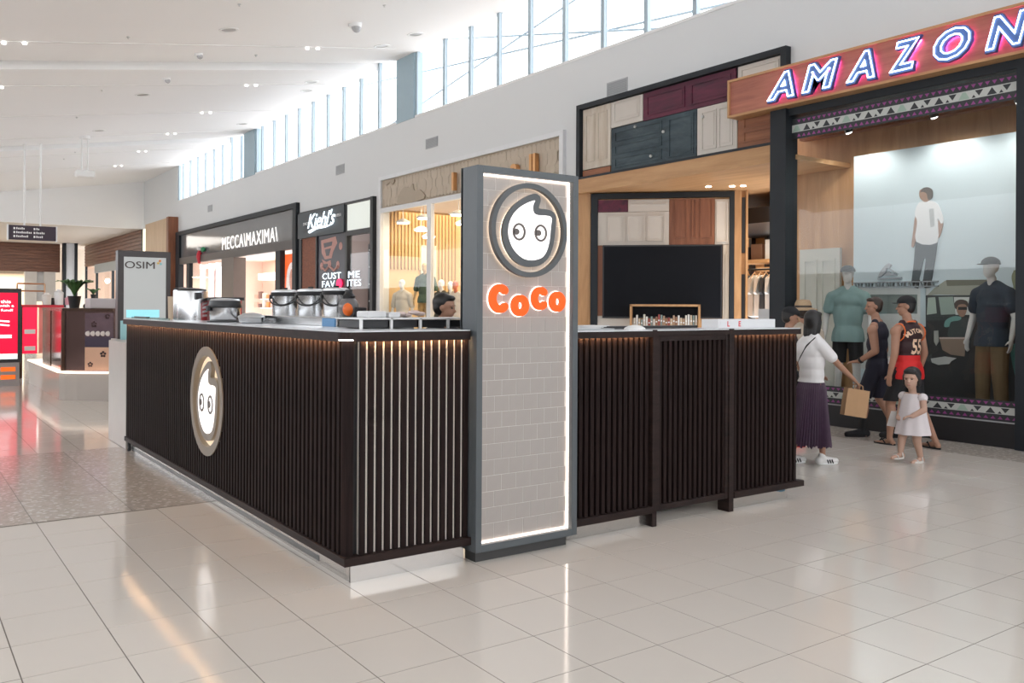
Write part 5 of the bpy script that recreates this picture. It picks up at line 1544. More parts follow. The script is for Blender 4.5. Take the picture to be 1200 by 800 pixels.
# bronze glazed counter on a stone plinth
br = thing('bronze_counter', 'bronze glass fronted counter with flower decals on a pale stone plinth', 'counter', (2.5, 16.8, 0), None)
M_bronze = plain('mirror bronze', (0.30, 0.20, 0.19), 0.12, 0.85, var=0.35, scale=1.6)
M_bronzed = plain('dark bronze', (0.10, 0.06, 0.045), 0.25, 0.8)
M_plinth = plain('stone plinth', (0.47, 0.42, 0.38), 0.2, var=0.03)
outer = [(2.43, 21.2), (2.43, 17.1), (2.50, 16.92), (2.66, 16.74), (3.1, 16.40), (4.3, 16.1), (4.3, 21.2)]
MB().prism(outer, 'Z', 0, 0.47).build('plinth', M_plinth, br)
MB().prism([(x - 0.03 if x < 3 else x, y - 0.03 if y < 17 else y) for x, y in outer], 'Z', 0.47, 0.50).build('lit_ledge', emis('ledge glow', (1.0, 0.84, 0.70), 0.8), br)
inner = [(2.50, 19.6), (2.50, 17.2), (2.66, 16.95), (2.80, 16.84), (3.2, 16.52), (4.2, 16.25), (4.2, 19.6)]
MB().prism(inner, 'Z', 0.50, 1.55).build('glazing', M_bronze, br)
MB().prism([(x - 0.02, y - 0.02) for x, y in inner], 'Z', 1.55, 1.60).build('top', M_bronzed, br)
MB().box(2.47, 2.52, 17.15, 17.25, 0.5, 1.55).build('edge_post', M_bronzed, br)
MB().box(2.488, 2.50, 18.6, 19.6, 0.5, 1.55).build('end_panel', M_bronzed, br)
d = Vector((4.2 - 3.2, 16.25 - 16.52, 0)).normalized()
nrm = Vector((d.y, -d.x, 0))
c0 = Vector((2.80, 16.84, 0))
e = Vector((3.2 - 2.8, 16.52 - 16.84, 0)).normalized()
n2 = Vector((e.y, -e.x, 0))


def facing(z0, z1, s0, s1, mat, name, t=0.006):
    a, b = c0 + e * s0 + n2 * 0.004, c0 + e * s1 + n2 * 0.004
    mb = MB()
    mb.add([(a.x, a.y, z0), (b.x, b.y, z0), (b.x, b.y, z1), (a.x, a.y, z1)] + [(p.x + n2.x * t, p.y + n2.y * t, z) for p, z in ((a, z0), (b, z0), (b, z1), (a, z1))],
           [(0, 1, 2, 3), (4, 7, 6, 5), (0, 4, 5, 1), (1, 5, 6, 2), (2, 6, 7, 3), (3, 7, 4, 0)])
    return mb.build(name, mat, br)


facing(0.52, 0.92, 0.0, 0.51, plain('copper glow panel', (0.75, 0.46, 0.32), 0.3, 0.5), 'copper_panel')
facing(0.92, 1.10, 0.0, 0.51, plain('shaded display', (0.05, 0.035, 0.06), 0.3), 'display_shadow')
facing(1.10, 1.52, 0.0, 0.51, plain('mauve glass', (0.34, 0.24, 0.28), 0.06, 0.7, var=0.4, scale=5), 'display_glass')
for s in (0.06, 0.15, 0.24, 0.33, 0.42):
    p = c0 + e * s + n2 * 0.012
    MB().ell((p.x, p.y, 1.16), (0.05, 0.02, 0.045), None, 10, 6).build('cake', plain('pale cake', (0.66, 0.60, 0.56), 0.6), br, smooth=True)
M_decal = plain('flower decal', (0.05, 0.02, 0.02), 0.5)
for s, z, r in ((0.33, 0.80, 0.06), (0.10, 0.62, 0.05), (0.16, 1.32, 0.06), (0.40, 1.46, 0.05)):
    p = c0 + e * s + n2 * 0.014
    mb = MB()
    for k in range(5):
        t = PI / 2 + 2 * PI * k / 5
        cs, cz = math.cos(t) * r * 0.62, math.sin(t) * r * 0.62
        mb.ell((p.x + e.x * cs, p.y + e.y * cs, z + cz), (r * 0.34, r * 0.34, r * 0.34), nu=8, nv=5)
    mb.build('flower_decal', M_decal, br)
tag(MB().box(2.95, 3.75, 17.3, 17.8, 1.60, 1.78).build('white_display_box', plain('mauve white', (0.58, 0.53, 0.53), 0.5), bevel=0.01), 'pale display box on top of the bronze counter', 'box')
# potted plants on it
def plant(loc, h, n, spread, lab, seed, r=0.12):
    random.seed(seed)
    t = thing('potted_plant', lab, 'plant', loc, 0)
    MB().lathe([(r * 0.7, 0), (r, h * 0.45), (r * 1.05, h * 0.46)], n=16).build('pot', M_black, t, smooth=True)
    m = plain('leaf green', (0.06, 0.14, 0.04), 0.5, var=0.4, scale=14)
    for k in range(n):
        a = random.uniform(0, 2 * PI)
        l = random.uniform(0.6, 1.0) * spread
        w = 0.035
        z0 = h * 0.44
        pts = []
        for q in range(6):
            s = q / 5
            pts.append((math.cos(a) * l * s, math.sin(a) * l * s, z0 + h * (1.5 * s - 0.95 * s * s) * random.uniform(0.9, 1.1)))
        mb = MB()
        nx, ny = -math.sin(a), math.cos(a)
        for q, p in enumerate(pts):
            ww = w * math.sin(PI * (0.12 + 0.86 * q / 5))
            mb.v += [(p[0] + nx * ww, p[1] + ny * ww, p[2]), (p[0], p[1], p[2] + 0.012), (p[0] - nx * ww, p[1] - ny * ww, p[2])]
        for q in range(5):
            i = q * 3
            mb.f += [(i, i + 3, i + 4, i + 1), (i + 1, i + 4, i + 5, i + 2)]
        mb.build('leaf', m, t, smooth=True)
    return t


plant((2.90, 18.6, 1.60), 0.50, 46, 0.34, 'leafy green plant in a tall black pot on the bronze counter', 5)
plant((3.05, 17.55, 1.78), 0.16, 9, 0.16, 'tiny dark plant on the pale display box', 9, 0.05)
# digital screen totem
ds = thing('digital_totem', 'red digital advertising screen in a black frame at the left edge', 'screen', (1.7, 20.5, 0), None)
DY = 20.5
MB().box(1.0, 2.215, DY, DY + 0.12, 0.48, 1.99).build('frame', M_black, ds, bevel=0.006)
MB().box(1.0, 2.145, DY - 0.005, DY, 0.66, 1.90).build('display', emis('red display', (0.80, 0.0, 0.035), 0.75, (0.5, 0.0, 0.03)), ds)
MB().box(1.0, 2.145, DY - 0.006, DY, 0.55, 0.66).build('display_foot', emis('white display foot', (0.85, 0.9, 0.9), 0.6), ds)
M_sc = emis('screen white', (1, 0.95, 0.95), 1.0)
for s, z, x1, w in (('in this', 1.72, 2.02, 0.30), ('ing with a', 1.63, 2.08, 0.42), ('gift fund!', 1.54, 2.06, 0.38)):
    text('screen_words', s, M_sc, ds, (x1 - w / 2, DY - 0.008, z), '-Y', width=w, height=0.065, ext=0.001, bold=0.02)
for z, w in ((1.30, 0.24), (1.22, 0.18)):
    MB().prism([(1.98 - w, z + 0.05), (2.0, z + 0.03), (2.0, z), (1.98 - w, z + 0.02)], 'Y', DY - 0.008, DY - 0.005).build('screen_graphic', M_sc, ds)
for z, w in ((1.02, 0.34), (0.98, 0.30)):
    MB().box(2.04 - w, 2.04, DY - 0.008, DY - 0.005, z, z + 0.025).build('screen_words', M_sc, ds)
MB().box(1.0, 2.18, DY + 0.01, DY + 0.11, 0.0, 0.48).build('base', plain('totem base', (0.36, 0.34, 0.33), 0.4), ds)
for z in (0.14, 0.30):
    MB().box(1.85, 2.11, DY + 0.004, DY + 0.01, z, z + 0.085).build('orange_plate', emis('orange plate', (1.0, 0.14, 0.01), 0.6), ds)
# red banner panel and pink translucent panel behind
rb = thing('red_banner', 'narrow red banner stand with white print beside the totem', 'banner', (2.5, 22.6, 0), None)
MB().box(2.45, 2.76, 22.6, 22.65, 0.55, 1.62).build('sheet', emis('banner red', (0.9, 0.01, 0.06), 0.55), rb)
MB().box(2.40, 2.46, 22.58, 22.67, 0, 1.62).build('post', M_bronzed, rb)
MB().box(2.40, 3.3, 22.58, 22.67, 1.60, 1.66).build('top_rail', plain('red rail', (0.6, 0.02, 0.04), 0.4), rb)
for z in (0.62, 1.0):
    MB().box(2.50, 2.72, 22.59, 22.6, z, z + 0.10).build('print', M_white, rb)
pk = tag(MB().box(2.80, 3.35, 22.7, 22.73, 0.55, 1.6).build('pink_panel', plain('salmon panel', (0.80, 0.36, 0.32), 0.4)), 'salmon pink panel between red banner and bronze counter', 'panel')
# small display frame and jars on the counter end
fr = thing('wire_frame_stand', 'thin copper wire frame stand on the far counter', 'stand', (3.3, 24.5, 1.5), None)
M_cop = plain('copper wire', (0.55, 0.33, 0.20), 0.3, 1.0)
for x in (2.55, 3.15):
    MB().cyl((x, 24.5, 0), (x, 24.5, 2.18), 0.02, n=6).build('leg', M_cop, fr)
MB().cyl((2.55, 24.5, 2.18), (3.15, 24.5, 2.18), 0.02, n=6).build('bar', M_cop, fr)
MB().cyl((2.55, 24.5, 2.0), (3.15, 24.5, 2.0), 0.02, n=6).build('bar', M_cop, fr)
for k, (x, h, c) in enumerate(((2.95, 0.28, (0.7, 0.66, 0.62)), (3.20, 0.36, (0.75, 0.75, 0.76)), (3.42, 0.20, (0.72, 0.35, 0.42)))):
    o = MB().lathe([(0.09, 0), (0.10, h * 0.8), (0.05, h * 0.9), (0.05, h)], (x, 22.62, 1.66), 12).build('counter_jar', plain('jar %d' % k, c, 0.3), None, smooth=True)
    tag(o, ('cream jar on the red rail', 'tall white jar on the red rail', 'small pink jar on the red rail')[k], 'jar')

# hanging direction sign
hs = thing('hanging_sign', 'dark plum overhead direction sign with white lettering hung on two rods', 'sign', (3.9, 33.2, 3.8), None)
HX0, HX1, HY, HZ0, HZ1 = 3.20, 4.60, 33.2, 3.82, 4.30
MB().box(HX0, HX1, HY, HY + 0.12, HZ0, HZ1).build('panel', plain('plum panel', (0.035, 0.018, 0.035), 0.4), hs, bevel=0.005)
for x in (HX0 - 0.04, HX1):
    MB().box(x, x + 0.04, HY - 0.01, HY + 0.13, HZ0 - 0.02, HZ1 + 0.02).build('end_cap', M_wframe, hs)
for x in (3.66, 4.14):
    MB().cyl((x, HY + 0.06, HZ1), (x, HY + 0.06, zc(x)), 0.03, n=8).build('rod', M_white, hs)
for k, (a, b) in enumerate((('Toilets', 'Food'), ('Supermarket', 'Parking'), ('Level Two', 'Cinema'))):
    z = 4.19 - k * 0.13
    for x, n in ((HX0 + 0.36, a), (HX0 + 0.95, b)):
        MB().box(x - 0.22, x - 0.17, HY - 0.006, HY, z - 0.03, z + 0.04).build('arrow', M_white, hs)
        for q in range(len(n) - 2):
            MB().box(x - 0.14 + q * 0.052, x - 0.105 + q * 0.052, HY - 0.006, HY, z - 0.025, z + (0.045 if q % 3 == 0 else 0.028)).build('lettering', M_white, hs)

# ================================================================== people and mannequins
M_skin = plain('skin light tan', (0.38, 0.20, 0.13), 0.55, var=0.06)
M_skin2 = plain('skin fair', (0.50, 0.31, 0.23), 0.55, var=0.05)
M_hair = plain('black hair', (0.012, 0.010, 0.010), 0.45, var=0.3, scale=40)
M_hairb = plain('brown hair', (0.035, 0.022, 0.016), 0.5, var=0.3, scale=40)
M_tee = plain('white cotton tee', (0.74, 0.72, 0.72), 0.85, bump=0.15, bscale=18)
M_navy = plain('navy cloth', (0.014, 0.014, 0.028), 0.8, bump=0.15, bscale=18)
M_blk = plain('black cloth', (0.012, 0.012, 0.014), 0.85, bump=0.15, bscale=18)
M_eyed = plain('dark eye', (0.02, 0.015, 0.012), 0.3)
M_lip = plain('lip', (0.45, 0.18, 0.15), 0.5)
V = Vector


def lerp(a, b, t):
    return V(a) + (V(b) - V(a)) * t


def hand(mb, wrist, dirv, palm_n, s=1.0, curl=0.5, thumb_side=1):
    """palm, four bent fingers of unequal length and a thumb leaving the side of the palm"""
    d = V(dirv).normalized()
    n = (V(palm_n) - d * V(palm_n).dot(d)).normalized()
    sd = d.cross(n) * thumb_side
    w = V(wrist)
    R = Matrix((sd, d, n)).transposed()
    mb.ell(w + d * 0.045 * s, (0.038 * s, 0.055 * s, 0.017 * s), R, 12, 8)
    for k, (off, L) in enumerate(((0.026, 0.070), (0.009, 0.080), (-0.008, 0.075), (-0.025, 0.058))):
        p0 = w + d * 0.088 * s + sd * off * s
        a1 = curl * 0.7
        d1 = d * math.cos(a1) + n * math.sin(a1)
        p1 = p0 + d1 * L * 0.45 * s
        a2 = curl * 1.7
        d2 = d * math.cos(a2) + n * math.sin(a2)
        p2 = p1 + d2 * L * 0.32 * s
        a3 = curl * 2.3
        p3 = p2 + (d * math.cos(a3) + n * math.sin(a3)) * L * 0.23 * s
        mb.cap(p0 - d * 0.02 * s, p1, 0.0095 * s, 0.009 * s, 8)
        mb.cap(p1, p2, 0.009 * s, 0.0085 * s, 8)
        mb.cap(p2, p3, 0.0085 * s, 0.0075 * s, 8)
    t0 = w + d * 0.028 * s + sd * 0.028 * s
    t1 = t0 + (d * 0.6 + sd * 0.7 + n * 0.25).normalized() * 0.036 * s
    t2 = t1 + (d * 0.85 + sd * 0.25 + n * 0.4).normalized() * 0.030 * s
    mb.cap(t0, t1, 0.012 * s, 0.0105 * s, 8)
    mb.cap(t1, t2, 0.0105 * s, 0.009 * s, 8)


def head(mb, c, s, fwd, tilt=0.0, face=True):
    """c: head centre; s: half head height; fwd: facing direction. Returns the local frame"""
    f = V(fwd).normalized()
    z = (V((0, 0, 1)) - f * 0).normalized()
    f = (f - z * f.dot(z)).normalized()
    x = f.cross(z)
    R = Matrix((x, f, z)).transposed()
    if tilt:
        R = R @ Matrix.Rotation(tilt, 3, 'X')
    def P(a, b, c_):
        return V(c) + R @ V((a * s, b * s, c_ * s))
    mb.ell(P(0, -0.10, 0.22), (0.66 * s, 0.80 * s, 0.78 * s), R)
    mb.ell(P(0, 0.16, -0.30), (0.52 * s, 0.56 * s, 0.66 * s), R)
    mb.ell(P(0, 0.42, -0.72), (0.24 * s, 0.20 * s, 0.20 * s), R)
    if face:
        mb.cap(P(0, 0.70, 0.06), P(0, 0.86, -0.26), 0.07 * s, 0.11 * s, 8)
        mb.ell(P(0, 0.66, -0.52), (0.20 * s, 0.09 * s, 0.08 * s), R)
        for a in (-1, 1):
            mb.ell(P(a * 0.64, -0.05, -0.08), (0.08 * s, 0.16 * s, 0.22 * s), R)
            mb.ell(P(a * 0.26, 0.62, 0.14), (0.20 * s, 0.12 * s, 0.06 * s), R)
    return P, R


def face_parts(P, R, s, parent, big=1.0, brow=True):
    for a in (-1, 1):
        MB().ell(P(a * 0.25, 0.66, 0.0), (0.10 * s * big, 0.05 * s, 0.065 * s * big), R, 10, 6).build('eye', M_eyed, parent, smooth=True)
        if brow:
            MB().ell(P(a * 0.27, 0.69, 0.20), (0.13 * s, 0.03 * s, 0.018 * s), R, 10, 6).build('eyebrow', M_hairb, parent, smooth=True)
    MB().ell(P(0, 0.74, -0.52), (0.17 * s, 0.035 * s, 0.045 * s), R, 10, 6).build('mouth', M_lip, parent, smooth=True)


def hair_cap(P, R, s, parent, mat, long=0.0, back=0.0, name='hair', vox=0.012, fringe=0.45, smooth=4):
    mb = MB()
    mb.ell(P(0, -0.24, 0.34), (0.74 * s, 0.82 * s, 0.78 * s), R)
    mb.ell(P(0, -0.34, -0.05), (0.70 * s, 0.62 * s, 0.70 * s), R)
    if fringe:
        mb.ell(P(0, 0.36, 0.72), (0.56 * s, 0.38 * s, 0.24 * s), R)
    if long:
        for a in (-1, 0, 1):
            mb.cap(P(a * 0.45, -0.35, 0.0), P(a * 0.50, -0.42 - back, -long), 0.36 * s, 0.24 * s, 12)
            mb.cap(P(a * 0.62, 0.0, 0.0), P(a * 0.60, -0.1, -long * 0.8), 0.20 * s, 0.16 * s, 10)
    return remesh(mb, name, mat, parent, vox, smooth)


def foot(mb, ankle, d, s=1.0, lift=0.0):
    a = V(ankle)
    d = V(d).normalized()
    z0 = V((a.x, a.y, a.z - 0.075 * s))
    mb.cap(a, V((a.x, a.y, a.z - 0.03 * s)) - d * 0.015 * s, 0.036 * s, 0.036 * s, 10)
    heel, ball, toe = z0 - d * 0.045 * s, z0 + d * 0.12 * s, z0 + d * 0.185 * s
    for p, r in ((heel, 0.034), (z0 + d * 0.04 * s, 0.036)):
        mb.ell(p + V((0, 0, 0.012 * s)), (r * s, r * s, 0.042 * s), None, 10, 6)
    mb.cap(z0 + d * 0.02 * s + V((0, 0, 0.02 * s)), ball + V((0, 0, 0.0)), 0.034 * s, 0.030 * s, 10)
    mb.cap(ball, toe - V((0, 0, 0.004)), 0.032 * s, 0.022 * s, 10)


def shoe(parent, ankle, d, s, mat, name, sole=None, high=False, vox=0.009):
    a, d = V(ankle), V(d).normalized()
    z0 = a.z - 0.085 * s
    g = V((a.x, a.y, z0))
    mb = MB()
    mb.cap(g - d * 0.05 * s + V((0, 0, 0.045 * s)), g + d * 0.06 * s + V((0, 0, 0.045 * s)), 0.045 * s, 0.045 * s, 12)
    mb.cap(g + d * 0.06 * s + V((0, 0, 0.042 * s)), g + d * 0.175 * s + V((0, 0, 0.034 * s)), 0.045 * s, 0.034 * s, 12)
    mb.cap(g + V((0, 0, 0.06 * s)), g + V((0, 0, (0.26 if high else 0.10) * s)) - d * 0.015, 0.046 * s, 0.050 * s if high else 0.042 * s, 12)
    o = remesh(mb, name, mat, parent, vox, 3, cuts=[(V((0, 0, z0 + 0.012 * s)), V((0, 0, -1)))])
    ms = MB()
    pr = V((-d.y, d.x, 0))
    pts = []
    for q in range(20):
        t = 2 * PI * q / 20
        L = 0.135 * s
        p = g + d * (0.065 * s + math.cos(t) * L) + pr * (math.sin(t) * 0.047 * s)
        pts.append((p.x, p.y))
    ms.prism(pts, 'Z', z0, z0 + 0.024 * s)
    ms.build('sole', sole or mat, o)
    return o


def limb(mb, pts, rs, n=14):
    for k in range(len(pts) - 1):
        mb.cap(pts[k], pts[k + 1], rs[k], rs[k + 1], n)


class Person:
    """joints in a local frame (x right, y forward, z up, metres for a 1.80 m adult), scaled and turned to a heading"""
    def __init__(self, name, label, loc, heading, height, slim=1.0):
        self.s = height / 1.80
        h = V((heading[0], heading[1], 0)).normalized()
        r = V((h.y, -h.x, 0))
        self.R = Matrix((r, h, V((0, 0, 1)))).transposed()
        self.o = thing(name, label, 'person', (loc[0], loc[1], 0), 0)
        self.k = slim
        self.body = MB()

    def p(self, x, y, z):
        return self.R @ (V((x, y, z)) * self.s)

    def dv(self, x, y, z):
        return self.R @ V((x, y, z))

    def torso(self, mb, grow=0.0, z0=0.90, z1=1.50, chest_y=0.0, lean=0.0, bust=0.0, belly=0.0):
        s, k, R = self.s, self.k, self.R
        g = grow
        for z, rx, ry, rz, y in ((0.94, 0.168, 0.115, 0.11, -0.01), (1.06, 0.150, 0.105, 0.14, 0.0), (1.20, 0.160, 0.112, 0.15, 0.0), (1.34, 0.172, 0.112, 0.13, -0.01), (1.42, 0.150, 0.085, 0.075, -0.01)):
            if z < z0 - 0.05 or z > z1:
                continue
            mb.ell(self.p(0, y + lean * (z - 0.94), z), ((rx * k + g) * s, (ry * k + g) * s, (rz + g * 0.5) * s), R)
        if bust:
            for a in (-1, 1):
                mb.ell(self.p(a * 0.075, 0.075 + lean * 0.35, 1.29), (0.07 * s, bust * s, 0.07 * s), R)


def shoulders(P_, mb, g=0.0, lean=0.0, w=0.165, drop=1.42, r=0.055):
    s = P_.s
    mb.cap(P_.p(-w, lean * 0.47, drop), P_.p(w, lean * 0.47, drop), (r + g) * s, (r + g) * s, 14)
    for a in (-1, 1):
        mb.cap(P_.p(a * 0.05, lean * 0.5, 1.49), P_.p(a * w, lean * 0.47, drop), (0.05 + g) * s, (0.05 + g) * s, 12)


VOX = 0.0085
# ------------------------------------------------ man in the basketball jersey
A = Person('person', 'man in black and red basketball vest, black cap, shorts and flip-flops seen from behind', (10.07, 5.89), (0.12, 1.0), 1.80)
b, s = A.body, A.s
A.torso(b)
shoulders(A, b, w=0.175)
b.cap(A.p(0, 0.0, 1.45), A.p(0, 0.02, 1.58), 0.058 * s, 0.054 * s)
hc = A.p(0, 0.035, 1.685)
fwdh = A.dv(-0.75, 0.66, 0)
P, R = head(b, hc, 0.122 * s, fwdh)
limb(b, [A.p(-0.215, 0.0, 1.40), A.p(-0.265, -0.02, 1.12), A.p(-0.275, 0.04, 0.87)], [0.056 * s, 0.044 * s, 0.030 * s])
b.ell(A.p(-0.228, 0.0, 1.385), 0.064 * s)
hand(b, A.p(-0.275, 0.04, 0.87), A.dv(0, 0.15, -1), A.dv(1, 0.2, 0), s, 0.45, -1)
limb(b, [A.p(0.215, 0.0, 1.40), A.p(0.265, -0.03, 1.12), A.p(0.27, 0.05, 0.88)], [0.056 * s, 0.044 * s, 0.030 * s])
b.ell(A.p(0.228, 0.0, 1.385), 0.064 * s)
hand(b, A.p(0.27, 0.05, 0.88), A.dv(0, 0.15, -1), A.dv(-1, 0.2, 0), s, 0.45, 1)
hips = [A.p(-0.10, 0, 0.92), A.p(0.10, 0, 0.92)]
kn = [A.p(-0.11, 0.16, 0.50), A.p(0.10, -0.06, 0.49)]
an = [A.p(-0.12, 0.16, 0.085), A.p(0.10, -0.30, 0.105)]
for i in (0, 1):
    limb(b, [hips[i], kn[i]], [0.092 * s, 0.058 * s])
    mid = lerp(kn[i], an[i], 0.3) + A.dv(0, -0.02, 0)
    limb(b, [kn[i], mid, an[i]], [0.056 * s, 0.058 * s, 0.034 * s])
foot(b, an[0], A.dv(-0.1, 1, 0), s)
foot(b, an[1], A.dv(0.15, 1, 0.0), s)
remesh(b, 'body', M_skin, A.o, VOX, 4)
face_parts(P, R, 0.122 * s, A.o)
hair_cap(P, R, 0.116 * s, A.o, M_hair, fringe=0)
# cap worn backwards on the head
mb = MB()
mb.ell(P(0, -0.08, 0.42), (0.80 * 0.122 * s, 0.93 * 0.122 * s, 0.74 * 0.122 * s), R)
cp = remesh(mb, 'cap', M_blk, A.o, 0.009, 3, cuts=[(P(0, 0, 0.34), R @ V((0, 0, -1)))])
MB().ell(P(0, 0.86, 0.36), (0.52 * 0.122 * s, 0.44 * 0.122 * s, 0.05 * 0.122 * s), R).build('brim', M_blk, cp, smooth=True)
# vest: black above, red below
vm = MB()
A.torso(vm, 0.020, 0.80, 1.5)
vm.ell(A.p(0, -0.01, 0.85), (0.212 * s, 0.160 * s, 0.26 * s), A.R)
for a in (-1, 1):
    vm.cap(A.p(a * 0.125, -0.02, 1.36), A.p(a * 0.105, 0.0, 1.485), 0.058 * s, 0.046 * s)
zsplit = A.p(0, 0, 1.10).z
zhem = A.p(0, 0, 0.815).z
M_jblack = plain('jersey black', (0.030, 0.008, 0.010), 0.7, bump=0.1, bscale=25)
M_jred = plain('jersey red', (0.62, 0.015, 0.015), 0.7, bump=0.1, bscale=25)
M_jorange = plain('jersey orange trim', (0.80, 0.16, 0.03), 0.7)
vest = remesh(vm, 'vest', M_jblack, A.o, VOX, 12, cuts=[(V((0, 0, zsplit)), V((0, 0, -1)))])
vlow = remesh(vm, 'vest_lower', M_jred, A.o, VOX, 12, cuts=[(V((0, 0, zsplit)), V((0, 0, 1))), (V((0, 0, zhem)), V((0, 0, -1)))])
for a in (-1, 1):
    pts = []
    for q in range(15):
        t = 2 * PI * q / 14
        pts.append(A.p(a * (0.183 - 0.012 * math.cos(t)), -0.01 + 0.090 * math.sin(t), 1.375 + 0.105 * math.cos(t)))
    MB().tube(pts, 0.0075 * s, 6).build('armhole_trim', M_jorange, vest, smooth=True)
pts = [A.p(0.080 * math.sin(2 * PI * q / 16), -0.005 + 0.080 * math.cos(2 * PI * q / 16), 1.492 - 0.018 * math.cos(2 * PI * q / 16)) for q in range(17)]
MB().tube(pts, 0.0075 * s, 6).build('neck_trim', M_jorange, vest, smooth=True)


def on_back(parent, meshobj, body_obj, heading, off=0.006):
    """lay flat letters onto the cloth behind the wearer"""
    bm = bmesh.new()
    bm.from_mesh(body_obj.data)
    tree = BVHTree.FromBMesh(bm)
    bm.free()
    h = V(heading).normalized()
    for v in meshobj.data.vertices:
        st = V(v.co) - h * (V(v.co).dot(h)) - h * 0.6
        hit = tree.ray_cast(st, h)
        if hit[0] is not None:
            v.co = hit[0] - h * off
        else:
            v.co = st + h * 0.47


def back_text(sv, u, z, size, parent, body_obj, rot=0.0, mat=None, nar=1.0):
    cu = bpy.data.curves.new('t', 'FONT')
    cu.body = sv
    cu.size = 1
    cu.offset = 0.03
    cu.resolution_u = 2
    cu.align_x = 'CENTER'
    tmp = bpy.data.objects.new('t', cu)
    COL.objects.link(tmp)
    me = bpy.data.meshes.new_from_object(tmp.evaluated_get(bpy.context.evaluated_depsgraph_get()))
    bpy.data.objects.remove(tmp)
    bm = bmesh.new()
    bm.from_mesh(me)
    bmesh.ops.subdivide_edges(bm, edges=bm.edges[:], cuts=1)
    bm.to_mesh(me)
    bm.free()
    ys = [v.co.y for v in me.vertices]
    k = size / (max(ys) - min(ys))
    for v in me.vertices:
        x, y = v.co.x * k * nar, (v.co.y - min(ys)) * k
        x, y = x * math.cos(rot) - y * math.sin(rot), x * math.sin(rot) + y * math.cos(rot)
        v.co = A.p(u, -0.3, z) + A.dv(x, 0, y)
    me.materials.clear()
    me.materials.append(mat)
    o = link('lettering', me, parent)
    on_back(parent, o, body_obj, A.dv(0, 1, 0))
    return o


M_jl = plain('jersey cream lettering', (0.80, 0.55, 0.38), 0.6)
back_text('55', 0.0, 1.112, 0.185, vest, vest, 0, M_jl, 0.68)
for k, ch in enumerate('MUTOMBO'):
    t = (k - 3) / 3
    ang = -t * 0.75
    back_text(ch, 0.115 * math.sin(t * 1.1) * 1.15, 1.295 + 0.075 * math.cos(t * 1.1), 0.055, vest, vest, ang, M_jl)
sm = MB()
for i in (0, 1):
    sm.cap(hips[i] + V((0, 0, -0.02)), lerp(hips[i], kn[i], 0.92), 0.106 * s, 0.098 * s)
sm.ell(A.p(0, -0.01, 0.90), (0.19 * s, 0.14 * s, 0.13 * s), A.R)
remesh(sm, 'shorts', M_blk, A.o, VOX, 4, cuts=[(V((0, 0, A.p(0, 0, 0.54).z)), V((0, 0, -1)))])
for i in (0, 1):
    d = A.dv((-0.1, 0.15)[i], 1, 0).normalized()
    pr = V((-d.y, d.x, 0))
    g = V((an[i].x, an[i].y, 0))
    z = max(0.0, an[i].z - 0.085 * s - 0.02)
    pts = []
    for q in range(18):
        t = 2 * PI * q / 18
        c = g + d * (0.065 + 0.145 * math.cos(t)) * s + pr * math.sin(t) * 0.050 * s
        pts.append((c.x, c.y))
    f = MB().prism(pts, 'Z', z, z + 0.018).build('flip_flop', M_blk, A.o)
    for sd in (-1, 1):
        a = g + d * 0.13 * s
        c = g + d * 0.03 * s + pr * sd * 0.047 * s
        MB().tube([(a.x, a.y, z + 0.035), ((a.x + c.x) / 2 + pr.x * sd * 0.014, (a.y + c.y) / 2 + pr.y * sd * 0.014, z + 0.075), (c.x, c.y, z + 0.02)], 0.008, 6).build('strap', M_blk, f)

# ------------------------------------------------ man in navy vest ahead of him
B = Person('person', 'man in navy sleeveless vest and shorts with black boots, face turned left', (10.46, 6.54), (-0.30, 1.0), 1.80)
b, s = B.body, B.s
B.torso(b)
shoulders(B, b, w=0.17)
b.cap(B.p(0, 0.0, 1.45), B.p(0, 0.03, 1.58), 0.058 * s, 0.054 * s)
P, R = head(b, B.p(0, 0.05, 1.685), 0.122 * s, B.dv(-0.62, 0.78, 0))
limb(b, [B.p(-0.21, 0.0, 1.39), B.p(-0.255, -0.05, 1.12), B.p(-0.21, 0.17, 0.98)], [0.060 * s, 0.047 * s, 0.031 * s])
b.ell(B.p(-0.222, 0.0, 1.38), 0.066 * s)
hand(b, B.p(-0.21, 0.17, 0.98), B.dv(-0.05, 1, -0.12), B.dv(0.3, 0, -1), s, 0.35, -1)
limb(b, [B.p(0.21, 0.0, 1.39), B.p(0.25, -0.03, 1.12), B.p(0.26, 0.08, 0.88)], [0.058 * s, 0.046 * s, 0.031 * s])
b.ell(B.p(0.222, 0.0, 1.38), 0.066 * s)
hand(b, B.p(0.26, 0.08, 0.88), B.dv(0, 0.2, -1), B.dv(-1, 0.2, 0), s, 0.5, 1)
hips = [B.p(-0.10, 0, 0.92), B.p(0.10, 0, 0.92)]
kn = [B.p(-0.11, 0.14, 0.50), B.p(0.10, 0.0, 0.49)]
an = [B.p(-0.12, 0.15, 0.088), B.p(0.10, -0.22, 0.088)]
for i in (0, 1):
    limb(b, [hips[i], kn[i]], [0.092 * s, 0.058 * s])
    limb(b, [kn[i], lerp(kn[i], an[i], 0.3) + B.dv(0, -0.02, 0), an[i]], [0.056 * s, 0.058 * s, 0.036 * s])
    foot(b, an[i], B.dv(-0.3, 1, 0), s * 0.9)
remesh(b, 'body', M_skin, B.o, VOX, 4)
face_parts(P, R, 0.122 * s, B.o)
hair_cap(P, R, 0.118 * s, B.o, M_hairb, fringe=0.4)
vm = MB()
B.torso(vm, 0.018, 0.80, 1.5)
vm.ell(B.p(0, -0.01, 0.90), (0.20 * s, 0.148 * s, 0.18 * s), B.R)
for a in (-1, 1):
    vm.cap(B.p(a * 0.120, -0.02, 1.36), B.p(a * 0.105, 0.0, 1.485), 0.058 * s, 0.046 * s)
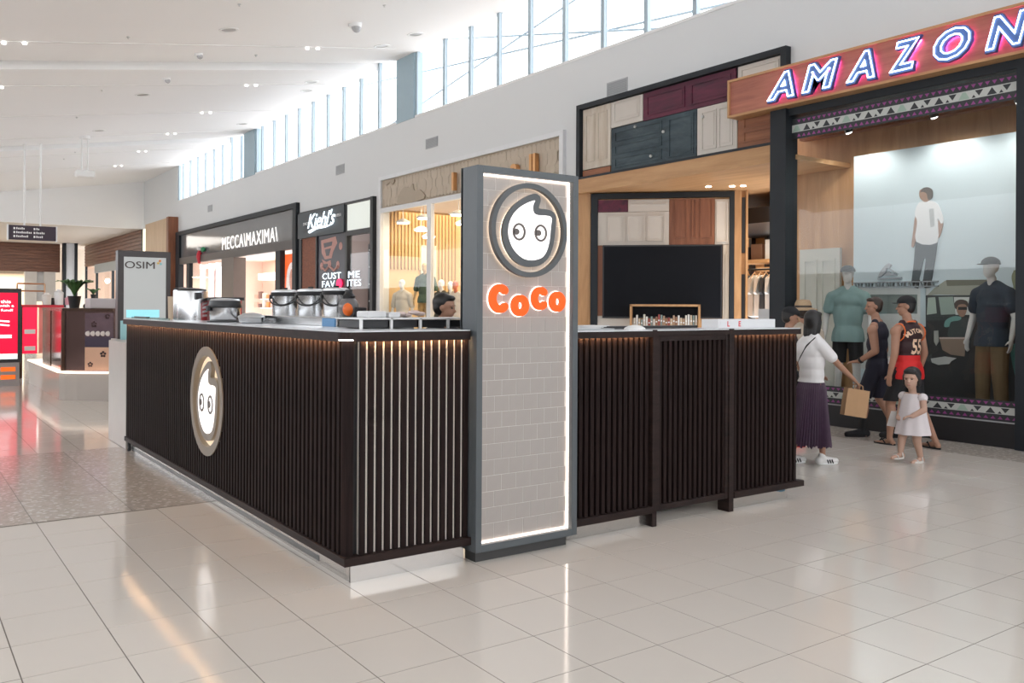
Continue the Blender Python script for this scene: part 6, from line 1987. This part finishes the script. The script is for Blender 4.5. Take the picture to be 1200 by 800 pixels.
vt = remesh(vm, 'vest', M_navy, B.o, VOX, 12, cuts=[(V((0, 0, B.p(0, 0, 0.80).z)), V((0, 0, -1)))])
c = B.p(-0.05, -0.160, 1.0)
o = MB().prism([(-0.05, -0.045), (0.05, -0.045), (0.05, 0.045), (-0.05, 0.045)], 'Y', -0.008, 0.0).xf(Matrix.Translation(c) @ B.R.to_4x4()).build('white_label', M_white, vt)
sm = MB()
for i in (0, 1):
    sm.cap(hips[i] + V((0, 0, -0.02)), lerp(hips[i], kn[i], 0.98), 0.106 * s, 0.098 * s)
sm.ell(B.p(0, -0.01, 0.90), (0.19 * s, 0.14 * s, 0.13 * s), B.R)
remesh(sm, 'shorts', M_navy, B.o, VOX, 4, cuts=[(V((0, 0, B.p(0, 0, 0.50).z)), V((0, 0, -1)))])
for i in (0, 1):
    shoe(B.o, an[i], B.dv(-0.75, 0.9, 0), s * 1.12, M_blk, 'boot', high=True)
MB().cyl(B.p(-0.217, 0.13, 1.003), B.p(-0.212, 0.155, 0.988), 0.040 * s, n=14).build('wristband', M_blk, B.o, smooth=True)

# ------------------------------------------------ woman in white tee and pleated skirt
W = Person('person', 'woman in white tee and long purple pleated skirt reaching out with a paper bag', (8.03, 5.78), (0.86, -0.30), 1.63, 0.88)
b, s = W.body, W.s
W.torso(b, bust=0.055)
shoulders(W, b, w=0.145)
b.cap(W.p(0, 0.0, 1.45), W.p(0, 0.02, 1.58), 0.050 * s, 0.048 * s)
hs_ = 0.125 * s
P, R = head(b, W.p(0, 0.03, 1.675), hs_, W.dv(-0.30, 0.95, 0))
sh_r, el_r, wr_r = W.p(0.185, 0.0, 1.40), W.p(0.225, 0.20, 1.18), W.p(0.20, 0.43, 1.00)
limb(b, [sh_r, el_r, wr_r], [0.050 * s, 0.038 * s, 0.026 * s])
hand(b, wr_r, W.dv(-0.05, 0.75, -0.65), W.dv(-0.4, -0.5, -0.6), s, 0.75, 1)
sh_l, el_l, wr_l = W.p(-0.185, 0.0, 1.40), W.p(-0.23, 0.0, 1.14), W.p(-0.20, 0.20, 1.02)
limb(b, [sh_l, el_l, wr_l], [0.050 * s, 0.038 * s, 0.026 * s])
hand(b, wr_l, W.dv(0.1, 1, -0.1), W.dv(0.3, 0, -1), s, 0.5, -1)
an = [W.p(-0.09, -0.22, 0.09), W.p(0.08, 0.10, 0.09)]
for i, a in ((0, -1), (1, 1)):
    kn_ = W.p(a * 0.09, (-0.03, 0.10)[i], 0.49)
    limb(b, [W.p(a * 0.09, 0, 0.92), kn_, lerp(kn_, an[i], 0.3) + W.dv(0, -0.02, 0), an[i]], [0.085 * s, 0.054 * s, 0.050 * s, 0.031 * s])
    foot(b, an[i], W.dv(0, 1, 0), s * 0.9)
remesh(b, 'body', M_skin, W.o, VOX, 4)
face_parts(P, R, hs_, W.o)
hair_cap(P, R, hs_ * 1.06, W.o, M_hair, long=1.25, back=0.15, fringe=0.4)
tm = MB()
W.torso(tm, 0.040, 0.80, 1.5, bust=0.06)
shoulders(W, tm, 0.018, w=0.15)
tm.cap(sh_r, lerp(sh_r, el_r, 0.62), 0.070 * s, 0.066 * s)
tm.cap(sh_l, lerp(sh_l, el_l, 0.62), 0.070 * s, 0.066 * s)
tee = remesh(tm, 'tee', M_tee, W.o, VOX, 14, cuts=[(V((0, 0, W.p(0, 0, 0.968).z)), V((0, 0, -1)))])
# pleated skirt, 48 pleats, frayed hem
mb = MB()
n, rings = 144, 15
for k in range(rings):
    t = k / (rings - 1)
    z = 1.0 - 0.77 * t
    q0 = min(1.0, t * 7)
    rx, ry = 0.150 + 0.033 * q0 + 0.060 * t ** 1.2, 0.118 + 0.028 * q0 + 0.086 * t ** 1.2
    for i in range(n):
        a = 2 * PI * i / n
        q = 1 + (0.025 + 0.055 * t) * (1 if i % 3 == 0 else -0.5)
        zz = z + (0.012 * math.sin(i * 1.7) + 0.012 * math.sin(i * 0.61) if k == rings - 1 else 0)
        mb.v.append(tuple(W.p(rx * q * math.cos(a), ry * q * math.sin(a) - 0.03 * t, zz)))
for k in range(rings - 1):
    for i in range(n):
        j = (i + 1) % n
        mb.f.append((k * n + i, k * n + j, (k + 1) * n + j, (k + 1) * n + i))
mb.build('skirt', plain('plum pleats', (0.075, 0.040, 0.072), 0.55, var=0.25, scale=20), W.o)
M_sneak = plain('white sneaker', (0.70, 0.68, 0.66), 0.5)
for i in (0, 1):
    sk = shoe(W.o, an[i], W.dv(0, 1, 0), s * 1.02, M_sneak, 'sneaker', M_white)
    d, pr = W.dv(0, 1, 0), W.dv(1, 0, 0)
    for q in range(3):
        p = V((an[i].x, an[i].y, an[i].z - 0.045)) + d * (0.035 + 0.028 * q) + pr * 0.043
        MB().box(-0.003, 0.003, -0.006, 0.006, -0.022, 0.022).xf(Matrix.Translation(p) @ W.R.to_4x4() @ Matrix.Rotation(0.4, 4, 'X')).build('stripe', M_blk, sk)
# crossbody strap and bag
pts = [W.p(0.13, -0.05, 1.475), W.p(0.08, -0.135, 1.38), W.p(-0.02, -0.150, 1.24), W.p(-0.13, -0.135, 1.10), W.p(-0.19, -0.06, 1.0)]
sb_ = thing('crossbody_bag', 'small black crossbody bag on a strap over the white tee', 'bag', (8.03, 5.78, 0), 0)
mb = MB()
wv = W.dv(0.5, 0, 0.85) * 0.024
for p in pts:
    mb.v += [tuple(p + wv), tuple(p - wv), tuple(p + wv + W.dv(0, -0.006, 0)), tuple(p - wv + W.dv(0, -0.006, 0))]
for k in range(4):
    i = k * 4
    mb.f += [(i, i + 4, i + 5, i + 1), (i + 2, i + 3, i + 7, i + 6), (i, i + 2, i + 6, i + 4), (i + 1, i + 5, i + 7, i + 3)]
mb.build('strap', M_blk, sb_, smooth=True)
MB().box(-0.10, 0.10, -0.04, 0.04, -0.08, 0.06).xf(Matrix.Translation(W.p(-0.25, 0.0, 0.93)) @ W.R.to_4x4()).build('pouch', M_blk, sb_, bevel=0.015)
# paper bag in her hand
hp = wr_r + W.dv(-0.02, 0.06, -0.085)
M_kraft = plain('brown kraft paper', (0.42, 0.25, 0.13), 0.75, var=0.08, scale=8, bump=0.2, bscale=12)
pb = thing('paper_bag', 'brown kraft paper carrier bag hanging from the woman\'s hand', 'bag', (8.03 + hp.x, 5.78 + hp.y, hp.z), 0)
Rb = Matrix.Rotation(math.atan2(-0.579, 0.816) + 0.15, 4, 'Z') @ Matrix.Rotation(0.16, 4, 'Y')
bw, bd_, bh = 0.125, 0.045, 0.29
mb = MB()
for z, g in ((-0.02, 1.0), (-0.15, 1.02), (-0.02 - bh, 1.0)):
    for x, y in ((-bw, -bd_), (0, -bd_ * 1.15), (bw, -bd_), (bw * 0.96, 0), (bw, bd_), (0, bd_ * 1.1), (-bw, bd_), (-bw * 0.96, 0)):
        mb.v.append((x * g, y * g, z))
for k in range(2):
    for i in range(8):
        j = (i + 1) % 8
        mb.f.append((k * 8 + i, k * 8 + j, (k + 1) * 8 + j, (k + 1) * 8 + i))
mb.f.append(tuple(range(16, 24)))
mb.xf(Rb).build('sack', M_kraft, pb)
for y in (-bd_, bd_):
    MB().tube([(-0.05, y, -0.04), (-0.045, y * 0.5, 0.02), (0, 0, 0.045), (0.045, y * 0.5, 0.02), (0.05, y, -0.04)], 0.006, 6).xf(Rb).build('handle', M_kraft, pb, smooth=True)

# ------------------------------------------------ little girl
G = Person('person', 'toddler girl with black bob in a pale sleeveless dress carrying a paper', (9.06, 5.24), (-0.86, 0.10), 1.05, 1.0)
b, s = G.body, G.s
# child proportions: bigger head, shorter legs (coordinates are for 1.80, so head and limbs are given larger)
b.ell(G.p(0, 0, 0.78), (0.19 * s, 0.16 * s, 0.16 * s), G.R)
b.ell(G.p(0, 0, 0.98), (0.185 * s, 0.15 * s, 0.20 * s), G.R)
b.ell(G.p(0, 0, 1.16), (0.185 * s, 0.13 * s, 0.13 * s), G.R)
b.cap(G.p(-0.14, 0, 1.22), G.p(0.14, 0, 1.22), 0.065 * s)
b.cap(G.p(0, 0, 1.24), G.p(0, 0.02, 1.38), 0.07 * s)
gh = 0.205 * s
P, R = head(b, G.p(0, 0.04, 1.545), gh, G.dv(-0.32, 0.95, 0))
limb(b, [G.p(-0.20, 0, 1.20), G.p(-0.27, 0.05, 0.99), G.p(-0.16, 0.22, 0.88)], [0.072 * s, 0.058 * s, 0.045 * s])
hand(b, G.p(-0.16, 0.22, 0.88), G.dv(0.6, 0.8, -0.1), G.dv(0, 0, -1), s * 1.25, 0.6, -1)
limb(b, [G.p(0.20, 0, 1.20), G.p(0.29, -0.04, 0.99), G.p(0.20, 0.12, 0.86)], [0.072 * s, 0.058 * s, 0.045 * s])
hand(b, G.p(0.20, 0.12, 0.86), G.dv(-0.5, 0.85, -0.1), G.dv(0, 0, -1), s * 1.25, 0.7, 1)
ga = [G.p(-0.09, -0.10, 0.115), G.p(0.09, 0.22, 0.20)]
for i, a in ((0, -1), (1, 1)):
    kn_ = G.p(a * 0.10, (0.02, 0.16)[i], (0.42, 0.46)[i])
    limb(b, [G.p(a * 0.10, 0, 0.74), kn_, ga[i]], [0.105 * s, 0.078 * s, 0.052 * s])
    foot(b, ga[i], G.dv(0, 1, 0), s * 1.3)
remesh(b, 'body', M_skin2, G.o, 0.0065, 4)
face_parts(P, R, gh, G.o, 0.85, False)
hm = MB()
hm.ell(P(0, -0.24, 0.34), (0.78 * gh, 0.84 * gh, 0.78 * gh), R)
hm.ell(P(0, 0.36, 0.66), (0.60 * gh, 0.40 * gh, 0.30 * gh), R)
for a in (-1, 1):
    hm.cap(P(a * 0.62, -0.05, 0.2), P(a * 0.64, -0.12, -0.55), 0.20 * gh, 0.16 * gh)
hm.cap(P(0, -0.5, 0.1), P(0, -0.5, -0.5), 0.45 * gh, 0.36 * gh)
remesh(hm, 'hair', M_hair, G.o, 0.008, 3)
mb = MB()
n, rings = 60, 13
for k in range(rings):
    t = k / (rings - 1)
    z = 1.27 - 0.75 * t
    if t < 0.12:
        rx, ry = 0.15 + 0.45 * t, 0.11 + 0.45 * t
    else:
        rx, ry = 0.205 + 0.135 * (t - 0.12), 0.165 + 0.16 * (t - 0.12)
    for i in range(n):
        a = 2 * PI * i / n
        q = 1 + 0.055 * t * math.sin(i * 2 * PI / 7.5)
        mb.v.append(tuple(G.p(rx * q * math.cos(a), ry * q * math.sin(a), z)))
for k in range(rings - 1):
    for i in range(n):
        j = (i + 1) % n
        mb.f.append((k * n + i, k * n + j, (k + 1) * n + j, (k + 1) * n + i))
M_dress = plain('pale lilac cotton', (0.68, 0.62, 0.63), 0.85, bump=0.15, bscale=22)
dr = mb.build('dress', M_dress, G.o, smooth=True)
for a in (-1, 1):
    MB().ell(G.p(a * 0.205, 0.0, 1.205), (0.085 * s, 0.095 * s, 0.085 * s), G.R).build('cap_sleeve', M_dress, dr, smooth=True)
for i in (0, 1):
    sk = MB()
    d, pr = G.dv(0, 1, 0), G.dv(1, 0, 0)
    z = ga[i].z - 0.115 * s
    pts = []
    for q in range(16):
        t = 2 * PI * q / 16
        c = V((ga[i].x, ga[i].y, 0)) + d * (0.050 + 0.105 * math.cos(t)) * s * 1.35 + pr * math.sin(t) * 0.052 * s * 1.35
        pts.append((c.x, c.y))
    f = MB().prism(pts, 'Z', max(z - 0.012, 0.0), max(z - 0.012, 0.0) + 0.016).build('sandal', plain('white sandal', (0.66, 0.63, 0.60), 0.5), G.o)
    for q, (yy, hh) in enumerate(((0.10, 0.035), (0.0, 0.07))):
        c = V((ga[i].x, ga[i].y, z)) + d * yy * s * 1.3
        MB().tube([c + pr * 0.036 + V((0, 0, 0.005)), c + pr * 0.024 + V((0, 0, hh * 0.8)), c + V((0, 0, hh)), c - pr * 0.024 + V((0, 0, hh * 0.8)), c - pr * 0.036 + V((0, 0, 0.005))], 0.007, 6).build('strap', plain('white sandal', (0.66, 0.63, 0.60)), f)
# paper she carries
hp = G.p(0.03, 0.30, 0.80)
pp = thing('folded_paper', 'grey white folded paper held against the little girl\'s dress', 'paper', (9.06, 5.24, 0), 0)
MB().prism([(-0.11, -0.09), (0.12, -0.13), (0.15, 0.06), (-0.06, 0.07)], 'Y', -0.003, 0.003).xf(Matrix.Translation(G.p(0.27, 0.10, 0.80)) @ Matrix.Rotation(math.atan2(-0.579, 0.816), 4, 'Z')).build('sheet', plain('grey paper', (0.55, 0.52, 0.50), 0.7), pp)
MB().prism([(-0.02, -0.08), (0.05, -0.09), (0.06, 0.10), (-0.01, 0.11)], 'Y', -0.004, 0.004).xf(Matrix.Translation(G.p(0.30, -0.06, 0.90)) @ Matrix.Rotation(math.atan2(-0.579, 0.816), 4, 'Z')).build('booklet', plain('cream booklet', (0.68, 0.62, 0.48), 0.7), pp)


# ------------------------------------------------ simpler standing people mostly hidden behind furniture
def bystander(label, loc, heading, height, top, skin, hair, legs, shoes=None, hat=None, vox=0.012, arm_up=False, headf=(0, 1, 0), tilt=0.0):
    Q = Person('person', label, loc, heading, height)
    b, s = Q.body, Q.s
    Q.torso(b)
    shoulders(Q, b, w=0.16)
    b.cap(Q.p(0, 0.0, 1.45), Q.p(0, 0.02, 1.58), 0.055 * s, 0.052 * s)
    P, R = head(b, Q.p(0, 0.04, 1.68), 0.122 * s, Q.dv(*headf), tilt)
    tm = MB()
    Q.torso(tm, 0.022, 0.80, 1.5)
    shoulders(Q, tm, 0.014, w=0.165)
    lm = MB()
    for a in (-1, 1):
        up_ = arm_up and a == 1
        shd, el = Q.p(a * 0.20, 0, 1.40), Q.p(a * 0.25, 0.05, 1.13)
        wr = Q.p(a * 0.12, 0.20, 1.42) if up_ else Q.p(a * 0.24, 0.14, 0.92)
        limb(b, [shd, el, wr], [0.052 * s, 0.042 * s, 0.029 * s])
        hand(b, wr, Q.dv(-0.2 * a, 0.0, 1) if up_ else Q.dv(0, 0.3, -1), Q.dv(-a, 0.2, 0), s, 0.5, a)
        tm.cap(shd, lerp(shd, el, 0.6), 0.072 * s, 0.068 * s)
        kn_, ank = Q.p(a * 0.10, 0.03, 0.50), Q.p(a * 0.11, 0.0, 0.09)
        limb(b, [Q.p(a * 0.10, 0, 0.92), kn_, ank], [0.09 * s, 0.056 * s, 0.035 * s])
        foot(b, ank, Q.dv(0, 1, 0), s * 0.9)
        lm.cap(Q.p(a * 0.10, 0, 0.92), kn_, 0.105 * s, 0.075 * s)
        lm.cap(kn_, ank, 0.075 * s, 0.062 * s)
        shoe(Q.o, ank, Q.dv(0, 1, 0), s * 1.05, shoes or M_blk, 'shoe', vox=0.012)
    remesh(b, 'body', skin, Q.o, vox, 3)
    face_parts(P, R, 0.122 * s, Q.o)
    remesh(tm, 'shirt', top, Q.o, vox, 4, cuts=[(V((0, 0, Q.p(0, 0, 0.84).z)), V((0, 0, -1)))])
    lm.ell(Q.p(0, 0, 0.92), (0.185 * s, 0.135 * s, 0.12 * s), Q.R)
    remesh(lm, 'trousers', legs, Q.o, vox, 3)
    hr = hair_cap(P, R, 0.120 * s, Q.o, hair, vox=vox)
    return Q, P, R, 0.122 * s


Q, P, R, hs2 = bystander('person in a black cap and red shoes standing behind the right end of the kiosk', (8.86, 6.72), (0.75, -0.55), 1.66, M_blk, M_skin, M_hair, M_blk, plain('red shoe', (0.65, 0.03, 0.02), 0.5), headf=(0.1, 0.9, 0), tilt=-0.25)
mb = MB()
mb.ell(P(0, -0.08, 0.42), (0.84 * hs2, 0.96 * hs2, 0.76 * hs2), R)
cp = remesh(mb, 'cap', M_blk, Q.o, 0.009, 3, cuts=[(P(0, 0, 0.36), R @ V((0, 0, -1)))])
MB().ell(P(0, 0.95, 0.36), (0.56 * hs2, 0.50 * hs2, 0.06 * hs2), R).build('brim', M_blk, cp, smooth=True)
Q, P, R, hs2 = bystander('person in a woven straw hat standing behind the woman in white', (9.72, 7.12), (0.6, 0.8), 1.72, plain('sand shirt', (0.45, 0.38, 0.30), 0.8), M_skin, M_hairb, M_navy)
M_straw = plain('woven straw', (0.40, 0.28, 0.17), 0.8, var=0.35, scale=60, bump=0.4, bscale=80)
hb = MB().lathe([(1.55 * hs2, -0.02), (1.5 * hs2, 0.0), (0.95 * hs2, 0.015), (0.90 * hs2, 0.07), (0.72 * hs2, 0.115), (0.2, 0.12)][:5] + [(0.02, 0.125)], tuple(P(0, -0.05, 0.40)), 24).build('straw_hat', M_straw, Q.o, smooth=True)
MB().lathe([(0.965 * hs2, 0.02), (0.94 * hs2, 0.045)], tuple(P(0, -0.05, 0.40)), 24).build('hat_band', M_hairb, hb, smooth=True)
bystander('kiosk worker with black bowl-cut hair looking down behind the counter', (4.12, 6.90), (0.10, -1.0), 1.77, M_blk, M_skin, M_hair, M_blk, arm_up=False, headf=(-0.55, 0.8, 0), tilt=-0.12)
bystander('worker in a white shirt behind the grey poster light box', (3.50, 13.45), (0.6, -0.8), 1.80, M_tee, M_skin, M_hair, M_blk, headf=(0.6, 0.8, 0))
bystander('distant seated-height person in grey shirt behind the bronze counter', (3.96, 29.1), (0.2, 1.0), 1.86, plain('mid grey shirt', (0.36, 0.36, 0.38), 0.8), M_skin, M_hair, M_blk, vox=0.016)
bystander('distant person in black bending behind the plant pot', (4.75, 28.5), (0.9, 0.2), 1.70, M_blk, M_skin, M_hair, M_blk, vox=0.016)


# ------------------------------------------------ mannequins
def mannequin(label, loc, heading, height, top, bottom, skinmat, cap=None, long_legs=True, sleeves=0.6, base_z=0.3, vox=0.011, group=None, hairless=True, topless=False):
    Q = Person('mannequin', label, loc, heading, height)
    Q.o['category'] = 'mannequin'
    Q.o.location.z = base_z
    if group:
        Q.o['group'] = group
    b, s = Q.body, Q.s
    Q.torso(b)
    shoulders(Q, b, w=0.165)
    b.cap(Q.p(0, 0.0, 1.45), Q.p(0, 0.02, 1.58), 0.052 * s, 0.05 * s)
    P, R = head(b, Q.p(0, 0.04, 1.69), 0.118 * s, Q.dv(0, 1, 0), 0, False)
    tm, lm = MB(), MB()
    Q.torso(tm, 0.030, 0.80, 1.5)
    shoulders(Q, tm, 0.018, w=0.17)
    for a in (-1, 1):
        shd, el, wr = Q.p(a * 0.205, 0, 1.40), Q.p(a * 0.28, -0.02, 1.13), Q.p(a * 0.29, 0.06, 0.89)
        limb(b, [shd, el, wr], [0.052 * s, 0.042 * s, 0.028 * s])
        hand(b, wr, Q.dv(0, 0.1, -1), Q.dv(-a, 0.1, 0), s, 0.25, a)
        tm.cap(shd, lerp(shd, el, sleeves), 0.080 * s, 0.078 * s)
        kn_, ank = Q.p(a * 0.11, 0.02, 0.50), Q.p(a * 0.13, 0.0, 0.09)
        limb(b, [Q.p(a * 0.10, 0, 0.92), kn_, ank], [0.09 * s, 0.056 * s, 0.035 * s])
        foot(b, ank, Q.dv(0, 1, 0), s)
        lm.cap(Q.p(a * 0.095, 0, 0.90), kn_, 0.102 * s, 0.090 * s)
        if long_legs:
            lm.cap(kn_, ank, 0.086 * s, 0.072 * s)
    remesh(b, 'body', skinmat, Q.o, vox, 3)
    tm.ell(Q.p(0, 0, 0.83), (0.216 * s, 0.172 * s, 0.28 * s), Q.R)
    tm.ell(Q.p(0, 0, 1.15), (0.195 * s, 0.142 * s, 0.25 * s), Q.R)
    if not topless:
        remesh(tm, 'shirt', top, Q.o, vox, 14, cuts=[(V((0, 0, Q.p(0, 0, 0.80).z)), V((0, 0, -1)))])
    lm.ell(Q.p(0, 0, 0.92), (0.19 * s, 0.14 * s, 0.13 * s), Q.R)
    remesh(lm, 'trousers' if long_legs else 'shorts', bottom, Q.o, vox, 3, cuts=[(V((0, 0, Q.p(0, 0, 0.13 if long_legs else 0.52).z)), V((0, 0, -1)))])
    MB().cyl((0, 0, 0.0), (0, 0, 0.012), 0.20, n=24).build('base_plate', M_grey, Q.o)
    if cap:
        hs2 = 0.118 * s
        mb = MB()
        mb.ell(P(0, -0.04, 0.42), (0.84 * hs2, 0.96 * hs2, 0.74 * hs2), R)
        cp = remesh(mb, 'cap', cap, Q.o, 0.010, 3, cuts=[(P(0, 0, 0.38), R @ V((0, 0, -1)))])
        MB().ell(P(0, 0.95, 0.40), (0.60 * hs2, 0.55 * hs2, 0.06 * hs2), R).build('brim', cap, cp, smooth=True)
    return Q


M_mann = plain('pale mannequin', (0.62, 0.60, 0.57), 0.4, var=0.02)
M_manw = plain('white mannequin', (0.76, 0.75, 0.74), 0.4, var=0.02)
M_teal = plain('sage teal tee', (0.20, 0.30, 0.29), 0.85, bump=0.12, bscale=16)
M_capd = plain('dark olive cap', (0.025, 0.035, 0.033), 0.8)
mannequin('mannequin in teal tee, black shorts and dark cap in the display window', (11.50, 7.66), (-0.90, -0.45), 1.97, M_teal, M_blk, M_mann, M_capd, False)
mannequin('mannequin in navy short-sleeved shirt, khaki trousers and cap in the display window', (11.45, 5.56), (-0.97, 0.25), 2.0, plain('navy shirt', (0.022, 0.034, 0.050), 0.8, bump=0.12, bscale=16), plain('khaki twill', (0.17, 0.115, 0.06), 0.85, bump=0.15, bscale=18), M_mann, M_capd, True)
M_olive = plain('olive knit', (0.085, 0.075, 0.055), 0.85)
M_print = plain('copper print trousers', (0.45, 0.20, 0.09), 0.7, var=0.5, scale=12)
M_green = plain('dark green dress', (0.05, 0.09, 0.06), 0.8)
M_stripe = plain('ochre stripe', (0.40, 0.26, 0.10), 0.8, var=0.6, scale=10)
for lab, x, y, hgt, top, bot, m, bz in (('white mannequin in olive top and copper trousers right of the white boutique mullion', 11.5, 19.30, 1.90, M_olive, M_print, M_manw, 0.45),
                                        ('white mannequin in pale top at the left of the boutique window', 11.45, 21.30, 1.95, plain('oat top', (0.58, 0.54, 0.48), 0.8), M_green, M_manw, 0.45),
                                        ('tan mannequin in dark green top standing on a block in the boutique window', 11.85, 20.75, 1.95, M_green, M_stripe, plain('tan mannequin', (0.55, 0.40, 0.24), 0.5), 0.90),
                                        ('mannequin in ivory coat with terracotta head beside the pylon in the boutique window', 11.5, 18.60, 1.86, plain('ivory coat', (0.60, 0.55, 0.50), 0.8), M_blk, plain('terracotta mannequin', (0.62, 0.18, 0.09), 0.5), 0.45),
                                        ('mannequin in dark jacket behind the boutique mullion', 12.45, 20.4, 1.90, M_blk, M_olive, M_manw, 0.45)):
    mannequin(lab, (x, y), (-0.85, -0.5), hgt, top, bot, m, None, True, 0.95, bz, 0.015)
tag(MB().box(11.62, 12.08, 20.52, 20.98, 0.45, 0.90).build('display_block', M_wframe, bevel=0.01), 'low white display block under the tan mannequin', 'plinth')
